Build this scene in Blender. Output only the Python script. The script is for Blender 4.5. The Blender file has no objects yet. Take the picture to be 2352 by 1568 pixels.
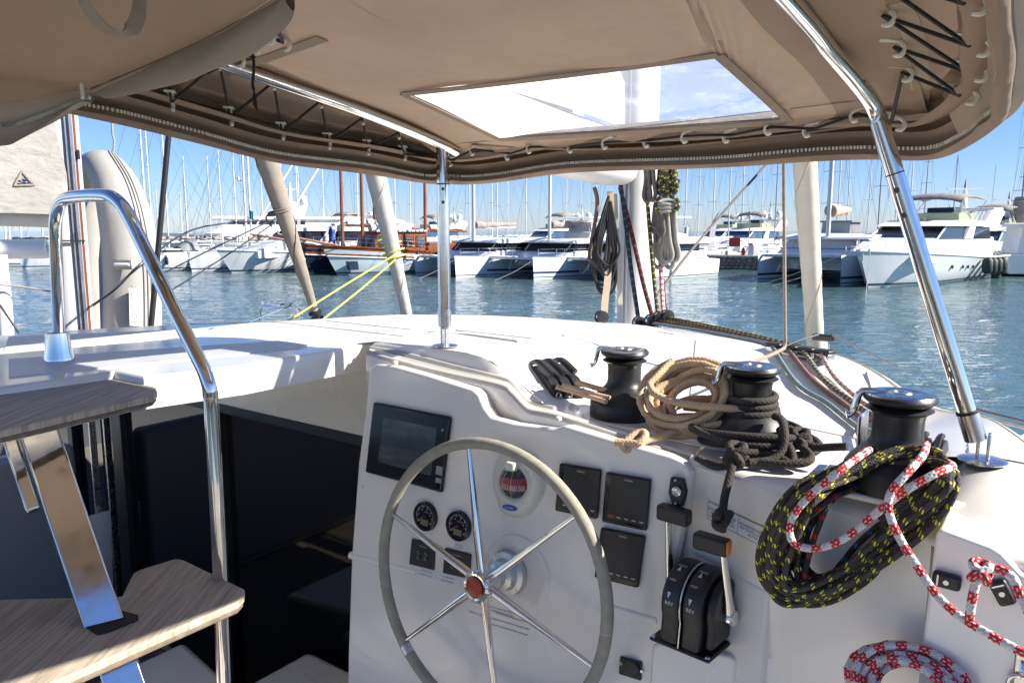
import bpy, bmesh, math, random
from mathutils import Vector as V, Matrix
from math import sin, cos, pi, radians, sqrt, atan2
sc = bpy.context.scene
C = sc.collection
# ---------------------------------------------------------------- camera
EYE = 3.6                       # eye height above the water
FP, HOR = 1750.0, 530.0         # focal length and horizon row on a 2352x1568 reading of the frame
PITCH = math.atan((784 - HOR) / FP)
cam = bpy.data.cameras.new('camera'); cam_o = bpy.data.objects.new('camera', cam); C.objects.link(cam_o)
cam.sensor_width = 36; cam.lens = FP / 2352 * 36; cam.clip_start = .02; cam.clip_end = 20000
cam_o.location = (0, 0, EYE); cam_o.rotation_euler = (pi / 2 - PITCH, 0, 0)
sc.camera = cam_o
# ---------------------------------------------------------------- sky and sun
SUN_AZ, SUN_EL = radians(-12), radians(34.5)
SD = V((cos(SUN_AZ) * cos(SUN_EL), sin(SUN_AZ) * cos(SUN_EL), sin(SUN_EL)))
w = bpy.data.worlds.new('World'); sc.world = w; w.use_nodes = True
wn = w.node_tree.nodes; bgn = wn['Background']
sky = wn.new('ShaderNodeTexSky'); sky.sky_type = 'NISHITA'; sky.sun_disc = False
sky.sun_elevation = SUN_EL; sky.sun_rotation = pi / 2 - SUN_AZ
sky.air_density = 1.0; sky.dust_density = .3; sky.ozone_density = 8.0; sky.altitude = 800
wb = wn.new('ShaderNodeMix'); wb.data_type = 'RGBA'; wb.blend_type = 'MULTIPLY'; wb.inputs[0].default_value = 1; wb.inputs[7].default_value = (.93, .895, 1.0, 1)   # white balance of the daylight
w.node_tree.links.new(sky.outputs[0], wb.inputs[6]); w.node_tree.links.new(wb.outputs[2], bgn.inputs[0]); bgn.inputs[1].default_value = .073
sl = bpy.data.lights.new('sun', 'SUN'); sl.energy = 5.0; sl.angle = radians(.53); sl.color = (1, .935, .84)
so = bpy.data.objects.new('sun', sl); C.objects.link(so); so.rotation_euler = SD.to_track_quat('Z', 'Y').to_euler()
so.location = SD * 60
sc.view_settings.view_transform = 'Standard'; sc.view_settings.look = 'None'
sc.view_settings.exposure = 1.2; sc.view_settings.gamma = 1
sc.cycles.use_denoising = True; sc.cycles.max_bounces = 8; sc.cycles.transparent_max_bounces = 12
sc.cycles.glossy_bounces = 4; sc.cycles.diffuse_bounces = 5
sc.cycles.caustics_reflective = False; sc.cycles.caustics_refractive = False; sc.cycles.sample_clamp_indirect = 6
# ---------------------------------------------------------------- measuring helpers
EV = V((0, 0, EYE)); Z = V((0, 0, 1))
_cp, _sp = cos(PITCH), sin(PITCH)
BETA = radians(36)                                   # heading of the yacht we stand on
S = V((cos(BETA), -sin(BETA), 0)); F = V((sin(BETA), cos(BETA), 0))   # starboard, forward
KT = .1
U = Z * cos(KT) + F * sin(KT)                         # up the reclined helm console
N = S.cross(U); N = N if N.dot(F) < 0 else -N         # out of the console towards the helm
WC = V((-.084, 2.133, -1.033))                        # wheel centre from the eye
KH = .13
def ray(x, y):
    a, v = (x - 1176) / FP, (784 - y) / FP
    return V((a, _cp + v * _sp, -_sp + v * _cp))
def az(x, y, z): r = ray(x, y); return EV + r * (z / r.z)             # on the level z above the eye
def an(x, y, n, c): r = ray(x, y); return EV + r * (c / r.dot(n))
def ak(x, y, off=0.): return an(x, y, N, (WC - N * KH).dot(N) + off)  # on the console face
def au(x, y, u): return an(x, y, F, u)
def a_s(x, y, s): return an(x, y, S, s)
def ad(x, y, d): r = ray(x, y); return EV + r * (d / math.hypot(r.x, r.y))
def aw(x, y): return az(x, y, -EYE)                                   # on the water
def B(s, u, z): return EV + S * s + F * u + Z * z
def sgn(p): q = p - EV; return q.dot(S), q.dot(F), q.z
def lerp(a, b, t): return a + (b - a) * t
def sm(a, b, x):
    t = min(1, max(0, (x - a) / (b - a))); return t * t * (3 - 2 * t)
def spline(pts, n=8, closed=False):
    pts = [V(p) for p in pts]; out = []; m = len(pts)
    if m < 3 and not closed: return pts
    rng = m if closed else m - 1
    for i in range(rng):
        if closed: p0, p1, p2, p3 = pts[i - 1], pts[i], pts[(i + 1) % m], pts[(i + 2) % m]
        else: p0, p1, p2, p3 = pts[max(i - 1, 0)], pts[i], pts[i + 1], pts[min(i + 2, m - 1)]
        for k in range(n):
            t = k / n
            out.append(.5 * ((2 * p1) + (p2 - p0) * t + (2 * p0 - 5 * p1 + 4 * p2 - p3) * t * t + (3 * p1 - p0 - 3 * p2 + p3) * t ** 3))
    if not closed: out.append(pts[-1])
    return out
# ---------------------------------------------------------------- object helpers
def thing(name, label, cat, loc, group=None):
    o = bpy.data.objects.new(name, None); C.objects.link(o); o.location = loc; o.empty_display_size = .1
    o['label'] = label; o['category'] = cat
    if group: o['group'] = group
    return o
def tag(o, label, cat, group=None):
    o['label'] = label; o['category'] = cat
    if group: o['group'] = group
    return o
_wloc = {}
def worldloc(o):
    p = V((0, 0, 0))
    while o: p = p + o.location; o = o.parent
    return p
class G:
    def __init__(s): s.v = []; s.f = []; s.uv = {}
    def add(s, vs, fs, uvs=None):
        b = len(s.v); s.v += [V(p) for p in vs]
        for i, q in enumerate(fs):
            s.f.append([b + k for k in q])
            if uvs: s.uv[len(s.f) - 1] = uvs[i]
        return s
    def box(s, c, X, Y, Zv):
        c, X, Y, Zv = V(c), V(X), V(Y), V(Zv)
        vs = [c + X * i + Y * j + Zv * k for k in (-1, 1) for j in (-1, 1) for i in (-1, 1)]
        return s.add(vs, [(0, 2, 3, 1), (4, 5, 7, 6), (0, 1, 5, 4), (2, 6, 7, 3), (0, 4, 6, 2), (1, 3, 7, 5)])
    def abox(s, lo, hi):
        lo, hi = V(lo), V(hi); h = (hi - lo) / 2
        return s.box((lo + hi) / 2, (h.x, 0, 0), (0, h.y, 0), (0, 0, h.z))
    def prism(s, poly, vec):
        n = len(poly); poly = [V(p) for p in poly]; vec = V(vec)
        fs = [list(range(n))[::-1], list(range(n, 2 * n))] + [(i, (i + 1) % n, n + (i + 1) % n, n + i) for i in range(n)]
        return s.add(poly + [p + vec for p in poly], fs)
    def tube(s, pts, r, n=8, closed=False, cap=True, flat=1.0, up=None):
        pts = [V(p) for p in pts]; m = len(pts)
        rs = r if isinstance(r, (list, tuple)) else [r] * m
        T = []
        for i in range(m):
            a = pts[i - 1] if (i or closed) else pts[i]; b = pts[(i + 1) % m] if (i < m - 1 or closed) else pts[i]
            d = b - a; T.append(d.normalized() if d.length > 1e-9 else (T[-1] if T else Z))
        x = T[0].orthogonal().normalized() if up is None else (V(up) - T[0] * V(up).dot(T[0])).normalized()
        X = [x]
        for i in range(1, m):
            x = X[-1] - T[i] * X[-1].dot(T[i]); x = x.normalized() if x.length > 1e-6 else T[i].orthogonal().normalized(); X.append(x)
        if closed:
            x = X[-1] - T[0] * X[-1].dot(T[0]); x.normalize()
            ang = atan2(T[0].dot(x.cross(X[0])), x.dot(X[0]))
            for i in range(m): X[i] = Matrix.Rotation(ang * i / m, 3, T[i]) @ X[i]
        L = [0]
        for i in range(1, m + (1 if closed else 0)): L.append(L[-1] + (pts[i % m] - pts[i - 1]).length)
        vs = []
        for i in range(m):
            Y = T[i].cross(X[i])
            for k in range(n):
                a = 2 * pi * k / n; vs.append(pts[i] + (X[i] * cos(a) + Y * sin(a) * flat) * rs[i])
        fs, uv = [], []
        for i in range(m if closed else m - 1):
            j = (i + 1) % m
            for k in range(n):
                k2 = (k + 1) % n
                fs.append((i * n + k, i * n + k2, j * n + k2, j * n + k))
                uv.append(((L[i], k / n), (L[i], (k + 1) / n), (L[i + 1], (k + 1) / n), (L[i + 1], k / n)))
        if cap and not closed:
            fs.append(list(range(n))[::-1]); uv.append([(0, 0)] * n)
            fs.append(list(range((m - 1) * n, m * n))); uv.append([(0, 0)] * n)
        return s.add(vs, fs, uv)
    def lathe(s, prof, o, A=Z, n=24, X=None):
        A = V(A).normalized(); o = V(o); X = A.orthogonal().normalized() if X is None else V(X); Y = A.cross(X)
        vs, ring = [], []
        for (r, h) in prof:
            if r < 1e-6: ring.append([len(vs)]); vs.append(o + A * h)
            else:
                ring.append(list(range(len(vs), len(vs) + n)))
                vs += [o + A * h + (X * cos(2 * pi * k / n) + Y * sin(2 * pi * k / n)) * r for k in range(n)]
        fs = []
        for a, b in zip(ring, ring[1:]):
            for k in range(n):
                k2 = (k + 1) % n
                if len(a) == 1 and len(b) == 1: continue
                if len(a) == 1: fs.append((a[0], b[k2], b[k]))
                elif len(b) == 1: fs.append((a[k], a[k2], b[0]))
                else: fs.append((a[k], a[k2], b[k2], b[k]))
        return s.add(vs, fs)
    def sheet(s, rows, closed=False, uvs=False):
        m, n = len(rows), len(rows[0]); vs = [p for r in rows for p in r]; fs = []; uv = []
        for i in range(m - 1):
            for j in range(n if closed else n - 1):
                j2 = (j + 1) % n; fs.append((i * n + j, i * n + j2, (i + 1) * n + j2, (i + 1) * n + j))
                uv.append(((i / (m - 1), j / n), (i / (m - 1), (j + 1) / n), ((i + 1) / (m - 1), (j + 1) / n), ((i + 1) / (m - 1), j / n)))
        return s.add(vs, fs, uv if uvs else None)
    def solid(s, rows, t):
        """a sheet given thickness by the offset vector (or function of the vertex) t"""
        m, n = len(rows), len(rows[0]); off = (lambda p: V(t)) if not callable(t) else t
        top = [p for r in rows for p in r]; vs = top + [p + off(p) for p in top]; k = m * n; fs = []
        for i in range(m - 1):
            for j in range(n - 1):
                a, b, c, d = i * n + j, i * n + j + 1, (i + 1) * n + j + 1, (i + 1) * n + j
                fs += [(a, b, c, d), (k + d, k + c, k + b, k + a)]
        for i in range(m - 1):
            fs += [(i * n, (i + 1) * n, k + (i + 1) * n, k + i * n), ((i + 1) * n - 1, k + (i + 1) * n - 1, k + (i + 2) * n - 1, (i + 2) * n - 1)]
        for j in range(n - 1):
            fs += [(j, k + j, k + j + 1, j + 1), ((m - 1) * n + j, (m - 1) * n + j + 1, k + (m - 1) * n + j + 1, k + (m - 1) * n + j)]
        return s.add(vs, fs)
    def build(s, name, m, parent=None, smooth=35, bevel=0, seg=2, recalc=False, sub=0, origin=None):
        if parent is not None: o0 = worldloc(parent)
        elif origin is not None: o0 = V(origin)
        else:
            lo = [min(p[i] for p in s.v) for i in range(3)]; hi = [max(p[i] for p in s.v) for i in range(3)]
            o0 = V(((lo[0] + hi[0]) / 2, (lo[1] + hi[1]) / 2, lo[2]))
        me = bpy.data.meshes.new(name); me.from_pydata([p - o0 for p in s.v], [], s.f)
        if s.uv:
            ul = me.uv_layers.new(name='UVMap').data
            for pi_, p in enumerate(me.polygons):
                q = s.uv.get(pi_)
                if q:
                    for li, c in zip(p.loop_indices, q): ul[li].uv = c
        if recalc:
            bm = bmesh.new(); bm.from_mesh(me); bmesh.ops.recalc_face_normals(bm, faces=bm.faces); bm.to_mesh(me); bm.free()
        if smooth:
            me.polygons.foreach_set('use_smooth', [True] * len(me.polygons)); me.set_sharp_from_angle(angle=radians(smooth))
        for mm in (m if isinstance(m, (list, tuple)) else [m]): me.materials.append(mm)
        ob = bpy.data.objects.new(name, me); C.objects.link(ob)
        if parent is not None: ob.parent = parent
        else: ob.location = o0
        if bevel:
            b = ob.modifiers.new('bevel', 'BEVEL'); b.width = bevel; b.segments = seg; b.limit_method = 'ANGLE'; b.angle_limit = radians(30)
        if sub:
            b = ob.modifiers.new('sub', 'SUBSURF'); b.levels = sub; b.render_levels = sub
        return ob
def clone(o, parent=None):
    c = o.copy(); C.objects.link(c); c.parent = parent
    for ch in [k for k in bpy.data.objects if k.parent == o]: clone(ch, c)
    return c
def text(name, body, origin, X, Y, h, m, parent, off=.0012, width=None):
    """flat lettering: origin = left end of the baseline, X along the line, Y up, h = cap height"""
    cu = bpy.data.curves.new(name, 'FONT'); cu.body = body; cu.size = h / .73
    o = bpy.data.objects.new(name, cu); C.objects.link(o); bpy.context.view_layer.update()
    me = bpy.data.meshes.new_from_object(o.evaluated_get(bpy.context.evaluated_depsgraph_get()))
    bpy.data.objects.remove(o); X, Y = V(X).normalized(), V(Y).normalized(); n = X.cross(Y)
    xs = [v.co.x for v in me.vertices] or [0]; k = 1
    if width: k = width / max(1e-6, max(xs) - min(xs))
    p0 = V(origin) - (worldloc(parent) if parent else V((0, 0, 0)))
    for v in me.vertices: v.co = p0 + X * (v.co.x * k) + Y * v.co.y + n * off
    me.materials.append(m); ob = bpy.data.objects.new(name, me); C.objects.link(ob)
    if parent: ob.parent = parent
    return ob
# ---------------------------------------------------------------- materials
def nt_new(name):
    m = bpy.data.materials.new(name); m.use_nodes = True
    return m, m.node_tree, m.node_tree.nodes['Principled BSDF']
def nd(nt, typ, **kw):
    n = nt.nodes.new(typ)
    for k, v in kw.items():
        if k.startswith('i_'):
            key = k[2:]; key = int(key) if key.isdigit() else key
            if hasattr(v, 'links') or isinstance(v, bpy.types.NodeSocket): nt.links.new(v, n.inputs[key])
            else: n.inputs[key].default_value = v
        else: setattr(n, k, v)
    return n
def mth(nt, op, a, b=None, c=None):
    n = nt.nodes.new('ShaderNodeMath'); n.operation = op
    for i, v in enumerate((a, b, c)):
        if v is None: continue
        if isinstance(v, bpy.types.NodeSocket): nt.links.new(v, n.inputs[i])
        else: n.inputs[i].default_value = v
    return n.outputs[0]
def mixc(nt, f, a, b):
    n = nt.nodes.new('ShaderNodeMix'); n.data_type = 'RGBA'
    for key, v in ((0, f), (6, a), (7, b)):
        if isinstance(v, bpy.types.NodeSocket): nt.links.new(v, n.inputs[key])
        else: n.inputs[key].default_value = (*v, 1) if isinstance(v, tuple) and len(v) == 3 else v
    return n.outputs[2]
def noise(nt, scale, detail=3, rough=.55, stretch=None, coord='Object'):
    tc = nt.nodes.new('ShaderNodeTexCoord'); out = tc.outputs[coord]
    if stretch:
        mp = nt.nodes.new('ShaderNodeMapping'); nt.links.new(out, mp.inputs[0]); mp.inputs['Scale'].default_value = stretch; out = mp.outputs[0]
    n = nd(nt, 'ShaderNodeTexNoise', i_Vector=out, i_Scale=scale, i_Detail=detail, i_Roughness=rough)
    return n.outputs['Fac']
def ramp(nt, f, a, b):
    return mth(nt, 'SMOOTHSTEP', f, a, b) if False else nd(nt, 'ShaderNodeMapRange', i_Value=f, i_1=a, i_2=b, interpolation_type='SMOOTHSTEP').outputs[0]
def bump(nt, bs, h, strength, dist):
    b = nd(nt, 'ShaderNodeBump', i_Height=h, i_Strength=strength, i_Distance=dist); nt.links.new(b.outputs[0], bs.inputs['Normal']); return b
def mk(name, col, rough=.5, metal=0, var=.06, vs=4., coat=0, bmp=None, spec=.5, rv=0, stretch=None):
    m, nt, bs = nt_new(name)
    f = noise(nt, vs, 4, stretch=stretch); g = ramp(nt, f, .3, .75)
    dark = tuple(c * (1 - var) for c in col); lite = tuple(min(1, c * (1 + var * .5)) for c in col)
    nt.links.new(mixc(nt, g, dark, lite), bs.inputs['Base Color'])
    bs.inputs['Metallic'].default_value = metal; bs.inputs['Specular IOR Level'].default_value = spec
    if rv:
        r = nd(nt, 'ShaderNodeMapRange', i_Value=noise(nt, vs * 3, 3), i_1=.3, i_2=.7, i_3=max(.01, rough - rv), i_4=rough + rv).outputs[0]
        nt.links.new(r, bs.inputs['Roughness'])
    else: bs.inputs['Roughness'].default_value = rough
    if coat: bs.inputs['Coat Weight'].default_value = coat; bs.inputs['Coat Roughness'].default_value = .06
    if bmp: bump(nt, bs, noise(nt, bmp[0], 3, stretch=stretch), bmp[1], bmp[2])
    return m
M = {}
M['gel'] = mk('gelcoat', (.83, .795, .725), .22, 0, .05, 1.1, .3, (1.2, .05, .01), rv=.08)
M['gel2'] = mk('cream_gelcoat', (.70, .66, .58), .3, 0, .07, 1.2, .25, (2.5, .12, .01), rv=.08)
M['hull'] = mk('hull_paint', (.74, .755, .77), .22, 0, .05, .4, .3)
M['hullb'] = mk('bluish_hull_paint', (.56, .66, .70), .22, 0, .06, .4, .3)
M['white'] = mk('white_paint', (.78, .78, .77), .35, 0, .05, .6)
M['offwhite'] = mk('offwhite_paint', (.68, .66, .61), .4, 0, .08, .8)
M['navy'] = mk('navy_paint', (.018, .026, .05), .22, 0, .2, .6, .3)
M['stripe'] = mk('boot_stripe', (.03, .045, .10), .4, 0, .2, 1)
M['antifoul'] = mk('antifouling', (.035, .05, .07), .7, 0, .3, 2)
M['steel'] = mk('stainless_steel', (.78, .77, .75), .09, 1, .05, 9, 0, None, rv=.05)
M['satin'] = mk('satin_steel', (.62, .61, .6), .28, 1, .06, 12, rv=.08)
M['alu'] = mk('silver_aluminium', (.62, .63, .64), .38, 1, .06, 3, rv=.06)
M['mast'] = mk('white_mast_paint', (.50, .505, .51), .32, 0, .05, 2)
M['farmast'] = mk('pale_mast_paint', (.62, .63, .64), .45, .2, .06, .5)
M['greymast'] = mk('grey_mast_paint', (.30, .31, .32), .45, .3, .06, .5)
M['wire'] = mk('rigging_wire', (.10, .10, .11), .4, .7, .1, 3)
M['black'] = mk('black_plastic', (.017, .017, .018), .42, 0, .25, 20, 0, (160, .15, .0006))
M['gloss'] = mk('gloss_black', (.008, .008, .009), .12, 0, .2, 10)
M['winch'] = mk('anodised_black', (.02, .02, .022), .42, .25, .25, 25, 0, (300, .1, .0004), rv=.07)
M['rubber'] = mk('black_rubber', (.015, .015, .016), .75, 0, .3, 12)
M['gasket'] = mk('grey_gasket', (.42, .41, .38), .55, 0, .12, 14)
M['suede'] = mk('grey_suede', (.33, .31, .245), .85, 0, .14, 30, 0, (220, .35, .0012))
M['red'] = mk('red_enamel', (.36, .03, .012), .35, 0, .3, 30, .3)
M['orange'] = mk('orange_plastic', (.75, .20, .02), .4)
M['redp'] = mk('red_paint', (.42, .03, .03), .5)
M['hook'] = mk('white_nylon', (.72, .70, .62), .4, 0, .1, 40)
M['compass'] = mk('ivory_plastic', (.70, .68, .58), .35, 0, .06, 20)
M['ink'] = mk('black_print', (.02, .02, .022), .6)
M['wink'] = mk('white_print', (.62, .62, .62), .6)
M['paper'] = mk('white_label', (.74, .74, .76), .4)
M['wood'] = mk('varnished_wood', (.26, .075, .02), .3, 0, .35, 1.2, .4, stretch=(1, 1, 6))
M['woodd'] = mk('dark_varnished_wood', (.12, .032, .012), .35, 0, .3, 1.2, .3)
M['woodm'] = mk('wooden_spar', (.24, .07, .03), .4, 0, .25, .8, .2)
M['tint'] = mk('tinted_glass', (.018, .02, .028), .06, 0, .2, 1)
M['bluetint'] = mk('blue_tinted_glass', (.06, .10, .17), .06, 0, .2, 1)
M['cover'] = mk('grey_sail_cover', (.30, .275, .245), .85, 0, .2, 3, 0, (5, .5, .05))
M['peach'] = mk('peach_sail_cover', (.55, .40, .29), .85, 0, .15, 3, 0, (4, .5, .05))
M['sailw'] = mk('white_sailcloth', (.68, .67, .63), .8, 0, .1, 2, 0, (4, .5, .06))
M['lifeb'] = mk('orange_lifebuoy', (.62, .12, .03), .5)
M['fender'] = mk('navy_fender', (.015, .02, .045), .5)
M['gfender'] = mk('dark_green_fender', (.018, .03, .026), .6)
M['yellow'] = mk('yellow_rope', (.62, .60, .10), .7, bmp=(400, .4, .001))
M['strap'] = mk('tan_webbing', (.55, .43, .30), .85, 0, .12, 20, 0, (150, .3, .001))
M['cream'] = mk('cream_furling_cloth', (.62, .565, .46), .8, 0, .1, 3, 0, (9, .4, .012))
M['taupe'] = mk('taupe_furling_cloth', (.285, .25, .205), .85, 0, .14, 3, 0, (9, .5, .015))
M['lgrey'] = mk('light_grey_furling_cloth', (.50, .48, .44), .85, 0, .12, 3, 0, (9, .5, .015))
M['hypalon'] = mk('light_grey_hypalon', (.38, .37, .345), .5, 0, .09, 3, 0, (4, .3, .03))
M['hypalond'] = mk('grey_hypalon', (.30, .295, .28), .6, 0, .1, 3)
M['flagr'] = mk('red_flag_cloth', (.55, .06, .03), .8)
M['flagw'] = mk('white_flag_cloth', (.75, .75, .75), .8)
M['flagb'] = mk('blue_flag_cloth', (.05, .12, .45), .8)
M['flagt'] = mk('teal_flag_cloth', (.03, .35, .40), .8)
M['concrete'] = mk('quay_concrete', (.42, .39, .35), .85, 0, .2, .7, 0, (6, .6, .04))
M['mortar'] = mk('quay_mortar', (.27, .245, .22), .9, 0, .2, 2)
for i, c in enumerate([(.33, .27, .235), (.27, .235, .205), (.38, .30, .25), (.24, .22, .205), (.35, .25, .21)]):
    M['stone%d' % i] = mk('quay_stone_%d' % i, c, .85, 0, .25, 3, 0, (8, .6, .03))
def m_nonskid():
    m, nt, bs = nt_new('nonskid_gelcoat')
    tc = nd(nt, 'ShaderNodeTexCoord'); mp = nd(nt, 'ShaderNodeMapping', i_0=tc.outputs['Object'])
    mp.inputs['Rotation'].default_value = (0, 0, BETA + pi / 4); mp.inputs['Scale'].default_value = (1, 1, .02)
    vo = nd(nt, 'ShaderNodeTexVoronoi', i_Vector=mp.outputs[0], i_Scale=95., i_Randomness=0.)
    h = ramp(nt, vo.outputs['Distance'], .52, .2)
    g = ramp(nt, noise(nt, 1.7, 4), .3, .75)
    c = mixc(nt, g, (.68, .665, .63), (.78, .76, .71)); c2 = mixc(nt, mth(nt, 'MULTIPLY', h, .16), c, (.45, .46, .48))
    nt.links.new(c2, bs.inputs['Base Color']); bs.inputs['Roughness'].default_value = .42
    bump(nt, bs, h, .7, .0018); return m
M['nonskid'] = m_nonskid()
def m_cloth(name, col, trans, var=.12, wr=.25, wscale=3.0, weave=900.):
    m, nt, bs = nt_new(name); f = ramp(nt, noise(nt, 2.2, 5), .3, .72)
    f2 = ramp(nt, noise(nt, 26, 3), .35, .7)
    c = mixc(nt, f, tuple(x * (1 - var) for x in col), tuple(min(1, x * (1 + var * .4)) for x in col))
    c = mixc(nt, mth(nt, 'MULTIPLY', f2, .10), c, tuple(x * .6 for x in col))
    nt.links.new(c, bs.inputs['Base Color']); bs.inputs['Roughness'].default_value = .9; bs.inputs['Specular IOR Level'].default_value = .15
    hh = mth(nt, 'ADD', mth(nt, 'MULTIPLY', noise(nt, wscale, 4, .6, (1, 1, 2.0)), 1.), mth(nt, 'MULTIPLY', noise(nt, weave, 1), .012))
    bump(nt, bs, hh, wr, .05)
    if trans:
        tr = nd(nt, 'ShaderNodeBsdfTranslucent'); nt.links.new(c, tr.inputs[0])
        mx = nd(nt, 'ShaderNodeMixShader', i_0=trans, i_1=bs.outputs[0], i_2=tr.outputs[0])
        nt.links.new(mx.outputs[0], nt.nodes['Material Output'].inputs[0])
    return m
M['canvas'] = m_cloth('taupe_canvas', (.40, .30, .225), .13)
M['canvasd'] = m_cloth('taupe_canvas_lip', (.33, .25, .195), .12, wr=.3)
M['canvasg'] = m_cloth('grey_canvas_roll', (.33, .28, .23), .10, wr=.3)
M['canvast'] = m_cloth('binding_tape', (.40, .33, .27), .2)
M['canvasl'] = m_cloth('pale_canvas', (.58, .48, .38), .3)
M['sailbag'] = m_cloth('pale_grey_sail_bag', (.32, .31, .29), .05, .14, 1.0, 2.4)
def m_rope(name, base, flecks=(), dark=.55, braid=True, pitch=.012):
    """flecks: (colour, along-period, duty, around-count, around-duty, shift)"""
    m, nt, bs = nt_new(name); uv = nd(nt, 'ShaderNodeUVMap'); sp = nd(nt, 'ShaderNodeSeparateXYZ', i_0=uv.outputs[0])
    l, a = sp.outputs[0], sp.outputs[1]
    p = mth(nt, 'MULTIPLY', l, 2 * pi / pitch); q = mth(nt, 'MULTIPLY', a, 2 * pi * 5)
    d1 = mth(nt, 'SINE', mth(nt, 'ADD', p, q)); d2 = mth(nt, 'SINE', mth(nt, 'SUBTRACT', p, q))
    h = mth(nt, 'MULTIPLY_ADD', mth(nt, 'MAXIMUM', d1, d2), .5, .5)
    g = ramp(nt, noise(nt, 30, 3), .3, .7)
    c = mixc(nt, g, tuple(x * .82 for x in base), base)
    for (fc, per, du, cnt, adu, sh) in flecks:
        fl = mth(nt, 'FRACT', mth(nt, 'ADD', mth(nt, 'DIVIDE', l, per), mth(nt, 'MULTIPLY_ADD', a, .12, sh)))
        fa = mth(nt, 'FRACT', mth(nt, 'MULTIPLY_ADD', a, float(cnt), mth(nt, 'DIVIDE', l, pitch * 1.5)))
        if adu < 0:      # solid section with pale dots
            dots = mth(nt, 'MULTIPLY', mth(nt, 'LESS_THAN', mth(nt, 'FRACT', mth(nt, 'MULTIPLY', a, float(cnt))), .42), mth(nt, 'LESS_THAN', mth(nt, 'FRACT', mth(nt, 'ADD', mth(nt, 'DIVIDE', l, .011), mth(nt, 'MULTIPLY', mth(nt, 'FLOOR', mth(nt, 'MULTIPLY', a, float(cnt))), .5))), .5))
            k = mth(nt, 'MULTIPLY', mth(nt, 'LESS_THAN', fl, du), mth(nt, 'SUBTRACT', 1., dots))
        else: k = mth(nt, 'MULTIPLY', mth(nt, 'LESS_THAN', fl, du), mth(nt, 'LESS_THAN', fa, adu))
        c = mixc(nt, k, c, fc)
    sh = mixc(nt, h, tuple(x * dark for x in (1, 1, 1)), (1, 1, 1))
    mu = nd(nt, 'ShaderNodeMix', data_type='RGBA', blend_type='MULTIPLY'); mu.inputs[0].default_value = .55
    nt.links.new(c, mu.inputs[6]); nt.links.new(sh, mu.inputs[7])
    nt.links.new(mu.outputs[2], bs.inputs['Base Color']); bs.inputs['Roughness'].default_value = .8
    bs.inputs['Specular IOR Level'].default_value = .25
    bump(nt, bs, h, .8, .0012); return m
M['r_tan'] = m_rope('tan_rope', (.66, .47, .29))
M['r_tans'] = m_rope('thin_tan_rope', (.42, .33, .25), pitch=.006)
M['r_grey'] = m_rope('charcoal_rope', (.062, .054, .047))
YL, RD, BL, GN = (.72, .70, .07), (.62, .03, .035), (.03, .22, .55), (.45, .45, .30)
M['r_yel'] = m_rope('black_yellow_rope', (.075, .066, .056), [(YL, .040, .22, 5, .5, 0.)])
M['r_redf'] = m_rope('black_red_rope', (.048, .042, .038), [(RD, .045, .25, 5, .55, 0.)])
M['r_bluf'] = m_rope('black_blue_rope', (.044, .042, .040), [(BL, .045, .25, 5, .5, 0.)])
M['r_rw'] = m_rope('white_red_rope', (.70, .68, .66), [(RD, .042, .5, 7, -1, 0.)])
M['r_blu'] = m_rope('grey_blue_rope', (.20, .22, .22), [((.10, .30, .36), .03, .4, 4, .5, 0.)])
M['r_mar'] = m_rope('maroon_grey_rope', (.22, .16, .15), [((.36, .12, .10), .03, .35, 4, .5, 0.)])
M['r_olv'] = m_rope('olive_white_rope', (.16, .15, .11), [((.62, .61, .52), .022, .4, 4, .5, 0.)])
M['r_pnk'] = m_rope('pink_white_rope', (.60, .54, .51), [(RD, .03, .4, 4, .5, 0.)])
M['r_lgry'] = m_rope('pale_grey_rope', (.34, .33, .30))
M['r_mgry'] = m_rope('brownish_grey_rope', (.16, .14, .13))
M['cord'] = mk('black_shock_cord', (.012, .012, .013), .7, 0, .3, 60)
def m_teak():
    m, nt, bs = nt_new('weathered_teak')
    f = ramp(nt, noise(nt, 9, 6, .7, (1, 1, 1)), .3, .7); tc = nd(nt, 'ShaderNodeTexCoord'); mp = nd(nt, 'ShaderNodeMapping', i_0=tc.outputs['Object'])
    mp.inputs['Rotation'].default_value = (0, 0, BETA); mp.inputs['Scale'].default_value = (140, 5, 4)
    g = nd(nt, 'ShaderNodeTexNoise', i_Vector=mp.outputs[0], i_Scale=1., i_Detail=5., i_Roughness=.65).outputs['Fac']
    c = mixc(nt, ramp(nt, g, .32, .68), (.30, .24, .18), (.58, .485, .375)); c = mixc(nt, mth(nt, 'MULTIPLY', f, .3), c, (.36, .31, .25))
    nt.links.new(c, bs.inputs['Base Color']); bs.inputs['Roughness'].default_value = .75
    bump(nt, bs, g, .3, .001); return m
M['teak'] = m_teak()
def m_doorglass():
    m, nt, bs = nt_new('dark_door_glass'); bs.inputs['Base Color'].default_value = (.006, .006, .007, 1)
    bs.inputs['Roughness'].default_value = .02; bs.inputs['IOR'].default_value = 1.5
    bump(nt, bs, noise(nt, 1.3, 2), .02, .01); return m
M['glass'] = m_doorglass()
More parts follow.
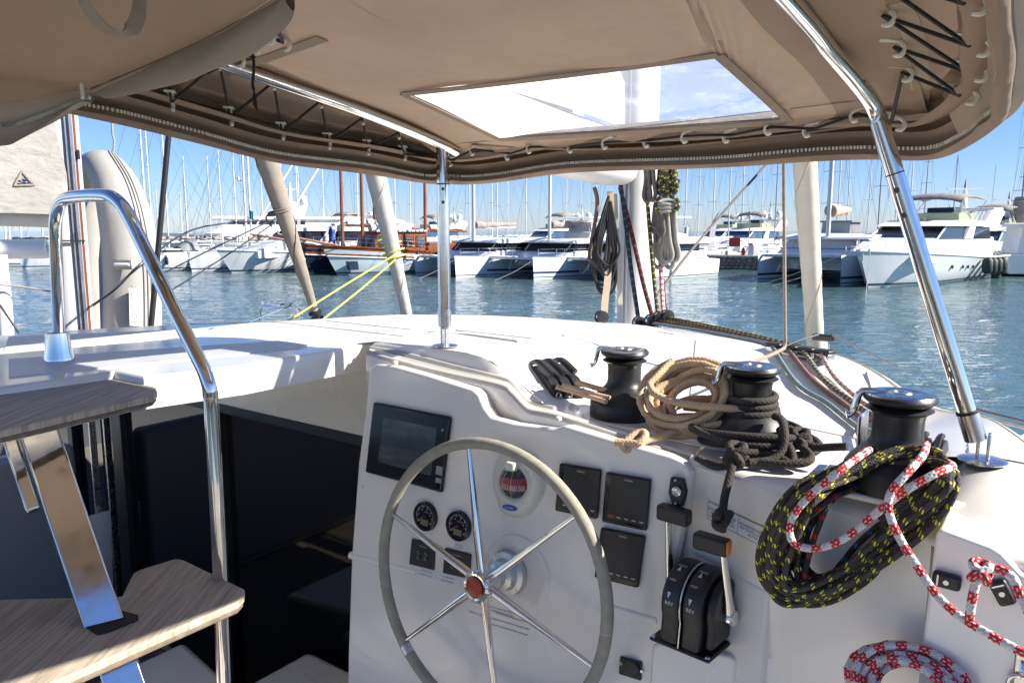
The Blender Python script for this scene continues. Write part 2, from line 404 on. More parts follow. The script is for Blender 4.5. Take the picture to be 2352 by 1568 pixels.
def m_vinyl():
    m, nt, bs = nt_new('clear_vinyl')
    tr = nd(nt, 'ShaderNodeBsdfTransparent'); tr.inputs[0].default_value = (.93, .95, .97, 1)
    gl = nd(nt, 'ShaderNodeBsdfGlossy'); gl.inputs['Roughness'].default_value = .05
    df = nd(nt, 'ShaderNodeBsdfTranslucent'); df.inputs[0].default_value = (.8, .82, .86, 1)
    bn = nd(nt, 'ShaderNodeBump', i_Height=noise(nt, 5, 4), i_Strength=.35, i_Distance=.03)
    for x in (gl, df): nt.links.new(bn.outputs[0], x.inputs['Normal'])
    sc_ = ramp(nt, noise(nt, 9, 5, .7), .45, .75)
    m1 = nd(nt, 'ShaderNodeMixShader', i_0=mth(nt, 'MULTIPLY_ADD', sc_, .18, .20), i_1=tr.outputs[0], i_2=df.outputs[0])
    m2 = nd(nt, 'ShaderNodeMixShader', i_0=.07, i_1=m1.outputs[0], i_2=gl.outputs[0])
    nt.links.new(m2.outputs[0], nt.nodes['Material Output'].inputs[0]); nt.nodes.remove(bs); return m
M['vinyl'] = m_vinyl()
def m_clear(name, col, alpha):
    m, nt, bs = nt_new(name); tr = nd(nt, 'ShaderNodeBsdfTransparent'); tr.inputs[0].default_value = (*col, 1)
    bs.inputs['Base Color'].default_value = (*col, 1); bs.inputs['Roughness'].default_value = .08
    mx = nd(nt, 'ShaderNodeMixShader', i_0=alpha, i_1=tr.outputs[0], i_2=bs.outputs[0])
    nt.links.new(mx.outputs[0], nt.nodes['Material Output'].inputs[0]); return m
M['screenglass'] = m_clear('acrylic_windscreen', (.62, .66, .48), .45)
M['dome'] = m_clear('compass_dome', (.97, .98, 1.), .035)
def m_screen():
    m, nt, bs = nt_new('plotter_screen')
    c = mixc(nt, ramp(nt, noise(nt, 3.5, 5, .6, (1, 1, 3)), .35, .7), (.035, .04, .045), (.10, .125, .14))
    nt.links.new(c, bs.inputs['Base Color']); bs.inputs['Roughness'].default_value = .14; return m
M['screen'] = m_screen()
def m_water():
    m, nt, bs = nt_new('harbour_water')
    tc = nd(nt, 'ShaderNodeTexCoord'); o = tc.outputs['Object']
    def nz(s, st, det=3., dist=0.):
        mp = nd(nt, 'ShaderNodeMapping', i_0=o); mp.inputs['Scale'].default_value = st; mp.inputs['Rotation'].default_value = (0, 0, .12)
        return nd(nt, 'ShaderNodeTexNoise', i_Vector=mp.outputs[0], i_Scale=s, i_Detail=det, i_Roughness=.55, i_Distortion=dist).outputs['Fac']
    a = nz(1.7, (.42, 1., 1), 3., .8); b2 = nz(.55, (.42, 1., 1), 2., .4); c2 = nz(5.0, (.6, 1, 1), 2.)
    h = mth(nt, 'ADD', mth(nt, 'ADD', mth(nt, 'MULTIPLY', a, .55), mth(nt, 'MULTIPLY', b2, 1.5)), mth(nt, 'MULTIPLY', c2, .06))
    bump(nt, bs, mth(nt, 'ADD', mth(nt, 'MULTIPLY', a, .5), mth(nt, 'MULTIPLY', c2, .09)), 1., .25)
    k = ramp(nt, nz(.05, (1, 1, 1), 3.), .3, .7)
    nt.links.new(mixc(nt, k, (.055, .105, .120), (.070, .135, .140)), bs.inputs['Base Color'])
    bs.inputs['Roughness'].default_value = .03; bs.inputs['IOR'].default_value = 1.333; return m
M['water'] = m_water()
def m_rock():
    m, nt, bs = nt_new('breakwater_rock'); tc = nd(nt, 'ShaderNodeTexCoord')
    vo = nd(nt, 'ShaderNodeTexVoronoi', i_Vector=tc.outputs['Object'], i_Scale=1.1, feature='DISTANCE_TO_EDGE'); k = ramp(nt, vo.outputs['Distance'], .02, .16)
    vc = nd(nt, 'ShaderNodeTexVoronoi', i_Vector=tc.outputs['Object'], i_Scale=1.1); sp = nd(nt, 'ShaderNodeSeparateXYZ', i_0=vc.outputs['Color'])
    c = mixc(nt, sp.outputs[0], (.14, .105, .075), (.42, .33, .25)); c = mixc(nt, k, (.02, .016, .012), c)
    nt.links.new(c, bs.inputs['Base Color']); bs.inputs['Roughness'].default_value = .9; bump(nt, bs, k, 1., .3); return m
M['rock'] = m_rock()
M['teakd'] = mk('dark_teak_ply', (.20, .15, .105), .8, 0, .3, 30)
M['boomw'] = mk('white_boom_paint', (.58, .585, .59), .35, 0, .05, .8)
M['capmetal'] = mk('dark_satin_steel', (.36, .36, .37), .22, 1, .08, 20, rv=.06)
# ================================================================ setting
from mathutils import noise as mnoise
def build_water():
    """one sheet: a fan of real ripples across the basin, flat water all round it"""
    NR, NC, y0, y1, ht = 380, 330, 2.5, 118., .86
    vs = []; fs = []
    for i in range(NR + 1):
        y = y0 * (y1 / y0) ** (i / NR); fy = sm(0, 12, i) * sm(NR, NR - 40, i)
        for j in range(NC + 1):
            t = -ht + 2 * ht * j / NC; x = t * y; e = fy * sm(0, 12, j) * sm(NC, NC - 12, j)
            z = .030 * mnoise.noise((x * .55 + 3, y * 1.15, .3)) + .034 * mnoise.noise((x * .24, y * .5 + 9, 1.7)) + .014 * mnoise.noise((x * 1.3, y * 2.6, 4.1)) * sm(70, 25, y)
            vs.append((x, y, z * e))
    n = NC + 1
    for i in range(NR):
        for j in range(NC): fs.append((i * n + j, i * n + j + 1, (i + 1) * n + j + 1, (i + 1) * n + j))
    b = len(vs); R = 9000
    vs += [(-R, -3000, 0), (R, -3000, 0), (R, y0, 0), (-R, y0, 0), (R, y1, 0), (-R, y1, 0), (R, 15000, 0), (-R, 15000, 0)]
    fs += [(b, b + 1, b + 2) + tuple(range(NC, -1, -1)) + (b + 3,), (b + 5,) + tuple(NR * n + j for j in range(n)) + (b + 4, b + 6, b + 7),
           (b + 2, b + 4) + tuple(i * n + NC for i in range(NR, -1, -1)), (b + 5, b + 3) + tuple(i * n for i in range(NR + 1))]
    me = bpy.data.meshes.new('water'); me.from_pydata(vs, [], fs); me.polygons.foreach_set('use_smooth', [True] * len(me.polygons)); me.materials.append(M['water'])
    o = bpy.data.objects.new('water', me); C.objects.link(o); o['kind'] = 'structure'; return o
build_water()
# ================================================================ the catamaran we stand on
yacht = thing('catamaran', 'white sailing catamaran with helm console, coachroof and hardtop under the taupe canopy', 'catamaran', B(-2.2, 1.5, -EYE))
HT = -.432
def zr(s, u):                                        # height of the coachroof
    z = -.41 - .042 * max(0, u - 2.2) ** 2 - .012 * (s + 2.2) ** 2
    if s < -2.05: z = lerp(z, lerp(HT + .002, z, sm(2.35, 3.0, u)), sm(-2.05, -2.2, s))
    return z - (.165 - .12 * sm(-.42, -.12, s)) * sm(-1.62, -1.2, s) * (1 - sm(2.45, 3.15, u))
half = [(1.98, 2.28), (2.1, 2.24), (2.45, 2.1), (2.75, 1.9), (3.05, 1.62), (3.35, 1.2), (3.65, .8), (3.95, .46), (4.12, .2), (4.16, 0)]
halfp = [(1.98, 1.15), (2.3, .90), (2.84, .64), (3.46, .36), (3.9, .16), (4.16, 0)]
hs = spline([V((a, b, 0)) for a, b in half], 5); hp_ = spline([V((a, b, 0)) for a, b in halfp], 8)
def roof_half(u, side=1):
    h_ = hs if side > 0 else hp_
    for p, q in zip(h_, h_[1:]):
        if p.x <= u <= q.x: return lerp(p.y, q.y, (u - p.x) / max(1e-6, q.x - p.x))
    return 0
def roof_ring(e, zoff):                              # outline moved in by e
    pts = []
    for sg in (1, -1):
        seq = hs if sg > 0 else hp_[::-1]
        for p in seq:
            k = max(0, p.y - e); uu = min(p.x, 4.16 - e * (1 - p.y / 2.36))
            pts.append((-2.2 + sg * k, uu))
    return pts
g = G()
rows = []
outer = roof_ring(0, 0)
for dz_, e in ((-.75, -.02), (-.3, -.012), (-.075, 0), (-.035, .006), (-.012, .022), (0, .05)):
    rows.append([B(s, u, zr(s, u) + dz_ * (1 if s > -2.2 or u > 2.32 else .08)) for s, u in roof_ring(e, 0)])
g.sheet(rows)
# interior as strips across the boat
inner = []
NU = 48; UR0 = 2.0
for i in range(NU + 1):
    u = lerp(1.72, UR0, i / 8) if i < 8 else lerp(UR0, 4.108, (i - 8) / (NU - 8)); hw = [max(.002, roof_half(min(u + .02, 4.15), sg) - .05) for sg in (-1, 1)]
    inner.append([B(-2.2 + hw[k > 0] * k, u, zr(-2.2 + hw[k > 0] * k, u)) for k in [j / 20 for j in range(-20, 21)]])
keep = G()
def roof_skip(p):
    s, u, z = sgn(p); return (u < UR0 + .001 and s > -2.17) or (u < 2.3 and s < -2.17)
n_ = 41
vs = [p for r in inner for p in r]
fs = [(i * n_ + j, i * n_ + j + 1, (i + 1) * n_ + j + 1, (i + 1) * n_ + j) for i in range(NU) for j in range(n_ - 1)
      if not all(roof_skip(vs[q]) for q in (i * n_ + j, i * n_ + j + 1, (i + 1) * n_ + j + 1, (i + 1) * n_ + j))]
g.add(vs, fs)
roof = g.build('coachroof', M['gel'], yacht, smooth=40)
def panel(name, quad, z=None, n=14, up=.004, mat='nonskid', par=None):
    """anti-slip panel lying on the roof: quad of boat coordinates"""
    q = [V((a, b, 0)) for a, b in quad]; rows = []
    for i in range(n + 1):
        r = []
        for j in range(n + 1):
            p = lerp(lerp(q[0], q[1], j / n), lerp(q[3], q[2], j / n), i / n)
            r.append(B(p.x, p.y, (zr(p.x, p.y) if z is None else z) + up))
        rows.append(r)
    return G().solid(rows, -Z * .008).build(name, M[mat], par or yacht, smooth=30)
panel('nonskid_panel', [(-2.05, 2.42), (-1.66, 2.42), (-1.5, 3.2), (-2.05, 3.45)])
panel('nonskid_panel', [(-1.02, 2.45), (-.32, 2.36), (-.62, 2.72), (-1.25, 3.05)])
panel('nonskid_panel', [(-2.86, 2.42), (-2.3, 2.42), (-2.3, 3.35), (-2.52, 3.2)])
panel('nonskid_panel', [(-1.9, 3.42), (-1.38, 3.12), (-1.75, 3.62), (-2.0, 3.85)])
# seams and eyebrow mouldings on the roof edge
for px in ((1140, 737), (1640, 762)):
    p = az(px[0], px[1], zr(*sgn(az(px[0], px[1], -.52))[:2]) + .012)
    G().tube(spline([p, p + S * .05 - F * .03, p + S * .14 - F * .09], 4), [.018, .014, .010, .009, .008, .006, .004, .003, .002], 8, flat=.6).build('roof_fairing', M['gel'], yacht)
sq = [B(s, u, zr(s, u) + .003) for s, u in [(-2.15, 2.36), (-1.9, 2.33), (-1.65, 2.31)]]
G().tube(sq, .004, 6).build('roof_seam', M['gasket'], yacht)
sq = [B(s, u, zr(s, u) + .003) for s, u in [(-.55, 2.92), (-.46, 2.65), (-.4, 2.3)]]
G().tube(spline(sq, 5), .006, 6).build('roof_seam', M['gasket'], yacht)
# hardtop over the cockpit, its starboard edge runs fore and aft beside the helm
htop = [az(862, 789, HT), az(815, 795, HT), az(560, 838, HT), az(330, 866, HT), az(262, 853, HT), az(0, 888, HT), B(-2.75, -.5, HT), B(-3.62, -.5, HT), B(-3.60, 1.25, HT), B(-3.50, 1.62, HT), B(-3.30, 2.0, HT), B(-3.07, 2.26, HT), B(-2.6, 2.38, HT), B(-2.1, 2.4, HT)]
hb = G(); cx = sum(htop, V()) / len(htop)
ring = []
for e, d in ((0, -.098), (0, -.012), (.004, -.004), (.012, 0)):
    ring.append([p + (cx - p).normalized() * e + Z * d for p in htop])
hb.sheet([r + [r[0]] for r in ring]); k0 = len(hb.v); hb.add(ring[-1], [list(range(len(htop)))[::-1]]); hb.add(ring[0], [list(range(len(htop)))])
hb.build('hardtop', M['gel'], yacht, smooth=30, recalc=True)
HP = HT
panel('nonskid_panel', [sgn(az(20, 868, HP))[:2], sgn(az(690, 800, HP))[:2], sgn(az(760, 776, HP))[:2], sgn(az(20, 826, HP))[:2]], HP)
panel('nonskid_panel', [sgn(az(10, 806, HP))[:2], sgn(az(420, 776, HP))[:2], sgn(az(560, 752, HP))[:2], sgn(az(20, 775, HP))[:2]], HP)
G().lathe([(0, 0), (.016, 0), (.016, .006), (.010, .008), (0, .008)], az(487, 759, HP) + Z * .003, n=14).build('deck_filler_cap', M['steel'], yacht)
# bulkhead with the sliding door
UB = 2.10
def bq(x0, y0, x1, y1, u): return [au(x0, y0, u), au(x1, y1, u)]
wallp = [B(-3.6, UB, HT - .099), B(-1.9, UB, HT - .099), B(-1.9, UB, -.835), B(-3.6, UB, -.835)]
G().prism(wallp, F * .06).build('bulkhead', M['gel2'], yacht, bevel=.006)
door = G().prism([B(-5.3, UB + .012, -.837), B(-1.9, UB + .012, -.837), B(-1.9, UB + .012, -.885), B(-5.3, UB + .012, -.885)], F * .05).build('sliding_door', M['black'], yacht, bevel=.004)
door['label'] = 'dark tinted sliding saloon door beside the helm'
def post(x, wdt, u, nm='door_frame', mat='black'):
    p = au(x, 1200, u); s = sgn(p)[0]
    return G().box(B(s, u, -1.62), S * wdt, F * .02, Z * .732).build(nm, M[mat], door, bevel=.003)
for x, wdt in ((516, .038), (290, .055), (185, .03), (-60, .04)): post(x, wdt, UB + .02)
post(229, .006, UB + .0, 'door_trim', 'satin'); post(262, .005, UB + .0, 'door_trim', 'satin')
sx = [sgn(au(x, 1200, UB + .03))[0] for x in (-400, -60, 185, 290, 516, 860)]
for a, b in zip(sx, sx[1:]):
    G().prism([B(a, UB + .035, -.886), B(b, UB + .035, -.886), B(b, UB + .035, -2.35), B(a, UB + .035, -2.35)], F * .012).build('glass_pane', M['glass'], door, smooth=0)
# cockpit sole, side moulding, seat below the ladder
G().prism([B(-5.4, -2.2, -2.35), B(-.75, -2.2, -2.35), B(-.75, 2.1, -2.35), B(-5.4, 2.1, -2.35)], -Z * .08).build('cockpit_sole', M['teakd'], yacht)
seat = [(-3.3, .2), (-2.35, .2), (-2.35, 1.25), (-2.62, 1.75), (-3.3, 1.85)]
G().prism([B(s, u, -1.95) for s, u in seat], -Z * .42).build('cockpit_seat', M['gel'], yacht, bevel=.04, seg=4)
seat2 = [(-2.62, 1.5), (-2.12, 1.55), (-2.06, 2.05), (-2.62, 2.05)]
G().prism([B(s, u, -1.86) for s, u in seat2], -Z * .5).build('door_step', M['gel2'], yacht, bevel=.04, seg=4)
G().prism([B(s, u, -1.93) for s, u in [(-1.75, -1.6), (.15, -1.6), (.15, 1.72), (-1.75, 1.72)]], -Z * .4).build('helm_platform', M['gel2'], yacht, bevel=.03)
G().box(B(-4.55, .0, -1.75), S * .06, F * 1.95, Z * .55).build('added_dark_backrest', M['greymast'], yacht, bevel=.04, seg=3)  # unseen dark slab added so the door glass mirrors something dark
# behind us, unseen: aft bench, cushions and stern rail added for door reflections
G().prism([B(-5.2, -2.2, -1.9), B(-.9, -2.2, -1.9), B(-.9, -1.6, -1.9), B(-5.2, -1.6, -1.9)], -Z * .45).build('added_aft_bench', M['gel'], yacht, bevel=.03)
for k in range(5): G().box(B(-4.75 + k * .82, -1.9, -1.85), S * .39, F * .28, Z * .06).build('added_cushion', M['canvasg'], yacht, bevel=.03, seg=3)
for k in range(10): G().tube([B(-5.2 + k * .5, -2.3, -1.9), B(-5.2 + k * .5, -2.3, -.95)], .016, 6).build('added_stern_rail_post', M['steel'], yacht)
for z in (-.95, -1.25, -1.6): G().tube([B(-5.3, -2.3, z), B(-.6, -2.3, z)], .013, 6).build('added_stern_rail', M['steel'], yacht)
# ---------------------------------------------------------------- helm console
prof = [ak(806, 1272), ak(822, 1060), ak(836, 960), ak(848, 843), ak(862, 836), ak(905, 840), ak(985, 862), ak(1085, 893), ak(1100, 905), ak(1112, 935), ak(1128, 958), ak(1180, 972), ak(1270, 985),
        ak(1296, 976), ak(1420, 1013), ak(1540, 1047), ak(1572, 1060), ak(1586, 1080), ak(1584, 1120), ak(1545, 1300), ak(1520, 1480), ak(1500, 1800), ak(795, 1800), ak(798, 1500)]
back = -N * .052
cons = G(); n0 = len(prof); cc = sum(prof, V()) / n0
cons.prism(prof, back)
console = cons.build('helm_console', M['gel'], yacht, bevel=.012, seg=4)
for i, (x0, y0, x1, y1) in enumerate([]): pass
# crease moulding and lower apron of the console
cr = [ak(806, 1274, -.009), ak(900, 1297, -.009), ak(960, 1312, -.009)]
G().tube(cr, .014, 14).build('console_crease', M['gel'], yacht)
G().tube([ak(1392, 1388, -.009), ak(1440, 1402, -.009), ak(1512, 1423, -.009)], .014, 14).build('console_crease', M['gel'], yacht)
# second moulding behind the console with the gutter between them
def offprof(pts, dz, back_):
    return [p + Z * dz - N * back_ for p in pts]
p1_ = [(846, 812), (914, 834), (1028, 863), (1148, 889), (1175, 906), (1206, 938), (1226, 949), (1280, 960), (1372, 989), (1508, 1034), (1580, 1058)]
p2_ = [(852, 802), (929, 816), (1028, 841), (1150, 872), (1178, 886), (1207, 920), (1228, 930), (1274, 942)]
g1 = [ak(x, y, -.062) for x, y in p1_]; g2 = [ak(x, y, -.112) for x, y in p2_]; g2 += [p - N * .05 + Z * .008 for p in g1[8:]]
G().tube([p + Z * .003 for p in spline(g1, 6)], .0105, 10).build('gutter_gasket', M['gasket'], yacht, smooth=70)
G().tube([p + Z * .003 for p in spline(g2[:8], 6)], .0105, 10).build('gutter_gasket', M['gasket'], yacht, smooth=70)
def dense(q, k=6): return spline(q, k)
d1, d2 = dense(g1), dense(g2)
low = [p + N * .012 - Z * .012 for p in d1]
far = []
for p in d2:
    s_, u_, z_ = sgn(p); far.append(B(s_, max(UR0, u_ + .01), zr(s_, max(UR0, u_ + .01)) - .003))
mid = [lerp(a_, b_, .5) + Z * .012 for a_, b_ in zip(d1, d2)]
G().sheet([[p - Z * .05 for p in low], low, [p + N * .010 - Z * .003 for p in d1], [p - N * .006 - Z * .002 for p in d1], mid, [p - Z * .004 for p in d2], [lerp(a_, b_, .5) + Z * .006 for a_, b_ in zip(d2, far)], far]).build('winch_plinth', M['gel'], yacht, smooth=60)
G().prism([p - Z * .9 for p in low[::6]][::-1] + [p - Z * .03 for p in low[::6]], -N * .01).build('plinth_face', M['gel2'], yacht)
# starboard coaming: deck edge, rope pocket, throttle shelf and the side block
WA, WB = az(1580, 1056, -.612), az(2141, 1229, -.615)
wdir = (WB - WA).normalized(); wn_ = V((-wdir.y, wdir.x, 0)); wn_ = wn_ if wn_.dot(F) > 0 else -wn_
def wallpt(t, z, off=0): return WA + wdir * t + Z * (EYE + z - WA.z) + wn_ * off
wl = (WB - WA).length
# deck beside the winches
rows = []
for i in range(13):
    t = wl * i / 12; p = wallpt(t, -.612); s, u, z = sgn(p); r = [p - Z * .02 + wn_ * -.0, p - wn_ * .004 - Z * .010, p + wn_ * .004, p + wn_ * .02 + Z * .006]
    for k in (.3, .6, 1):
        u2 = lerp(u, 2.26, k); r.append(B(s, u2, lerp(-.606, zr(s, u2) - .003, k)))
    rows.append(r)
# continue the deck out past the side block, rising to the roof
for t in (.03, .1, .2, .34, .5):
    p = WB + S * t - F * .03 * min(1, t / .05); s, u, z = sgn(p); e = sm(-.02, .05, t); pz = -.617 + .0 * t
    r = [B(s, u, pz - .03), B(s, u, pz - .01), B(s, u + .01, pz), B(s, u + .03, pz + .004)]
    for uu, hz in ((1.79, lerp(-.60, -.575, e)), (1.90, lerp(-.585, -.515, e)), (2.02, None)): r.append(B(s, uu, hz if hz else zr(s, uu) - .003))
    rows.append(r)
G().sheet(rows).build('side_deck', M['gel'], yacht, smooth=50)
G().prism([wallpt(-.1, -.615), wallpt(wl, -.632), wallpt(wl, -1.7), wallpt(-.1, -1.7)], wn_ * .03).build('coaming_wall', M['gel'], yacht, smooth=30)
# ledge moulding below the notice
lm = [wallpt(.0, -.86, -.0), wallpt(.26, -.875, 0)]
G().prism([wallpt(-.04, -.862, -.004), wallpt(.27, -.88, -.004), wallpt(.30, -1.7, -.12), wallpt(-.04, -1.7, -.12)], wn_ * .05).build('ledge', M['gel'], yacht, bevel=.01, seg=3)
# throttle shelf
G().prism([ak(1496, 1484, .012), ak(1512, 1474, .012), ak(1676, 1504, .012), ak(1690, 1516, .012), ak(1672, 1900, .012), ak(1470, 1900, .012)], -N * .34).build('throttle_shelf', M['gel'], yacht, bevel=.018, seg=4)
# locker front with rounded rim below the pocket
lk = [ak(1690, 1494, .0), ak(1712, 1484, .0), ak(1850, 1525, .0), ak(2010, 1572, .0), ak(2010, 1800, .0), ak(1680, 1800, .0)]
G().prism(lk, -N * .03).build('locker_front', M['gel'], yacht, bevel=.01, seg=4)
G().prism([wallpt(.28, -1.36, -.4), wallpt(wl + .2, -1.36, -.4), wallpt(wl + .2, -1.36, .0), wallpt(.28, -1.36, .0)], -Z * .02).build('pocket_floor', M['gel'], yacht)
# side block on the right
UBK = sgn(WB)[1] - .05
blk = [(2149, 1224), (2160, 1214), (2276, 1256), (2300, 1270), (2345, 1318), (2560, 1440), (2560, 1900), (2090, 1900), (2112, 1530)]
bl = [au(x, y, UBK) for x, y in blk]
G().prism(bl, F * .35).build('coaming_block', M['gel'], yacht, bevel=.014, seg=4)
# outer flank of the coaming on the starboard side, down to the side deck
rows = []
for i in range(12):
    u = lerp(UBK + .02, 2.25, i / 11); s0 = .16 + .04 * sin(i * .3)
    zt_ = lerp(-.62, -.53, sm(1.7, 1.95, u)); rows.append([B(s0 - .06, u, zt_ - .012), B(s0 - .02, u, zt_ - .02), B(s0 + .02, u, zt_ - .06), B(s0 + .05, u, -.85), B(s0 + .10, u, -1.62)])
G().sheet(rows).build('coaming_flank', M['gel'], yacht, smooth=60)
# foredeck and port flank (seen past the mast only from other positions)
fd = [(-5.9, 2.0), (-5.7, 5.5), (-5.2, 8.6), (-4.6, 8.8), (-4.2, 7.2), (-.2, 7.2), (.2, 8.8), (.7, 8.6), (1.0, 5.5), (1.0, 4.0), (.2, 3.2), (-.6, 2.6), (-5.6, 2.2)]
G().prism([B(s, u, -1.63) for s, u in fd], -Z * .15).build('foredeck', M['gel'], yacht, smooth=20)
for s0 in (-5.3, .35):
    rows = []
    for i in range(14):
        t = i / 13; u = lerp(-4, 9.2, t); hw = .75 * min(1, (1 - max(0, (t - .45) / .55) ** 2.2)) + .01
        rows.append([B(s0 - hw, u, -1.66), B(s0 - hw * .9, u, -2.6), B(s0 - hw * .5, u, -EYE - .3), B(s0 + hw * .5, u, -EYE - .3), B(s0 + hw * .9, u, -2.6), B(s0 + hw, u, -1.66)])
    G().sheet(rows).build('hull', M['gel'], yacht, smooth=60)
# ================================================================ ladder
LZ = -.455
lad = thing('boarding_ladder', 'ladder of weathered teak treads on polished steel stringers beside the saloon door', 'ladder', B(-2.2, .6, -2.35))
def tread(px, z, th, slot=None):
    pts = [az(x, y, z) for x, y in px]
    o = G().prism(pts, -Z * th * .62).build('tread', M['teak'], lad, bevel=.004, seg=3, recalc=True); cc0 = sum(pts, V()) / len(pts)
    G().prism([p + (cc0 - p).normalized() * .004 - Z * th * .63 for p in pts], -Z * th * .37).build('tread_backing', M['teakd'], lad, bevel=.003, seg=2, recalc=True); return o
t1 = [(-420, 1085), (352, 908), (361, 898), (358, 888), (262, 866), (240, 864), (-420, 935)]
tread(t1, LZ, .03)
t1b = [(x - 8, y + 0) for x, y in t1]
G().prism([p - Z * .032 for p in [az(x, y, LZ) for x, y in [(-420, 1070), (336, 903), (255, 872), (-420, 945)]]], -Z * .012).build('tread_bracket', M['steel'], lad, bevel=.003)
t2 = [(-500, 1850), (90, 1580), (548, 1380), (560, 1366), (562, 1352), (420, 1284), (402, 1282), (318, 1308), (306, 1316), (280, 1368), (-100, 1378), (-500, 1440)]
t2z = -.962
tread(t2, t2z, .034)
# polished stringer through the slot of the lower tread
def flatbar(p0, p1, wv, tv, nm='stringer'):
    return G().box((p0 + p1) / 2, (p1 - p0) / 2, wv, tv).build(nm, M['steel'], lad, bevel=.006, seg=3)
a0, a1 = az(82, 972, LZ - .045), az(236, 1424, t2z)
dirn = (a1 - a0).normalized(); tw = (F * .8 + S * .3).normalized(); tw = (tw - dirn * tw.dot(dirn)).normalized(); nn = dirn.cross(tw).normalized()
flatbar(a0 - dirn * .02, a1 + dirn * .75, tw * .044, nn * .016)
b0 = a0 - F * .42 - S * .02
flatbar(b0 - dirn * .02, b0 + dirn * 1.35, tw * .04, nn * .014)
G().box(lerp(a0, a1, .22) - tw * .065 - nn * .01, dirn * .10, tw * .016, nn * .018).build('hinge_arm', M['steel'], lad, bevel=.005, seg=3)
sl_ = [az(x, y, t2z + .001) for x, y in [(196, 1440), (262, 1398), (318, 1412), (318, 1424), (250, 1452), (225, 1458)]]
G().prism(sl_, Z * .0015).build('slot_shade_patch', M['rubber'], lad)  # thin dark sheet painting the shade inside the tread slot
# handrail loop standing beside the ladder
hr = thing('handrail', 'polished stainless steel handrail loop rising from the hardtop beside the ladder', 'handrail', au(500, 1568, 1.15))
UR = 1.15
rp = [(136, 822), (131, 640), (127, 540), (130, 490), (146, 460), (178, 451), (235, 449), (262, 456), (290, 486), (330, 566), (400, 712), (455, 822), (474, 866), (483, 905), (488, 980), (500, 1200), (508, 1400), (514, 1568), (522, 1900)]
rp3 = [au(x, y, UR) for x, y in rp]
G().tube(spline(rp3, 6), .0195, 16, cap=False).build('tube', M['steel'], hr, smooth=60)
b_ = rp3[0]; bz = EYE + HT
G().lathe([(0, 0), (.047, 0), (.046, .012), (.041, .03), (.036, .095), (.024, .10), (0, .10)], V((b_.x, b_.y, bz)), n=24).build('socket', M['steel'], hr)
G().tube([rp3[13] - Z * .005, rp3[13] + Z * .008], .0205, 16).build('joint_sleeve', M['steel'], hr)
pin = au(237, 445, UR)

# ================================================================ breakwater astern, mirrored in the door glass and the steelwork
random.seed(2); rows = []
from mathutils import noise as mnoise
for i in range(61):
    x = lerp(-60, 60, i / 60); r = []
    for j, (y, z) in enumerate(((-10.5, -.6), (-10.7, .5), (-11.2, 1.0), (-12, 1.5), (-13, 1.9), (-14.5, 2.2), (-16, 2.3), (-18.5, 2.3), (-22, 2.1), (-25, -1))):
        n1 = mnoise.noise(V((x * .7, y * .7, z)));  n2 = mnoise.noise(V((x * 2.1, y * 2.3, 3)))
        r.append(V((x + .5 * n2, y + .7 * n1, z + .55 * n1 + .35 * n2)))
    rows.append(r)
bw = G().sheet(rows).build('breakwater', M['rock'], smooth=20); bw['kind'] = 'structure'; bw['label'] = 'rough brown rock breakwater astern'
# ================================================================ bimini over the helm
def zb(s, u):
    d = 2.03 - u
    return .300 + .20 * d - .035 * d * d + .012 * ((s + 1.18) / .83) ** 2 - .10 * max(0, u - 2.05)
bim = thing('bimini', 'taupe canvas bimini over the helm with a clear roof window and laced edges', 'bimini', B(-1.1, 2.0, -.45))
def on_b(x, y):                                      # a point of the picture on the canvas
    r = ray(x, y); lo, hi = .3, 4.0
    f = lambda k: r.z * k - zb((r * k).dot(S), (r * k).dot(F))
    for i in range(200):
        k = .3 + i * .0185
        if f(k) >= 0: lo, hi = k - .0185, k; break
    for _ in range(30):
        m_ = (lo + hi) / 2
        if f(m_) >= 0: hi = m_
        else: lo = m_
    return (r * hi).dot(S), (r * hi).dot(F)
win = [on_b(940, 215), on_b(1640, 128), on_b(1795, 272), on_b(1150, 315)]
out_q = [(-1.88, -.6), (-.29, -.6), (-.30, 2.09), (-1.86, 2.12)]
def perim(q, n):
    r = []
    for i in range(4):
        for k in range(n): r.append(tuple(lerp(q[i][j], q[(i + 1) % 4][j], k / n) for j in (0, 1)))
    return r
npm = 24
pi_, po_ = perim(win, npm), perim(out_q, npm)
rows = []
random.seed(4)
for t in [0, .012, .04, .1, .18, .28, .4, .52, .64, .76, .87, .95, 1]:
    r = []
    for (a, b) in zip(pi_, po_):
        s, u = lerp(a[0], b[0], t), lerp(a[1], b[1], t)
        wob = .004 * sin(u * 9 + s * 5) + .003 * sin(s * 17 - u * 4)
        k = 2 * pi * 0
        pk = .0045 * sin(u * 120) * max(0, 1 - abs(t - .1) / .16) if abs(a[0] - win[1][0]) < .45 and s > -.95 else 0
        edge = .018 * (t > .9) * (t - .9) / .1 * (.5 + .5 * sin(u * 26 + s * 26))
        r.append(B(s, u, zb(s, u) + wob + pk - edge))
    rows.append(r)
G().sheet([r + [r[0]] for r in rows]).build('canopy_cloth', M['canvas'], bim, smooth=60)
G().sheet([[B(lerp(lerp(win[0][0], win[1][0], j / 12), lerp(win[3][0], win[2][0], j / 12), i / 12), lerp(lerp(win[0][1], win[1][1], j / 12), lerp(win[3][1], win[2][1], j / 12), i / 12), 0) for j in range(13)] for i in range(13)])
wrow = []
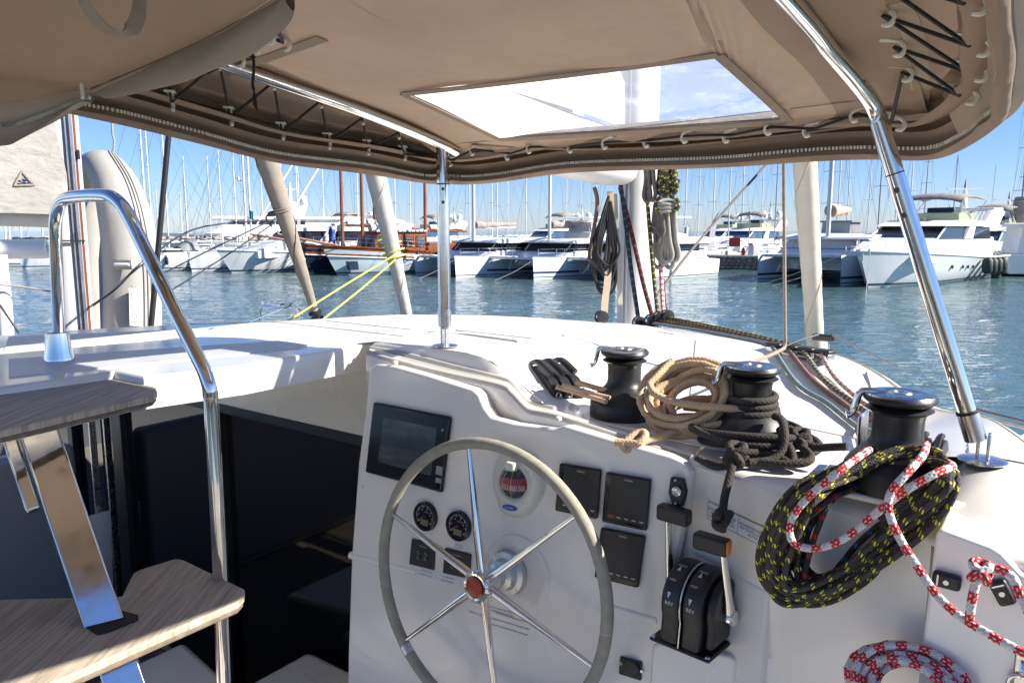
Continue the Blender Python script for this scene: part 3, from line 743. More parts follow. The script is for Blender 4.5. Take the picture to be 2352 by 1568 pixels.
for i in range(13):
    r = []
    for j in range(13):
        s = lerp(lerp(win[0][0], win[1][0], j / 12), lerp(win[3][0], win[2][0], j / 12), i / 12); u = lerp(lerp(win[0][1], win[1][1], j / 12), lerp(win[3][1], win[2][1], j / 12), i / 12)
        r.append(B(s, u, zb(s, u) + .003 + .004 * sin(i * 1.3) * sin(j * .9)))
    wrow.append(r)
G().sheet(wrow).build('roof_window', M['vinyl'], bim, smooth=60)
def strip(pts, wd, mat, nm, dz=-.004, par=bim):
    """flat tape sewn under the cloth along boat-coordinate points"""
    rows = []
    for i, (s, u) in enumerate(pts):
        a = pts[max(0, i - 1)]; b = pts[min(len(pts) - 1, i + 1)]; d = V((b[0] - a[0], b[1] - a[1], 0)).normalized(); n = V((-d.y, d.x, 0))
        rows.append([B(s + n.x * k * wd, u + n.y * k * wd, zb(s + n.x * k * wd, u + n.y * k * wd) + dz) for k in (-1, 0, 1)])
    return G().solid(rows, Z * .0025).build(nm, M[mat], par, smooth=40)
def seg(a, b, n=16): return [(lerp(a[0], b[0], k / n), lerp(a[1], b[1], k / n)) for k in range(n + 1)]
for i in range(4):
    a, b = win[i], win[(i + 1) % 4]; c = (sum(p[0] for p in win) / 4, sum(p[1] for p in win) / 4)
    mv = lambda p: (p[0] + (p[0] - c[0]) * .03, p[1] + (p[1] - c[1]) * .05)
    strip(seg(mv(a), mv(b)), .013, 'canvast', 'window_binding', -.006)
def px_strip(pts, wd, mat, nm, dz=-.006): return strip([on_b(*p) for p in pts], wd, mat, nm, dz)
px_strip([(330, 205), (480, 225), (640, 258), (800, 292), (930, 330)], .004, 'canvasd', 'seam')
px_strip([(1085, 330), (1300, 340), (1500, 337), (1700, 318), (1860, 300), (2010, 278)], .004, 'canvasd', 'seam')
px_strip([(420, 205), (500, 170), (640, 120), (740, 84)], .016, 'canvast', 'edge_tape')
px_strip([(2062, 0), (2085, 40), (2108, 100), (2114, 200), (2112, 255)], .019, 'canvasl', 'edge_tape')
# double rows of stitching beside the tapes and along the cloth edge
for q in ([(-1.8, .3), (-1.8, 1.2), (-1.79, 2.03)], [(-1.77, .3), (-1.77, 1.2), (-1.765, 2.0)], [(-1.76, 2.06), (-1.2, 2.05), (-.36, 2.02)], [(-1.2, -.4), (-1.2, 1.0), (-1.2, 1.2)]):
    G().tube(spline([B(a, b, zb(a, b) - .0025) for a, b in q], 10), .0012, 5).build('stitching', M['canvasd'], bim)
# frame tubes
def P3(s, u, dz=0): return B(s, u, zb(s, u) + dz)
p1b = az(1022, 797, zr(*sgn(az(1022, 797, -.41))[:2])); s1, u1, z1 = sgn(p1b)
p1t = B(s1, u1, zb(s1, u1) - .018)
pb = V((p1b.x, p1b.y, p1b.z))
fr = G().tube([pb + Z * .085, pb + Z * .4, p1t + Z * .0], .0222, 16); fr.build('support_post', M['steel'], bim, smooth=50)
sL = [B(s1 + .02, u, zb(s1 + .02, u) - .026) for u in (u1 + .12, u1 + .05, u1, u1 - .15, u1 - .35, .6 + u1 - 1.2, 1.2, .8, .3, -.4)]
sL = [B(s1 + .02 - .06 * sm(1.9, 1.0, u), u, zb(s1, u) - .016) for u in (u1 + .05, u1 + .02, u1 - .05, 1.7, 1.5, 1.2, .9, .5, 0, -.5)]
G().tube(spline(sL, 4), .0185, 14).build('side_tube', M['steel'], bim, smooth=50)
G().tube([pb + Z * .075, pb + Z * .135], .0245, 16).build('post_sleeve', M['satin'], bim, smooth=50)
G().tube([pb + Z * .57, pb + Z * .575], .0226, 16).build('post_joint', M['wire'], bim)
for hz in (.555, .51): G().lathe([(0, 0), (.006, 0), (.005, .004), (0, .004)], pb + Z * hz - V((pb.x, pb.y, 0)).normalized() * .022, -V((pb.x, pb.y, 0)).normalized(), 10).build('rivet', M['wire'], bim)
G().lathe([(0, 0), (.047, 0), (.047, .003), (.04, .005), (.018, .006), (0, .006)], pb + Z * .004, n=24).build('base_plate', M['satin'], bim)
for k in (-1, 1): G().box(pb + Z * .04 + S * .010 * k, S * .003, F * .010, Z * .034).build('fork', M['satin'], bim, bevel=.002)
G().lathe([(0, -.016), (.005, -.016), (.005, .016), (0, .016)], pb + Z * .068, S, 10).build('hinge_pin', M['satin'], bim)
# starboard post, leaning
zq = zr(-.13, 2.0); q0 = az(2256, 1058, -.51)
zq = q0.z - EYE
qb = au(2010, 250, 1.88); q1 = qb
q2, q3 = B(*on_b(1905, 95), zb(*on_b(1905, 95)) - .016), B(*on_b(1822, -10), zb(*on_b(1822, -10)) - .016)
q4 = q3 + (q3 - q2).normalized() * .9; q4.z = EYE + zb(sgn(q4)[0], sgn(q4)[1]) - .03
qd = (q1 - q0).normalized()
G().tube([q0 + qd * .07] + [q1 - qd * .03], .0195, 16).build('support_post', M['steel'], bim, smooth=50)
G().tube(spline([q1 - qd * .06, q1, lerp(q1, q2, .4) + Z * .006, q2, q3, q4], 6), .0185, 16).build('side_tube', M['steel'], bim, smooth=50)
tj = .815
G().tube([lerp(q0, q1, tj), lerp(q0, q1, tj + .004)], .0200, 16).build('post_joint', M['wire'], bim)
for t in (.77, .70): G().lathe([(0, 0), (.007, 0), (.006, .004), (0, .004)], lerp(q0, q1, t) - F * .0185 - S * .004, -F, 10).build('rivet', M['wire'], bim)
G().tube([q0 + qd * .05, q0 + qd * .115], .0225, 16).build('post_sleeve', M['satin'], bim, smooth=50)
G().tube([q0 + qd * .112, q0 + qd * .118], .0235, 16).build('rubber_ring', M['rubber'], bim)
G().lathe([(0, 0), (.05, 0), (.05, .003), (.042, .006), (.02, .008), (0, .008)], q0, n=24).build('base_plate', M['satin'], bim)
for k in (-1, 1): G().box(q0 + Z * .035 + S * .010 * k, S * .0035, F * .011, Z * .03).build('fork', M['satin'], bim, bevel=.002)
# ---------------------------------------------------------------- hanging lip with zip, laced to the cloth
lip_px = [(200, 205, 1.00), (235, 250, 1.06), (330, 282, None)]
lip = [(-1.99, 0.55, 0.379), (-1.985, 0.85, 0.349), (-1.975, 1.02, 0.322), (-1.965, 1.26, 0.292), (-1.955, 1.55, 0.258), (-1.945, 1.83, 0.244), (-1.93, 2.085, 0.233), (-1.905, 2.155, 0.226), (-1.84, 2.19, 0.224),
       (-1.66, 2.2, 0.229), (-1.36, 2.205, 0.244), (-0.98, 2.205, 0.244), (-0.69, 2.2, 0.240), (-0.45, 2.175, 0.238), (-0.285, 2.115, 0.230), (-0.19, 1.94, 0.245), (-0.145, 1.8, 0.268), (-0.125, 1.54, 0.304), (-0.12, 1.28, 0.354), (-0.12, 0.93, 0.424), (-0.12, 0.45, 0.504), (-0.125, 0, 0.554)]
lp = spline([V(p) for p in lip], 8)
def lip_section(i, prof, k=1):
    p = lp[i]; a = lp[max(0, i - 1)]; b = lp[min(len(lp) - 1, i + 1)]; d = V((b.x - a.x, b.y - a.y, 0)).normalized(); n = V((-d.y, d.x, 0))   # outwards is n
    out = []
    for (o, z) in prof: out.append(B(p.x + n.x * o, p.y + n.y * o, p.z + z))
    return out
c0 = V((-1.1, 1.2, 0))
def lip_rows(prof, f=None):
    rows = []
    for i in range(len(lp)):
        p = lp[i]; a = lp[max(0, i - 1)]; b = lp[min(len(lp) - 1, i + 1)]; d = V((b.x - a.x, b.y - a.y, 0)).normalized(); n = V((-d.y, d.x, 0))
        if n.dot(V((p.x, p.y, 0)) - c0) < 0: n = -n
        w1 = .004 * sin(i * .7) + .003 * sin(i * .23 + 1); w2 = .005 * sin(i * .31 + 2)
        rows.append([B(p.x + n.x * (o + w1 * k), p.y + n.y * (o + w1 * k), p.z + z + w2 * k) for (o, z, k) in prof])
    return rows
side = [(-.058, .030, 1), (-.048, .022, 1), (-.02, .026, .5), (.0, .038, .3), (.02, .036, .3), (.018, .024, .6), (-.004, .014, 1), (.006, .004, 1), (.022, -.002, 1), (.026, -.018, .8), (.004, -.030, 1), (-.004, -.044, 1), (.012, -.056, .6), (.024, -.048, .4), (.03, -.02, .2), (.028, .03, .2), (.012, .060, .2), (-.03, .074, .2), (-.066, .078, .2)]
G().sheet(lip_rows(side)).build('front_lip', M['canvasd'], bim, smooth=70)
zt = G(); zl = lip_rows([(.004, -.0235, .9), (.004, -.0285, .9)])
acc = 0
for i in range(len(zl) - 1):
    p, q = zl[i], zl[i + 1]; L = (q[0] - p[0]).length; m = max(1, int(L / .0085))
    for k in range(m):
        c = lerp((p[0] + p[1]) / 2, (q[0] + q[1]) / 2, k / m); d = (q[0] - p[0]).normalized(); n = d.cross(Z).normalized()
        zt.box(c, d * .0028, n * .0055, Z * .0042)
zo = zt.build('zip_teeth', M['hook'], bim, smooth=0); zo['kind'] = 'stuff'
# the front bow tube inside the lip
G().tube([B(p.x * 1.0, p.y - .02, p.z + .062) for p in lp[::3]], .013, 8).build('bow_tube', M['canvasd'], bim)
# white edge valance on the starboard side
rows = []
for i in range(len(lp)):
    p = lp[i]
    if p.y > 2.04 or p.x < -1: continue
    rows.append([B(p.x - .035, p.y, p.z + .075), B(p.x - .015, p.y, p.z + .02), B(p.x + .012, p.y, p.z - .035), B(p.x + .05, p.y + .01, p.z - .02), B(p.x + .07, p.y + .01, p.z + .06)])
G().sheet(rows).build('edge_valance', M['canvasl'], bim, smooth=60)
G().sheet([[B(a, u, zb(-.3, u) + dz) for a, dz in ((-.44, .055), (-.36, .055), (-.28, .055), (-.2, .06), (-.13, .04), (-.09, -.02))] for u in [lerp(-.5, 2.16, k / 16) for k in range(17)]]).build('outer_cover', M['canvas'], bim, smooth=60)
G().sheet([[B(a, u, zb(-1.85, u) + dz) for a, dz in ((-1.68, .05), (-1.8, .045), (-1.9, .02), (-1.96, -.02), (-1.99, -.06))] for u in [lerp(-.5, 2.16, k / 16) for k in range(17)]]).build('outer_cover', M['canvas'], bim, smooth=60)
# lacing hooks and shock cord
def hook_mesh():
    g = G(); g.tube(spline([V((-.014, 0, .006)), V((0, 0, .002)), V((.012, 0, -.002)), V((.019, 0, -.012)), V((.014, 0, -.021)), V((.004, 0, -.020))], 4), [.0065, .006, .0055, .005, .0045, .0045, .004, .004, .004, .004, .004, .004, .004, .004, .004, .004, .004, .0038, .0036, .0034, .003][:21], 7)
    g.v = [p * 1.35 for p in g.v]; g.box((-.022, 0, .011), (.018, 0, 0), (0, .013, 0), (0, 0, .0022)); return g
hk0 = None
def hook(pos, direc, nm='lacing_hook'):
    global hk0
    d = V((direc.x, direc.y, 0)).normalized()
    if hk0 is None: hk0 = hook_mesh().build(nm, M['hook'], None, origin=(0, 0, 0), bevel=0); o = hk0
    else: o = hk0.copy(); C.objects.link(o)
    o.parent = bim; o.location = pos - bim.location; o.rotation_euler = (0, 0, atan2(d.y, d.x)); return o
# edge of cloth and lip, in boat coordinates, walked from the port side round to starboard
def cl(p): return B(p[0], p[1], zb(p[0], p[1]) - .012)
port_c = [(-1.82, 1.06), (-1.825, 1.22), (-1.83, 1.39), (-1.835, 1.56), (-1.84, 1.73), (-1.84, 1.89)]
port_l = [(-1.925, 1.14), (-1.922, 1.31), (-1.918, 1.48), (-1.912, 1.65), (-1.905, 1.81), (-1.885, 1.96)]
front_c = [(-1.68, 2.090), (-1.45, 2.100), (-1.17, 2.105), (-.91, 2.105), (-.67, 2.100), (-.45, 2.075)]
front_l = [(-1.80, 2.125), (-1.56, 2.140), (-1.31, 2.145), (-1.04, 2.145), (-.79, 2.140), (-.565, 2.120), (-.375, 2.075)]
star_c = [(-.32, 1.86), (-.315, 1.72), (-.31, 1.57), (-.305, 1.40), (-.30, 1.23), (-.30, 1.05)]
star_l = [(-.21, 1.87), (-.185, 1.74), (-.17, 1.59), (-.165, 1.43), (-.16, 1.26), (-.16, 1.07)]
def lipz(s, u):
    best = min(lp, key=lambda p: (p.x - s) ** 2 + (p.y - u) ** 2); return best.z + .024
seqs = []
chain = []
def zigzag(cs, ls, first='c'):
    pts = []
    for i in range(max(len(cs), len(ls))):
        for w in (('c', 'l') if first == 'c' else ('l', 'c')):
            arr = cs if w == 'c' else ls
            if i < len(arr):
                p = arr[i]; P = cl(p) if w == 'c' else B(p[0], p[1], lipz(*p))
                pts.append(P); oth = (ls if w == 'c' else cs)[min(i, len(ls if w == 'c' else cs) - 1)]
                d = S * (oth[0] - p[0]) + F * (oth[1] - p[1]); hook(P + Z * .012 - d.normalized() * .006, -d if w == 'l' else d)
    for a, b in zip(pts, pts[1:]):
        G().tube([a, b], .0038, 6).build('lacing_cord', M['cord'], bim)
    return pts
zp = zigzag(port_c, port_l); zf = zigzag(front_c, front_l, 'l'); zs = zigzag(star_c, star_l)
G().tube([zp[-1], zf[0]], .0042, 6).build('lacing_cord', M['cord'], bim); G().tube([zf[-1], zs[0]], .0042, 6).build('lacing_cord', M['cord'], bim)
# aft corner lacing with its knot and loose end, by the roll
cpx = [(648, 82, .0), (612, 66, -.02), (578, 92, -.03), (545, 122, -.03), (440, 172, -.03)]
cc_ = []
for x, y, dz in cpx:
    s, u = on_b(x, y); P = B(s, u, zb(s, u) - .015); cc_.append(P); hook(P + Z * .01, S)
for x, y in ((592, -8), (628, -8)):
    s, u = on_b(x, y); a = B(s, u, zb(s, u) - .04); G().tube([a, cc_[1] if x < 600 else cc_[0]], .005, 6).build('lacing_cord', M['cord'], bim)
for a, b in zip(cc_, cc_[1:]): G().tube([a, b], .0046, 6).build('lacing_cord', M['cord'], bim)
kn = cc_[2] - Z * .01
G().tube(spline([kn + V((.012 * cos(t) * (1 + .3 * sin(2 * t)), .010 * sin(3 * t), .011 * sin(t))) for t in [k * .55 for k in range(14)]], 3), .005, 6).build('cord_knot', M['cord'], bim)
tl = spline([kn, kn - Z * .035 + S * .004, kn - Z * .075 - S * .004, kn - Z * .09], 4)
G().tube(tl, .004, 6).build('cord_tail', M['cord'], bim)
for k in range(4): G().tube(spline([tl[-1], tl[-1] - Z * .02 + S * .004 * (k - 1.5), tl[-1] - Z * (.035 + .006 * k) + S * .005 * (k - 1)], 3), .0014, 5).build('frayed_strand', M['cord'], bim)
# ================================================================ cockpit canopy, port side
cab = thing('cockpit_canopy', 'sagging taupe canvas awning over the cockpit with a grey rolled flap and webbing strap', 'awning', B(-2.2, .9, .2))
fe = [(640, -14, 1.40), (600, 12, 1.43), (520, 62, 1.50), (420, 112, 1.62), (320, 156, 1.76), (205, 204, 1.98)]   # front edge, horizontal distance
fe2 = [(150, 214, 2.05), (60, 232, 2.1), (0, 240, 2.14), (-160, 262, 2.22), (-420, 300, 2.3)]
E1 = spline([ad(*p) for p in fe], 6); E2 = spline([ad(*fe[-1])] + [ad(*p) for p in fe2], 6)
edge = E1 + E2[1:]
rows = [edge]
aft = -F * 1.0 - S * .55
for k, (d, dz) in enumerate([(.08, .004), (.2, .005), (.4, .03), (.65, .075), (.95, .12), (1.4, .16), (1.9, .18)]):
    rows.append([p + aft.normalized() * d + Z * (dz + .012 * sin(i * .22 + k) - .02 * sm(0, .4, d) * sin(i * .12)) for i, p in enumerate(edge)])
G().sheet(rows).build('canopy_cloth', M['canvas'], cab, smooth=70)
# hanging valance with zip along the port part
vr = []
for i, p in enumerate(E2):
    k = sm(0, len(E2) * .5, i)
    vr.append([p + Z * .004, p - Z * (.012 + .012 * k), p - Z * (.02 + .028 * k) + F * .01, p - Z * (.028 + .05 * k) + F * .005, p - Z * (.03 + .066 * k) - F * .02])
G().sheet(vr).build('valance', M['canvast'], cab, smooth=70)
zt = G()
for i in range(len(vr) - 1):
    for k in range(8):
        c = lerp(vr[i][2], vr[i + 1][2], k / 8) - F * .012; d = (vr[i + 1][2] - vr[i][2]).normalized(); zt.box(c, d * .003, Z * .004, d.cross(Z) * .003)
zo = zt.build('zip_teeth', M['hook'], cab, smooth=0); zo['kind'] = 'stuff'
# the rolled grey flap under the front edge
rr = []
m_ = len(E1)
for i, p in enumerate(E1):
    t = i / (m_ - 1); r0 = .031 * (sin(pi * min(1, (t * .94 + .05) * 1.0)) ** .45)
    c = p + F * .018 - Z * (r0 * .7) + S * .008
    rr.append((c, max(.004, r0)))
rl = G(); path = [a for a, b in rr]
n = 18; rows = []
for i, (c, r0) in enumerate(rr):
    d = (path[min(i + 1, m_ - 1)] - path[max(i - 1, 0)]).normalized(); x = Z; y = d.cross(Z).normalized()
    rows.append([c + (x * cos(2 * pi * k / n) * (1.0) + y * sin(2 * pi * k / n) * .8) * r0 * (1 + .10 * sin(3 * 2 * pi * k / n + i * .15) + .05 * sin(i * .6 + k)) for k in range(n)])
rl.sheet(rows, closed=True); rl.build('rolled_flap', M['canvasg'], cab, smooth=80)
G().tube([p - Z * .004 + F * .004 for p in E1], .004, 6).build('piping', M['canvast'], cab)
zpull = E1[-1] - Z * .012 + S * .03
G().box(zpull - F * .03, S * .006, F * .003, Z * .018).build('zip_pull', M['hook'], cab, bevel=.003)
# webbing strap loop
st = [ad(172, -60, 1.25), ad(190, 0, 1.27), ad(212, 38, 1.29), ad(240, 66, 1.30), ad(270, 77, 1.30), ad(300, 66, 1.31), ad(314, 40, 1.31), ad(319, 5, 1.31), ad(318, -60, 1.30)]
sp_ = spline(st, 6); rows = []
for i, p in enumerate(sp_):
    tw_ = .3 + 1.0 * sm(.45, .62, i / len(sp_)); wv = (S * cos(tw_) + (-F * .4 + Z * .1) * sin(tw_)).normalized() * .017
    rows.append([p - wv, p + wv])
G().solid(rows, F * .003).build('webbing_strap', M['canvasg'], cab, smooth=60)
# ================================================================ steering wheel
W0 = EV + WC
wh = thing('steering_wheel', 'six-spoke stainless steering wheel with grey suede rim and red hub cap', 'steering wheel', W0 - N * KH)
ROT = .211
def wp(a, r, off=0): return W0 + (S * cos(a + ROT) + U * sin(a + ROT)) * r + N * off
G().tube([wp(2 * pi * k / 72, .415) for k in range(72)], .0175, 14, closed=True).build('rim', M['suede'], wh, smooth=60)
for k in range(6):
    a = radians(30 + 60 * k)
    G().tube([wp(a, .028, .004), wp(a, .15, .004), wp(a, .404, 0)], [.0135, .0125, .0065], 12).build('spoke', M['steel'], wh, smooth=60)
wrp = [wp(radians(214), .415 + .0) + (wp(radians(214), 1) - W0) * 0]
def rimband(a0, a1, r, mat, nm):
    G().tube([wp(lerp(a0, a1, k / 6), .415) for k in range(7)], r, 14).build(nm, M[mat], wh, smooth=60)
rimband(radians(211.5), radians(215.5), .0183, 'satin', 'rim_clamp'); rimband(radians(345), radians(345.5), .0179, 'gasket', 'rim_stitch')
G().lathe([(0, -.045), (.030, -.045), (.034, -.02), (.034, .012), (.044, .022), (.046, .034), (.040, .040), (.033, .0385), (.030, .034), (0, .034)], W0 + N * .004, N, 28).build('hub', M['steel'], wh)
G().lathe([(0, .036), (.029, .036), (.028, .0415), (.018, .0435), (0, .044)], W0 + N * .004, N, 28).build('hub_cap', M['red'], wh)
G().lathe([(0, 0), (.068, 0), (.070, .006), (.066, .022), (.050, .026), (.046, .034), (.044, .05), (.028, .056), (.024, .10), (0, .10)], W0 - N * (KH - .002), N, 36).build('steering_boss', M['alu'], wh)
for k in range(4):
    a = radians(45 + 90 * k); G().lathe([(0, 0), (.008, 0), (.007, .003), (0, .003)], W0 - N * (KH - .0245) + (S * cos(a) + U * sin(a)) * .058, N, 10).build('boss_screw', M['satin'], wh)
# moulded dish behind the wheel
G().lathe([(.125, .0), (.12, .006), (.108, .008), (.095, .0045), (.0, .002)], W0 - N * KH + S * .03, N, 40).build('boss_moulding', M['gel'], yacht)
# ================================================================ instruments on the console
def kq(q, off): return [ak(x, y, off) for x, y in q]
def kpl(name, q, t0, t1, mat, par, bevel=.004, seg=3):
    p = kq(q, t0); return G().prism(p, N * (t1 - t0)).build(name, M[mat], par, bevel=bevel, seg=seg, recalc=True)
def krow(x, y, off): return ak(x, y, off)
def insetq(q, f):
    cx_ = sum(p[0] for p in q) / 4; cy_ = sum(p[1] for p in q) / 4; return [(cx_ + (x - cx_) * f, cy_ + (y - cy_) * f) for x, y in q]
def ktext(name, body, x, y, h, mat, par, off, width=None): return text(name, body, ak(x, y, off), S, U, h, M[mat], par, .0008, width)
pq = [(863, 922), (1041, 956), (1020, 1130), (845, 1083)]
cp = thing('chartplotter', 'large black chartplotter screen flush-mounted high on the helm console', 'chartplotter', ak(932, 1106))
kpl('bezel', pq, 0, .016, 'gloss', cp, .008)
kpl('screen', [(882, 958), (1004, 983), (990, 1092), (868, 1060)], .0155, .0168, 'screen', cp, .0005)
for q in [(1003, 1068, 1017, 1072, 1015, 1092, 1001, 1088), (1002, 1096, 1014, 1099, 1013, 1110, 1000, 1107)]:
    kpl('button', [(q[0], q[1]), (q[2], q[3]), (q[4], q[5]), (q[6], q[7])], .0155, .0175, 'greymast', cp, .001)
G().lathe([(0, 0), (.0035, 0), (.003, .002), (0, .002)], ak(1017, 987, .016), N, 10).build('indicator', M['wink'], cp)
dq = [([(1291, 1061), (1385, 1076), (1376, 1190), (1280, 1170)], 'first black square instrument display nearest the compass', 'dot'),
      ([(1397, 1081), (1499, 1098), (1489, 1217), (1387, 1195)], 'black square instrument display with a small red key light', 'red'),
      ([(1385, 1208), (1486, 1228), (1470, 1347), (1370, 1322)], 'lowest black square instrument display under the one with the red light', 'low')]
for q, lb, kd in dq:
    t = thing('instrument_display', lb, 'display', ak(q[2][0], q[2][1]), 'square displays on the helm console')
    kpl('case', q, 0, .017, 'gloss', t, .006)
    kpl('screen', [(lerp(a[0], b[0], .5) + (p[0] - lerp(a[0], b[0], .5)) * .88, lerp(a[1], b[1], .5) + (p[1] - lerp(a[1], b[1], .5)) * .88) for p, a, b in zip(q, [q[0]] * 4, [q[2]] * 4)], .0165, .0175, 'black', t, .0005)
    cx_ = lerp(q[0][0], q[1][0], .36); cy_ = lerp(q[0][1], q[1][1], .36) + 13
    ktext('brand_lettering', 'GARMIN', cx_, cy_ + 3, .0050, 'wink', t, .0178)
    for j in range(5):
        f = .16 + .17 * j; x = lerp(q[3][0], q[2][0], f); y = lerp(q[3][1], q[2][1], f) - 14
        red = kd == 'red' and j == 0
        if kd == 'dot' and j in (1, 2, 3): continue
        G().box(ak(x, y, .0178), S * (.009 if red else .006), U * (.0035 if red else .0012), N * .0006).build('key_mark', M['redp' if red else 'wink'], t)
# tachometers
def gauge(x, y, lb, second):
    t = thing('tachometer', lb, 'gauge', ak(x, y), 'engine tachometers'); c = ak(x, y); R = .050
    G().lathe([(0, 0), (R, 0), (R, .008), (R * .97, .014), (R * .9, .016), (R * .84, .013), (R * .82, .009), (0, .009)], c, N, 36).build('bezel', M['gloss'], t)
    tk = G()
    for k in range(36):
        a = radians(215 - 255 * k / 35); big = k % 5 == 0; d = S * cos(a) + U * sin(a)
        tk.box(c + d * R * (.68 if big else .72) + N * .0098, d * R * (.09 if big else .05), d.cross(N) * (.0008 if big else .0004), N * .0004)
    o = tk.build('dial_marks', M['wink'], t); o['kind'] = 'stuff'
    for k, a in enumerate((215, 168, 118, 66, 18)):
        p = c + (S * cos(radians(a)) + U * sin(radians(a))) * R * .5 + N * .0095; text('dial_number', str(k), p - S * .003 - U * .003, S, U, .007, M['wink'], t)
    text('dial_lettering', 'RPM x 1000', c + S * -.002 + U * .014 + N * .0095, S, U, .0034, M['wink'], t)
    d = (S * cos(radians(208)) + U * sin(radians(208)))
    G().prism([c + N * .0105 + d.cross(N) * .0022, c + N * .0105 - d.cross(N) * .0022, c + N * .0105 + d * R * .62], N * .0008).build('needle', M['redp'], t)
    G().lathe([(0, .010), (.006, .010), (.005, .0125), (0, .013)], c, N, 14).build('needle_boss', M['black'], t)
    G().box(c - U * R * .42 + N * .0098, S * R * .34, U * R * .2, N * .0004).build('hour_display', M['olive'], t)
M['olive'] = mk('lcd_glass', (.17, .17, .10), .25)
gauge(980, 1184, 'round black engine tachometer beneath the chartplotter', False)
gauge(1056, 1206, 'round black tachometer partly behind the upright wheel spoke', True)
# engine panels
def epanel(q, lb, ks):
    t = thing('engine_switchboard', lb, 'switch panel', ak(*q[3]), 'engine switch panels'); kpl('plate', q, 0, .007, 'black', t, .004)
    cx_ = sum(p[0] for p in q) / 4; cy_ = sum(p[1] for p in q) / 4; c = ak(cx_, cy_, .007)
    text('panel_lettering', 'VOLVO PENTA', c - S * .022 + U * .022, S, U, .0038, M['wink'], t)
    for (a, b, ring) in ks:
        p = c + S * a + U * b
        G().lathe([(.0, 0), (.0065, 0), (.006, .004), (.004, .004), (.0035, .003), (0, .003)], p, N, 14).build('push_button', M['rubber'], t)
        G().lathe([(.0045, .0042), (.005, .0046), (.0055, .0042)], p, N, 14).build('button_ring', M['wink'], t)
KS = [(-.02, 0, 1), (-.02, -.018, 1), (.014, .002, 1), (.011, -.014, 1)]
epanel([(948, 1235), (1002, 1246), (999, 1308), (942, 1294)], 'small black engine panel directly under the upper tachometer', KS)
epanel([(1024, 1256), (1084, 1271), (1081, 1328), (1019, 1314)], 'small black engine panel tucked behind the wheel hub spokes', KS)
lb_ = thing('ignition_notice', 'white ignition notice strip in French and English under the engine panels', 'notice', ak(1010, 1330))
kpl('plate', [(963, 1301), (1060, 1327), (1059, 1347), (962, 1320)], .0, .0012, 'paper', lb_, .0002)
sl1 = (ak(1059, 1336) - ak(963, 1310)).normalized()
up1 = N.cross(sl1)
def btext(body, x, y, h, par, mat='ink', w_=None, off=.0014): return text('lettering', body, ak(x, y, off), sl1, up1, h, M[mat], par, .0006, w_)
btext('COUPER LE CONTACT', 967, 1310, .0052, lb_, w_=.05); btext('APRES ARRET DU MOTEUR', 965, 1318, .0052, lb_, w_=.054)
btext('CUT CONTACT AFTER', 1017, 1324, .0052, lb_, w_=.046); btext('STOPPING OF THE MOTOR', 1013, 1332, .0052, lb_, w_=.052)
lb2 = thing('engine_tag', 'tiny engine label under the tachometer beside the spoke', 'notice', ak(1060, 1256))
kpl('plate', [(1044, 1245), (1074, 1252), (1074, 1262), (1043, 1255)], 0, .001, 'paper', lb2, .0002)
for b, y in (('MOTEUR TRIBORD', 1250.5), ('STARBOARD ENGINE', 1255.5)): btext(b, 1046, y, .0034, lb2, w_=.033, off=.0012)
lb3 = thing('caution_notice', 'printed caution text about reefing and the wheel below the hub', 'notice', ak(1170, 1420))
for i, (b, x, y, w_) in enumerate([('ATTENTION: par mer forte ou fort vent, ou risque de vent (orages, grains),', 1080, 1380, .18), ('prendre des ris selon le manuel d\'usage.', 1128, 1401, .085),
                                   ('Maintenir fermement la barre en marche arriere de la voilure', 1138, 1408, .165), ('CAUTION : In heavy weather, it is necessary to reef as described in the information manual', 1078, 1405, .235),
                                   ('and maintain the steering wheel strictly in reverse gear.', 1120, 1431, .155)]):
    text('lettering', b, ak(x, y, .0006), sl1, up1, .0062, M['ink'], lb3, .0006, w_)
# compass
cs = thing('compass', 'ivory bulkhead compass with red card and blue oval badge beside the wheel', 'compass', ak(1195, 1180))
oc = ak(1190, 1106)
ol = [(1196, 1032), (1225, 1042), (1246, 1066), (1254, 1100), (1250, 1132), (1238, 1154), (1222, 1178), (1198, 1187), (1170, 1183), (1156, 1168), (1148, 1140), (1139, 1112), (1140, 1080), (1150, 1052), (1170, 1036)]
ola = [V(p) for p in spline([V((x, y, 0)) for x, y in ol], 3, True)]
pa = [ak(p.x, p.y, 0) for p in ola]; cen = sum(pa, V()) / len(pa)
def scp(f, off): return [cen + (p - cen) * f + N * off for p in pa]
hg = G(); hg.sheet([r + [r[0]] for r in [scp(1, 0), scp(1, .010), scp(.95, .022), scp(.82, .034), scp(.70, .036)]]); hg.add(scp(.70, .036), [list(range(len(pa)))])
hg.build('housing', M['compass'], cs, smooth=50, recalc=True)
dc = ak(1186, 1107, .022); RB = .0525
G().lathe([(RB * 1.02, .002), (RB * 1.17, .010), (RB * 1.20, .016), (RB * 1.12, .020), (RB * 1.0, .017)], dc, N, 36).build('bezel_ring', M['compass'], cs)
M['card'] = mk('compass_card', (.02, .03, .05), .2); M['cardred'] = mk('compass_red_band', (.33, .012, .02), .3)
def ball(c, r, a0, a1, nm, mat, par, n=30, A=None):
    G().lathe([(max(1e-7, r * cos(a)), r * sin(a)) for a in [lerp(a0, a1, k / 12) for k in range(13)]], c, A or U, n).build(nm, M[mat], par, smooth=70)
ball(dc, RB * .95, -pi / 2 + .001, pi / 2 - .001, 'bowl', 'card', cs)
ball(dc, RB * .965, -.33, .42, 'card_band', 'cardred', cs)
tkm = G()
for k in range(60):
    a = 2 * pi * k / 60; d = -N * -cos(a) + S * sin(a); z_ = -.27; rr_ = RB * .97
    tkm.box(dc + d * rr_ * cos(z_) + U * rr_ * sin(z_), U * .0025, d.cross(U) * .0004, d * .0003)
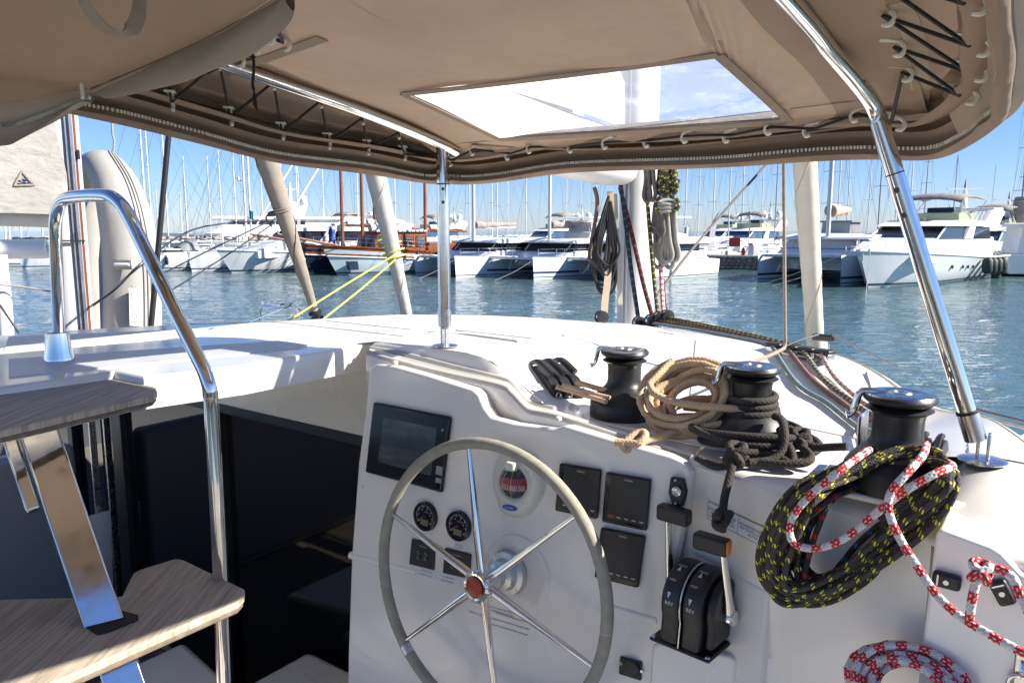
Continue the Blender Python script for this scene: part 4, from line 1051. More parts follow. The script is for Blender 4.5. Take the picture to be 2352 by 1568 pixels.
tkm.build('card_marks', M['wink'], cs)['kind'] = 'stuff'
for i, b in enumerate(('240', '210', '180', '150')):
    a = radians(-48 + 30 * i); d = N * cos(a) + S * sin(a); X = U.cross(d)
    text('card_number', b, dc + d * RB * .975 - U * .012 - X * .0105, X, U, .0145, M['wink'], cs, .0006)
for a in (-.32, .28):
    G().tube([dc + (N * cos(b) * cos(a) + S * cos(b) * sin(a) + U * sin(b)) * RB * 1.0 for b in [lerp(-1.2, 1.2, k / 10) for k in range(11)]], .0007, 6).build('lubber_line', M['yellow'], cs)
G().lathe([(RB * cos(a) * 1.02, RB * sin(a) * 1.02) for a in [lerp(.0, pi / 2 - .01, k / 8) for k in range(9)]], dc, N, 30).build('dome', M['dome'], cs, smooth=70)
G().box(dc + U * RB * 1.02 + N * .03, S * .018, U * .014, N * .014).build('dome_hood', M['compass'], cs, bevel=.008, seg=4)
bd = [ak(1172 + 17 * cos(a), 1165 + 7 * sin(a) + 3 * cos(a), .0345) for a in [2 * pi * k / 24 for k in range(24)]]
M['badge'] = mk('blue_badge', (.02, .10, .32), .3)
G().prism(bd, N * .003).build('badge', M['badge'], cs)
text('badge_lettering', 'CONTEST', ak(1159, 1167, .0378), sl1, up1, .0075, M['wink'], cs, .0006, .031)
# socket, horn switch, small fittings
def plate_fit(name, lb, q, knob, cat):
    t = thing(name, lb, cat, ak(q[2][0], q[2][1])); kpl('plate', q, 0, .008, 'black', t, .006)
    cx_ = sum(p[0] for p in q) / 4; cy_ = sum(p[1] for p in q) / 4; c = ak(cx_, cy_, .008)
    G().lathe([(0, 0), (knob, 0), (knob, .006), (knob * .85, .010), (0, .010)], c, N, 28).build('cover', M['black'], t)
    for k in (-1, 1): G().lathe([(0, 0), (.005, 0), (.004, .002), (0, .002)], c + S * knob * 1.22 * k, N, 10).build('screw', M['satin'], t)
    return t, c
t, c = plate_fit('power_socket', 'round-covered black power socket low on the helm console', [(1426, 1504), (1477, 1518), (1474, 1561), (1423, 1545)], .026, 'socket')
kp = thing('ignition_key', 'black pull switch with metal ring at the edge of the console', 'switch', ak(1560, 1125, .0))
kpl('body', [(1545, 1092), (1575, 1096), (1582, 1128), (1574, 1160), (1550, 1160), (1540, 1128)], 0, .018, 'black', kp, .006)
G().lathe([(.008, .019), (.013, .020), (.013, .028), (.009, .030), (.0, .024)], ak(1563, 1124, 0), N, 18).build('ring', M['satin'], kp)
for y in (1100, 1152): G().lathe([(0, .018), (.004, .018), (.003, .021), (0, .021)], ak(1558, y, 0), N, 8).build('screw', M['satin'], kp)
for (x, y) in ((832, 1117),): tag(G().lathe([(0, 0), (.007, 0), (.006, .004), (.003, .004), (0, .002)], ak(x, y), N, 12).build('snap_stud', M['hook']), 'white snap stud on the console edge beside the saloon door', 'stud')
for i, (x, y) in enumerate(((908, 838), (1283, 967))):
    p = ak(x, y, -.02) + Z * .004
    tag(G().lathe([(0, 0), (.010, 0), (.010, .007), (.007, .010), (0, .010)], p, Z, 12).build('screw_cover', M['hook']), ['white plastic screw cover on the console top above the chartplotter', 'white plastic screw cover on the console top beside the first winch'][i], 'cap')
# ================================================================ throttle
TC = ak(1604, 1374, .015); TC = B(sgn(TC)[0], sgn(TC)[1], sgn(TC)[2])
th = thing('engine_throttle', 'black twin-lever engine throttle with orange switch on the shelf beside the wheel', 'throttle', TC - Z * .10)
TS = (S * .94 + F * -.10).normalized(); TF = Z.cross(TS).normalized(); TF = TF if TF.dot(F) > 0 else -TF   # across, forward
def tcy(c, r, w_, nm, mat, a0=-.25, a1=pi + .35, n=20, low=-.10):
    pr = [c + (TF * cos(a) + Z * sin(a)) * r for a in [lerp(a0, a1, k / n) for k in range(n + 1)]]
    pr = pr + [c - TF * r * 1.02 + Z * low, c + TF * r * .98 + Z * low]
    return G().prism([p - TS * w_ for p in pr], TS * w_ * 2).build(nm, M[mat], th, bevel=.012, seg=4, recalc=True)
tcy(TC - TS * .033, .094, .0265, 'lever_drum', 'black'); tcy(TC + TS * .028, .094, .0265, 'lever_drum', 'black')
tcy(TC - TS * .0025, .0955, .0025, 'drum_seam', 'satin')
sidep = [TC + TS * .056 + (TF * cos(a) * .075 + Z * sin(a) * .075) for a in [lerp(-.4, pi + .5, k / 8) for k in range(9)]] + [TC + TS * .056 - TF * .075 - Z * .09, TC + TS * .056 + TF * .07 - Z * .09]
G().prism(sidep, TS * .024).build('side_cover', M['black'], th, bevel=.01, seg=3, recalc=True)
G().box(TC - Z * .102, TS * .086, TF * .098, Z * .005).build('base_plate', M['black'], th, bevel=.005)
for a in (-1, 1):
    for b in (-1, 1): G().lathe([(0, 0), (.007, 0), (.005, .004), (0, .004)], TC - Z * .097 + TS * .077 * a + TF * .089 * b, Z, 10).build('bolt', M['satin'], th)
def on_drum(x0, ang, body, h, mat='wink'):
    d = (-TF * cos(ang) + Z * sin(ang)); up_ = (TF * sin(ang) + Z * cos(ang))
    return text('drum_lettering', body, TC + TS * x0 + d * .0945, TS, up_, h, M[mat], th, .0008)
def drum_arrow(x0, ang, up=1):
    d = (-TF * cos(ang) + Z * sin(ang)); up_ = (TF * sin(ang) + Z * cos(ang)); c = TC + TS * x0 + d * .0952
    G().prism([c - TS * .005, c + TS * .005, c + up_ * .016 * up], d * .0006).build('drum_arrow', M['wink'], th)
for x0 in (-.044, .016):
    on_drum(x0, 1.22, 'FWD', .008); drum_arrow(x0 + .010, 1.06); on_drum(x0 - .004, .72, '<N>', .008); drum_arrow(x0 + .008, .42, -1); on_drum(x0, .08, 'REV', .010)
def lever(piv, grip, nm='lever'):
    d = (grip - piv).normalized()
    G().tube([piv, lerp(piv, grip, .25), grip], [.021, .015, .0105], 10, flat=.6).build(nm, M['steel'], th, smooth=60)
    G().lathe([(0, -.012), (.022, -.012), (.024, 0), (.020, .012), (.010, .015), (0, .015)], piv, TS, 20).build('lever_boss', M['steel'], th)
gl_, gr_ = TC - TS * .082, TC + TS * .092
g1_ = gl_ + Z * .205 - TF * .005 - TS * .012; g2_ = gr_ + Z * .168 - TF * .03 - TS * .015
lever(gl_ - Z * .01, g1_); lever(gr_ - Z * .02, g2_)
for gq, wv, sg in ((g1_ + TS * .018, .046, 0), (g2_ - TS * .03, .047, 1)):
    G().box(gq + Z * .006, TS * wv, TF * .018, Z * .0215).build('grip', M['black'], th, bevel=.008, seg=3)
    if sg: G().box(gq + Z * .008 + TS * (wv - .001) - TF * .002, TS * .004, TF * .012, Z * .017).build('trim_switch', M['orange'], th, bevel=.003)
# ================================================================ sail notice on the coaming wall
nt_ = thing('sailing_notice', 'bilingual sailing notice plate on the white wall beside the hanging charcoal rope', 'notice', wallpt(.2, -.76))
nq = [wallpt(.075, -.705, -.002), wallpt(.275, -.724, -.002), wallpt(.275, -.775, -.002), wallpt(.075, -.752, -.002)]
G().prism(nq, -wn_ * .001).build('plate', M['paper'], nt_)
nx = (nq[1] - nq[0]).normalized(); ny = nx.cross(wn_); ny = ny if ny.z > 0 else -ny
for b, x, z, w_ in (('EN NAVIGATION SOUS VOILES', .003, .0115, .088), ('METTRE LES LEVIERS DE', .012, .0215, .072), ('COMMANDE AU POINT MORT', .008, .0315, .082), ('IN NAVIGATION UNDER SAIL', .103, .0125, .085), ('PUT CONTROL LEVERS IN', .106, .0225, .078), ('NEUTRAL', .130, .0325, .03)):
    text('lettering', b, nq[0] + nx * x - ny * (z + .008) - wn_ * .0012, nx, ny, .0072, M['ink'], nt_, .0006, w_)
G().tube([nq[0] + nx * .099 - ny * .002 - wn_ * .0012, nq[0] + nx * .099 - ny * .046 - wn_ * .0012], .0006, 4).build('rule', M['ink'], nt_)
for a, b in zip(nq, nq[1:] + nq[:1]): G().tube([a - wn_ * .0012, b - wn_ * .0012], .0006, 4).build('rule', M['ink'], nt_)
# ================================================================ winches
def winch(base, sc_, lb, arm_dir):
    t = thing('winch', lb, 'winch', base, 'self-tailing winches'); k = sc_
    G().lathe([(0, 0), (.106 * k, 0), (.108 * k, .006 * k), (.107 * k, .045 * k), (.105 * k, .052 * k), (.1035 * k, .054 * k), (.095 * k, .068 * k), (.078 * k, .084 * k), (.062 * k, .098 * k), (.054 * k, .112 * k), (.0525 * k, .125 * k), (.053 * k, .16 * k), (.056 * k, .172 * k), (.066 * k, .178 * k), (.070 * k, .181 * k), (.062 * k, .186 * k), (.054 * k, .190 * k), (.0, .19 * k)], base, Z, 40).build('drum', M['winch'], t, smooth=40)
    G().lathe([(.05 * k, .190 * k), (.066 * k, .194 * k), (.074 * k, .2 * k), (.076 * k, .205 * k), (.074 * k, .211 * k), (.072 * k, .2125 * k)], base, Z, 40).build('jaw', M['winch'], t, smooth=40)
    G().lathe([(.073 * k, .2118 * k), (.070 * k, .2155 * k), (.034 * k, .2185 * k), (.028 * k, .2165 * k), (.022 * k, .2135 * k), (0, .2135 * k)], base, Z, 40).build('cap', M['capmetal'], t, smooth=40)
    G().lathe([(.026 * k, .2155 * k), (.024 * k, .219 * k), (.013 * k, .219 * k), (.011 * k, .2145 * k), (0, .2145 * k)], base, Z, 24).build('handle_socket', M['satin'], t)
    # raised lettering round the near edge of the cap
    for i, ch in enumerate('LEWMAR'):
        a = atan2(-base.y, -base.x) + (-2.5 + i) * .20; d = V((cos(a), sin(a), 0)); X = Z.cross(d)
        text('cap_lettering', ch, base + d * .060 * k + Z * .2166 * k - X * .004 * k, X, -d, .0095 * k, M['wire'], t, .0006)
    d = arm_dir.normalized(); n_ = d.cross(Z)
    ap = spline([base + Z * .214 * k + d * .03 * k, base + Z * .217 * k + d * .068 * k, base + Z * .212 * k + d * .083 * k, base + Z * .185 * k + d * .090 * k, base + Z * .165 * k + d * .096 * k, base + Z * .160 * k + d * .108 * k], 4)
    G().tube(ap, [.008 * k] * (len(ap) - 6) + [.006 * k, .006 * k, .006 * k, .007 * k, .009 * k, .009 * k], 10).build('feeder_arm', M['steel'], t, smooth=60)
    return t
W1 = az(1432, 955, -.585); W2 = az(1722, 1012, -.585); W3 = az(2052, 1118, -.57)
left = -V((1, 0, 0)) + V((0, .25, 0))
winch(W1, 1.0, 'black winch with bare drum between the rope clutches and the tan coil', left)
winch(W2, 1.0, 'black winch with charcoal rope wound round its drum', left)
winch(W3, 1.0, 'black winch hung with coiled black and red-and-white ropes', left)
# ================================================================ rope clutches
def jam(base, fx, fz, nn, lb, scl=1.0):
    """bank of rope clutches: base centre, fx = along the ropes (towards the winch), nn levers"""
    t = thing('rope_clutch', lb, 'clutch', base); fy = Z.cross(fx).normalized()
    for i in range(nn):
        o = base + fy * (i - (nn - 1) / 2) * .034 * scl
        pr = [(-.085, 0), (.085, 0), (.088, .03), (.06, .052), (-.02, .075), (-.06, .072), (-.088, .045)]
        G().prism([o + fx * a * scl + Z * b * scl - fy * .0145 * scl for a, b in pr], fy * .029 * scl).build('body', M['black'], t, bevel=.005, seg=2, recalc=True)
        G().tube(spline([o - fx * .065 * scl + Z * .075 * scl, o - fx * .01 * scl + Z * .088 * scl, o + fx * .06 * scl + Z * .066 * scl], 4), .0095 * scl, 8, flat=.6).build('lever', M['black'], t, smooth=60)
        G().lathe([(.008, 0), (.011, .002), (.012, .005), (.008, .006)], o + fx * .089 * scl + Z * .018 * scl, fx, 14).build('fairlead', M['satin'], t)
    G().lathe([(0, 0), (.006, 0), (.004, .003), (0, .003)], base - fy * (nn * .017 + .001) * scl - fx * .06 * scl + Z * .055 * scl, -fy, 10).build('bolt', M['satin'], t)
    return t
cf = (W1 - az(1268, 880, -.56)); cf.z = 0; cf.normalize()
JB = az(1268, 905, -.56)
jam(JB, cf, Z, 3, 'bank of three black rope clutches beside the bare winch', 1.3)
jb2 = W3 + F * .16 + S * .03; jam(jb2, -F, Z, 3, 'black rope clutches half hidden behind the rope-laden winch')
M['plate'] = M['satin']
tag(G().box(W3 + F * .07 - S * .085 + Z * .07, S * .004, F * .045, Z * .075).build('clutch_plate', M['satin'], bevel=.012), 'brushed steel side plate standing beside the rope-laden winch', 'plate')
G().prism([W3 + S * a + F * b - Z * .012 for a, b in [(-.16, -.02), (-.10, -.10), (.05, -.12), (.16, -.02), (.16, .26), (-.16, .24)]], Z * .014).build('winch_pad', M['gel'], yacht, bevel=.005)
G().prism([W1 + S * a + F * b - Z * .03 for a, b in [(-.13, -.06), (-.06, -.13), (.06, -.13), (.45, -.12), (.55, -.02), (.55, .12), (.1, .16), (-.1, .14)]], Z * .032).build('winch_pad', M['gel'], yacht, bevel=.008, seg=3)
# ================================================================ ropes at the winches
def rope(pts, r, mat, n=8, sub=6, closed=False): return G().tube(spline(pts, sub, closed), r, n, closed)
random.seed(11)
for i, (a, b, c_) in enumerate([((1278, 888), (1340, 906), (1392, 922)), ((1292, 884), (1345, 900), (1400, 914)), ((1322, 876), (1375, 892), (1430, 905))]):
    d0 = (JB - EV).length; o = rope([ad(a[0], a[1], 2.42 - .01 * i), ad(b[0], b[1], 2.38), ad(c_[0], c_[1], 2.30 + .02 * i)], .0085, M['r_tan']).build('sheet_rope', M['r_tan'])
    tag(o, ['tan sheet rope from the first clutch to the bare winch', 'tan sheet rope from the middle clutch to the bare winch', 'tan sheet rope from the last clutch to the bare winch'][i], 'rope')
# tan coil
def coil(c, A, Bv, Nn, loops, r, spread, jit, n=18, ph=0):
    pts = []
    for i in range(int(loops * n)):
        t = i / n; a = 2 * pi * t + ph; k = 1 + jit * sin(2.4 * t + 1.3) ; k2 = 1 + jit * cos(1.7 * t)
        off = spread * sin(t * 2.2) * (.5 + .5 * sin(t * .9 + .7))
        pts.append(c + A * cos(a) * k + Bv * sin(a) * k2 + Nn * off + A * .12 * sin(t * 1.1) + Bv * .10 * cos(t * 1.9))
    return pts
CT = az(1585, 985, -.575) + Z * .085
Nn = (-F * .55 + Z * .5 - S * .35).normalized(); A_ = S * .128 + Z * .014; B_ = (Z * .088 + F * .055)
cpts = coil(CT, A_, B_, Nn, 8, .0105, .05, .16)
cpts += coil(CT + S * .01 - Z * .015, S * .085 + F * .03, Z * .05 + F * .045, Nn, 5, .0105, .055, .25, ph=1.2)
cpts += coil(CT + S * .02 - Z * .05, S * .105 - F * .02, F * .06 + Z * .022, (Z - F * .2).normalized(), 5, .0105, .03, .2, ph=2.4)
tail = [ad(1660, 940, 2.16), ad(1600, 985, 2.2), ad(1555, 990, 2.17), ad(1520, 1002, 2.13), ad(1490, 1008, 2.11), ad(1462, 1020, 2.09), ad(1440, 1032, 2.08), ad(1432, 1020, 2.085), ad(1452, 1002, 2.10), ad(1474, 992, 2.11), ad(1482, 1000, 2.09), ad(1466, 1018, 2.075), ad(1440, 1016, 2.085), ad(1412, 1014, 2.09)]
lead = [W2 + Z * .10 - V((.0, .06, 0)), ad(1640, 935, 2.14), ad(1560, 925, 2.17), ad(1505, 905, 2.20), ad(1492, 880, 2.25)]
g = G(); g.tube(spline(lead, 6) + cpts[6:], .0108, 9); g.tube(spline(tail, 5), .0112, 9)
tag(g.build('coiled_rope', M['r_tan'], smooth=70), 'tan rope heaped in a coil between two winches with a knotted end', 'rope')
o = rope([ad(1800, 300, 3.05), ad(1801, 500, 3.05), ad(1803, 740, 3.05), ad(1803, 790, 3.05), ad(1790, 806, 3.0), ad(1720, 834, 2.8), ad(1640, 851, 2.6), ad(1600, 862, 2.45)], .0072, M['r_tans']).build('control_line', M['r_tans'])
tag(o, 'thin tan line dropping past the cream furled sail and bending to the tan coil', 'rope')
# charcoal rope on the middle winch
hx = [W2 + V((cos(a), sin(a), 0)) * (.063 + .012 * max(0, 1 - (a - 1) / 9)) + Z * (.075 + .0085 * a / (2 * pi) * 2.2) for a in [k * .32 for k in range(66)]]
g = G(); g.tube(hx, .0105, 9)
pl_ = []
for i in range(96):
    a = i * .36; k = 1 + .16 * sin(i * .21); pl_.append(W2 + S * (.145 * cos(a) * k + .03 * sin(i * .05)) - F * .04 + F * .105 * sin(a) * k + Z * (.012 + .016 * (1 + sin(i * .11)) + .010 * sin(a * 1.5)))
g.tube(spline(pl_, 2), .0105, 9)
g.tube(spline([ad(1778, 955, 2.10), ad(1795, 965, 2.08), ad(1803, 1000, 2.04), ad(1795, 1035, 2.02), ad(1770, 1056, 2.0), ad(1720, 1062, 1.98)], 6), .0105, 9)
def knot(g, c, d, r, rad=.018, mat=None):
    d = d.normalized(); x = d.orthogonal().normalized(); y = d.cross(x)
    g.tube(spline([c + (x * cos(t) + y * sin(t)) * rad * (1 + .25 * cos(2 * t)) + d * rad * .9 * sin(1.5 * t) for t in [k * .7 for k in range(15)]], 3), r, 8)
kd = ad(1838, 1008, 2.08)
g.tube(spline([ad(1800, 990, 2.1), ad(1815, 985, 2.1), kd, ad(1870, 1026, 2.06), ad(1910, 1026, 2.05), ad(1946, 1025, 2.04)], 6), .0105, 9); knot(g, kd, S, .0105, .02)
kn2 = ad(1692, 1042, 1.98)
kn3 = ad(1660, 1192, 1.86)
g.tube(spline([ad(1740, 1040, 2.0), kn2, ad(1682, 1072, 1.945), ad(1672, 1110, 1.92), ad(1663, 1150, 1.90), kn3, kn3 - Z * .03], 6), .0105, 9); knot(g, kn2, S, .0105, .022); knot(g, kn3, Z, .0105, .017)
g.tube(spline([ad(1600, 1050, 2.02), ad(1650, 1072, 1.99), ad(1720, 1060, 1.99), ad(1800, 1065, 1.98), ad(1850, 1062, 1.99), ad(1862, 1045, 2.02), ad(1830, 1020, 2.06), ad(1780, 1000, 2.1)], 6), .0105, 9)
g.tube(spline([ad(1790, 985, 2.1), ad(1815, 1030, 2.04), ad(1820, 1062, 2.0), ad(1780, 1048, 2.02), ad(1700, 1022, 2.04), ad(1640, 1010, 2.07)], 6), .0105, 9)
tag(g.build('coiled_rope', M['r_grey'], smooth=70), 'charcoal rope wound on the middle winch with knotted ends hanging down', 'rope')
# hanks of black flecked rope on the third winch
outer_ = [(2010, 1050), (1900, 1088), (1820, 1130), (1775, 1205), (1758, 1290), (1772, 1350), (1822, 1376), (1890, 1366), (1985, 1320), (2075, 1250), (2150, 1175), (2186, 1110), (2178, 1075), (2120, 1040)]
inner_ = [(2015, 1080), (1960, 1120), (1905, 1165), (1868, 1220), (1852, 1275), (1862, 1312), (1890, 1322), (1930, 1305), (1985, 1262), (2045, 1205), (2105, 1150), (2150, 1095), (2158, 1068), (2110, 1050)]
def hank(k, ph, jit, d0, mat, rr=.0068, dx=0, dy=0):
    pts = []
    for i, (a, b) in enumerate(zip(outer_, inner_)):
        x = lerp(a[0], b[0], k) + jit * 9 * sin(ph + i * 1.1) + dx; y = lerp(a[1], b[1], k) + jit * 8 * cos(ph * 1.7 + i * .9) + dy
        dd = d0 + .10 * (1 if i in (0, 13) else 0) + .06 * (i in (1, 12)) - .02 * sin(i * .6 + ph)
        pts.append(ad(x, y, dd))
    return rope(pts, rr, None, 8, 6, True)
random.seed(5)
spec = [('r_yel', [(.0, 0), (.08, 1), (.16, 2.2), (.24, .4), (.33, 3.1), (.42, 1.9), (.05, 4.2), (.52, 5), (.62, .8), (.14, 5.5), (.28, 2.9), (.37, .2), (.47, 4.1), (.57, 2.2), (.2, 3.6), (.02, 2.7), (.10, 3.3), (.30, 4.8), (.40, 5.9), (.50, 1.4), (.06, .6), (.66, 3.9), (.26, 1.5)], 'black rope flecked with yellow hanging in long loops from the third winch'),
        ('r_redf', [(.58, 1.1), (.72, 2.6), (.85, .3), (.95, 4.4)], 'black rope flecked with red inside the hanging yellow-flecked coil'),
        ('r_bluf', [(.80, 3.7), (1.02, 1.5)], 'black rope flecked with blue in the middle of the hanging coil')]
for mt, ks, lb in spec:
    g = G()
    for j, (k, ph) in enumerate(ks):
        h_ = hank(k, ph, 1.9, 1.74 - .018 * (j % 4) + (.03 if mt != 'r_yel' else 0), mt); b0 = len(g.v); g.v += h_.v
        for fi, f_ in enumerate(h_.f): g.f.append([b0 + q for q in f_]); g.uv[len(g.f) - 1] = h_.uv[fi]
    if mt == 'r_yel':
        for j in range(6):
            y0 = 1100 + 14 * j; g.tube(spline([ad(2040 + 6 * j, y0 + 40, 1.70), ad(2110, y0 + 4, 1.70), ad(2160, y0 - 10, 1.74), ad(2186 - 3 * j, y0 - 4, 1.80), ad(2150, y0 + 30, 1.82), ad(2080, y0 + 60, 1.72), ad(2020, y0 + 95, 1.70)], 6), .0068, 8)
    tag(g.build('coiled_rope', M[mt], smooth=70), lb, 'rope')
# the red and white rope
g = G()
rw1 = [(2005, 1028, 1.86), (1985, 1040, 1.74), (1935, 1076, 1.66), (1880, 1120, 1.655), (1835, 1165, 1.655), (1814, 1208, 1.655), (1822, 1245, 1.65), (1860, 1259, 1.645), (1910, 1250, 1.64), (1960, 1222, 1.635), (2010, 1180, 1.63), (2060, 1140, 1.63), (2110, 1108, 1.64), (2160, 1082, 1.66), (2188, 1070, 1.72), (2160, 1055, 1.80)]
rw2 = [(2128, 1020, 1.80), (2120, 1045, 1.70), (2085, 1085, 1.63), (2050, 1125, 1.615), (2040, 1160, 1.61), (2052, 1205, 1.60), (2078, 1255, 1.59), (2110, 1305, 1.575), (2140, 1350, 1.56), (2170, 1385, 1.54), (2215, 1422, 1.52), (2270, 1455, 1.50), (2330, 1488, 1.48), (2420, 1530, 1.46)]
g.tube(spline([ad(*p) for p in rw1], 6), .0080, 9); g.tube(spline([ad(*p) for p in rw2], 6), .0080, 9)
g.tube(spline([ad(2226, 1425, 1.515), ad(2230, 1390, 1.51), ad(2240, 1340, 1.51), ad(2252, 1312, 1.51), ad(2290, 1305, 1.51), ad(2325, 1325, 1.50), ad(2345, 1370, 1.49), ad(2380, 1440, 1.48)], 6), .0080, 9)
knot(g, ad(2252, 1312, 1.505), S, .0080, .014)
tag(g.build('mooring_rope', M['r_rw'], smooth=70), 'red and white rope looped over the third winch and running off along the coaming', 'rope')
CB = ad(2090, 1585, 1.62)
cpts = coil(CB, S * .092, Z * .056 + F * .04, (Z * .4 - F).normalized(), 13, .008, .05, .2)
tag(G().tube(spline(cpts, 1), .0080, 9).build('coiled_rope', M['r_rw'], smooth=70), 'red and white rope coiled in the open pocket under the coaming', 'rope')
# cleats and hasp on the side block
def snap(x, y, rot, lb):
    c = au(x, y, UBK); X = S * cos(rot) + Z * sin(rot); Y = Z * cos(rot) - S * sin(rot); t = thing('snap_fitting', lb, 'fitting', c)
    G().box(c - F * .010, X * .025, Y * .0155, F * .010).build('cover', M['black'], t, bevel=.007, seg=3)
    G().lathe([(0, 0), (.0055, 0), (.005, .003), (0, .003)], c - F * .0205, -F, 12).build('screw', M['satin'], t)
    G().box(c - F * .0205 - X * .015, X * .0015, Y * .011, F * .0006).build('slot_mark', M['satin'], t)
snap(2176, 1328, -.04, 'black plastic snap fitting nearest the hanging coil on the coaming block'); snap(2303, 1354, -1.05, 'black plastic snap fitting tilted beside the red and white knot')
hs_ = thing('hasp', 'brown steel hasp with ring at the edge of the coaming block', 'hasp', au(2344, 1545, UBK))
G().box(au(2346, 1535, UBK) - F * .004, S * .012, Z * .032, F * .003).build('plate', M['satin'], hs_, bevel=.006)
hc = au(2344, 1568, UBK) - F * .012
G().tube([hc + (S * cos(a) + Z * sin(a)) * .02 for a in [2 * pi * k / 20 for k in range(20)]], .004, 8, closed=True).build('ring', M['steel'], hs_, smooth=60)
G().tube(spline([hc + Z * .02, hc + Z * .03 - F * .006, hc + Z * .045], 4), .004, 8).build('shackle', M['steel'], hs_)
tag(G().lathe([(0, 0), (.010, 0), (.009, .004), (.004, .005), (0, .004)], wallpt(.40, -1.13, -.001), -wn_, 12).build('drain_plug', M['hook']), 'white drain plug low in the rope pocket', 'plug')
# ================================================================ our own mast, boom and rigging
MP = ad(1463, 600, 4.85); MP = V((MP.x, MP.y, EYE))
mst = thing('mast', 'our white mast rising behind the coachroof, hung with coiled halyards', 'mast', V((MP.x, MP.y, EYE - 1.63)))
n = 28; rows = []
for z in (-1.63, -1.0, 0, 2, 6, 12.5):
    rows.append([V((MP.x, MP.y, EYE + z)) + S * .098 * cos(2 * pi * k / n) + F * .15 * (abs(sin(2 * pi * k / n)) ** .8) * (1 if sin(2 * pi * k / n) > 0 else -1) for k in range(n)])
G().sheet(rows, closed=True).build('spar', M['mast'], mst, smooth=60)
for off in (-.012, .012): G().box(V((MP.x, MP.y, EYE + 5)) - F * .152 + S * off, S * .004, F * .006, Z * 6.6).build('sail_track', M['alu'], mst)
BO = V((MP.x, MP.y, EYE + .245)) - F * .20
bm_ = thing('boom', 'white boom with a pale sail bag running aft from our mast above the bimini', 'boom', BO)
n = 20; rows = []
for t, k in ((0, .55), (.03, .8), (.10, .96), (.25, 1), (1.2, 1), (2.6, 1), (4.6, 1)):
    c = BO - F * t + Z * (.16 + .055 * t); rows.append([c + S * .15 * k * (abs(cos(2 * pi * j / n)) ** .6) * (1 if cos(2 * pi * j / n) > 0 else -1) + Z * .155 * k * (abs(sin(2 * pi * j / n)) ** .6) * (1 if sin(2 * pi * j / n) > 0 else -1) for j in range(n)])
g = G().sheet(rows, closed=True); g.add(rows[0], [list(range(n))]); g.build('boom_spar', M['boomw'], bm_, smooth=60)
rows = []
for i in range(20):
    t = .25 + i * .23; c = BO - F * t + Z * (.30 + .055 * t); hh = .55 - .012 * i + .03 * sin(i * 1.3)
    rows.append([c + S * (.13 * (1 - q) + .02 * sin(q * 3)) * sg * (1 + .2 * sin(i * .9 + q * 4)) + Z * hh * q for sg, q in [(1, 0), (1, .2), (1.15, .45), (1, .7), (.6, .92), (.1, 1), (-.1, 1), (-.6, .92), (-1, .7), (-1.15, .45), (-1, .2), (-1, 0)]])
G().sheet(rows).build('sail_bag', M['sailw'], bm_, smooth=80)
G().box(BO + F * .07 + Z * .12 + S * .01, S * .03, F * .09, Z * .075).build('gooseneck', M['alu'], bm_, bevel=.01)
# running lines down the mast to the blocks at its foot
def line(nm, px, r, mat, lb, grp=None, sub=5):
    o = rope([ad(*p) for p in px], r, None, 7, sub).build(nm, M[mat], smooth=70); return tag(o, lb, 'rope', grp)
line('halyard', [(1418, 380, 4.62), (1432, 470, 4.6), (1450, 620, 4.55), (1467, 735, 4.45)], .013, 'r_bluf', 'black and blue line slanting down our mast to its foot')
line('halyard', [(1424, 430, 4.62), (1452, 540, 4.58), (1480, 660, 4.5), (1502, 738, 4.4)], .013, 'r_redf', 'black and red line slanting down our mast to its foot')
line('halyard', [(1482, 380, 4.66), (1490, 500, 4.62), (1502, 640, 4.55), (1512, 728, 4.42)], .012, 'r_yel', 'black and yellow line down the face of our mast')
line('halyard', [(1516, 590, 4.66), (1520, 660, 4.6), (1524, 722, 4.45)], .013, 'r_rw', 'short red and white line beside our mast foot')
line('halyard', [(1522, 640, 4.68), (1526, 690, 4.6), (1531, 722, 4.45)], .011, 'r_redf', 'short black and red line next to the red and white one at our mast foot')
# folded tan strap and black cord hank by the gooseneck
sp_ = spline([ad(1402, 440, 4.5), ad(1403, 480, 4.5), ad(1400, 560, 4.5), ad(1396, 640, 4.45), ad(1390, 690, 4.42), ad(1388, 725, 4.38)], 5)
G2 = G().solid([[p - V((.020, 0, 0)), p + V((.020, 0, 0))] for p in sp_], V((0, .006, 0)))
tag(G2.build('tan_strap', M['strap']), 'flat tan webbing strap hanging under the boom end', 'strap')
sp_ = spline([ad(1412, 445, 4.62), ad(1416, 520, 4.62), ad(1420, 600, 4.6), ad(1424, 680, 4.58), ad(1426, 700, 4.58)], 5)
tag(G().solid([[p - V((.014, 0, 0)), p + V((.014, 0, 0))] for p in sp_], V((0, .005, 0))).build('cream_strap', M['cream']), 'narrow cream webbing strap along the mast edge', 'strap')
random.seed(3); g = G()
for k in range(9):
    x0 = 1376 + 5 * (k % 4); w0 = 8 + 2.6 * k; yb = 585 + 11 * (k % 7)
    g.tube(spline([ad(1398, 450, 4.50), ad(x0 + 6, 500, 4.48 + .01 * k), ad(x0 - w0 * .6, 560, 4.47), ad(x0 - w0 * .7, yb, 4.46), ad(x0 + 8, yb + 26, 4.46), ad(x0 + w0 * .9 + 8, yb - 6, 4.47), ad(x0 + 16 + w0 * .4, 540, 4.49), ad(1402, 462, 4.5)], 5), .0075, 6)
tag(g.build('cord_hank', M['cord']), 'hank of thin black cord hanging under the boom end', 'rope')
o = rope([ad(1365, 430, 4.56), ad(1372, 470, 4.56), ad(1358, 560, 4.56), ad(1352, 600, 4.56)], .012, None).build('reef_line', M['r_mar'], smooth=70); tag(o, 'thin brown line falling from the boom left of the cord hank', 'rope')
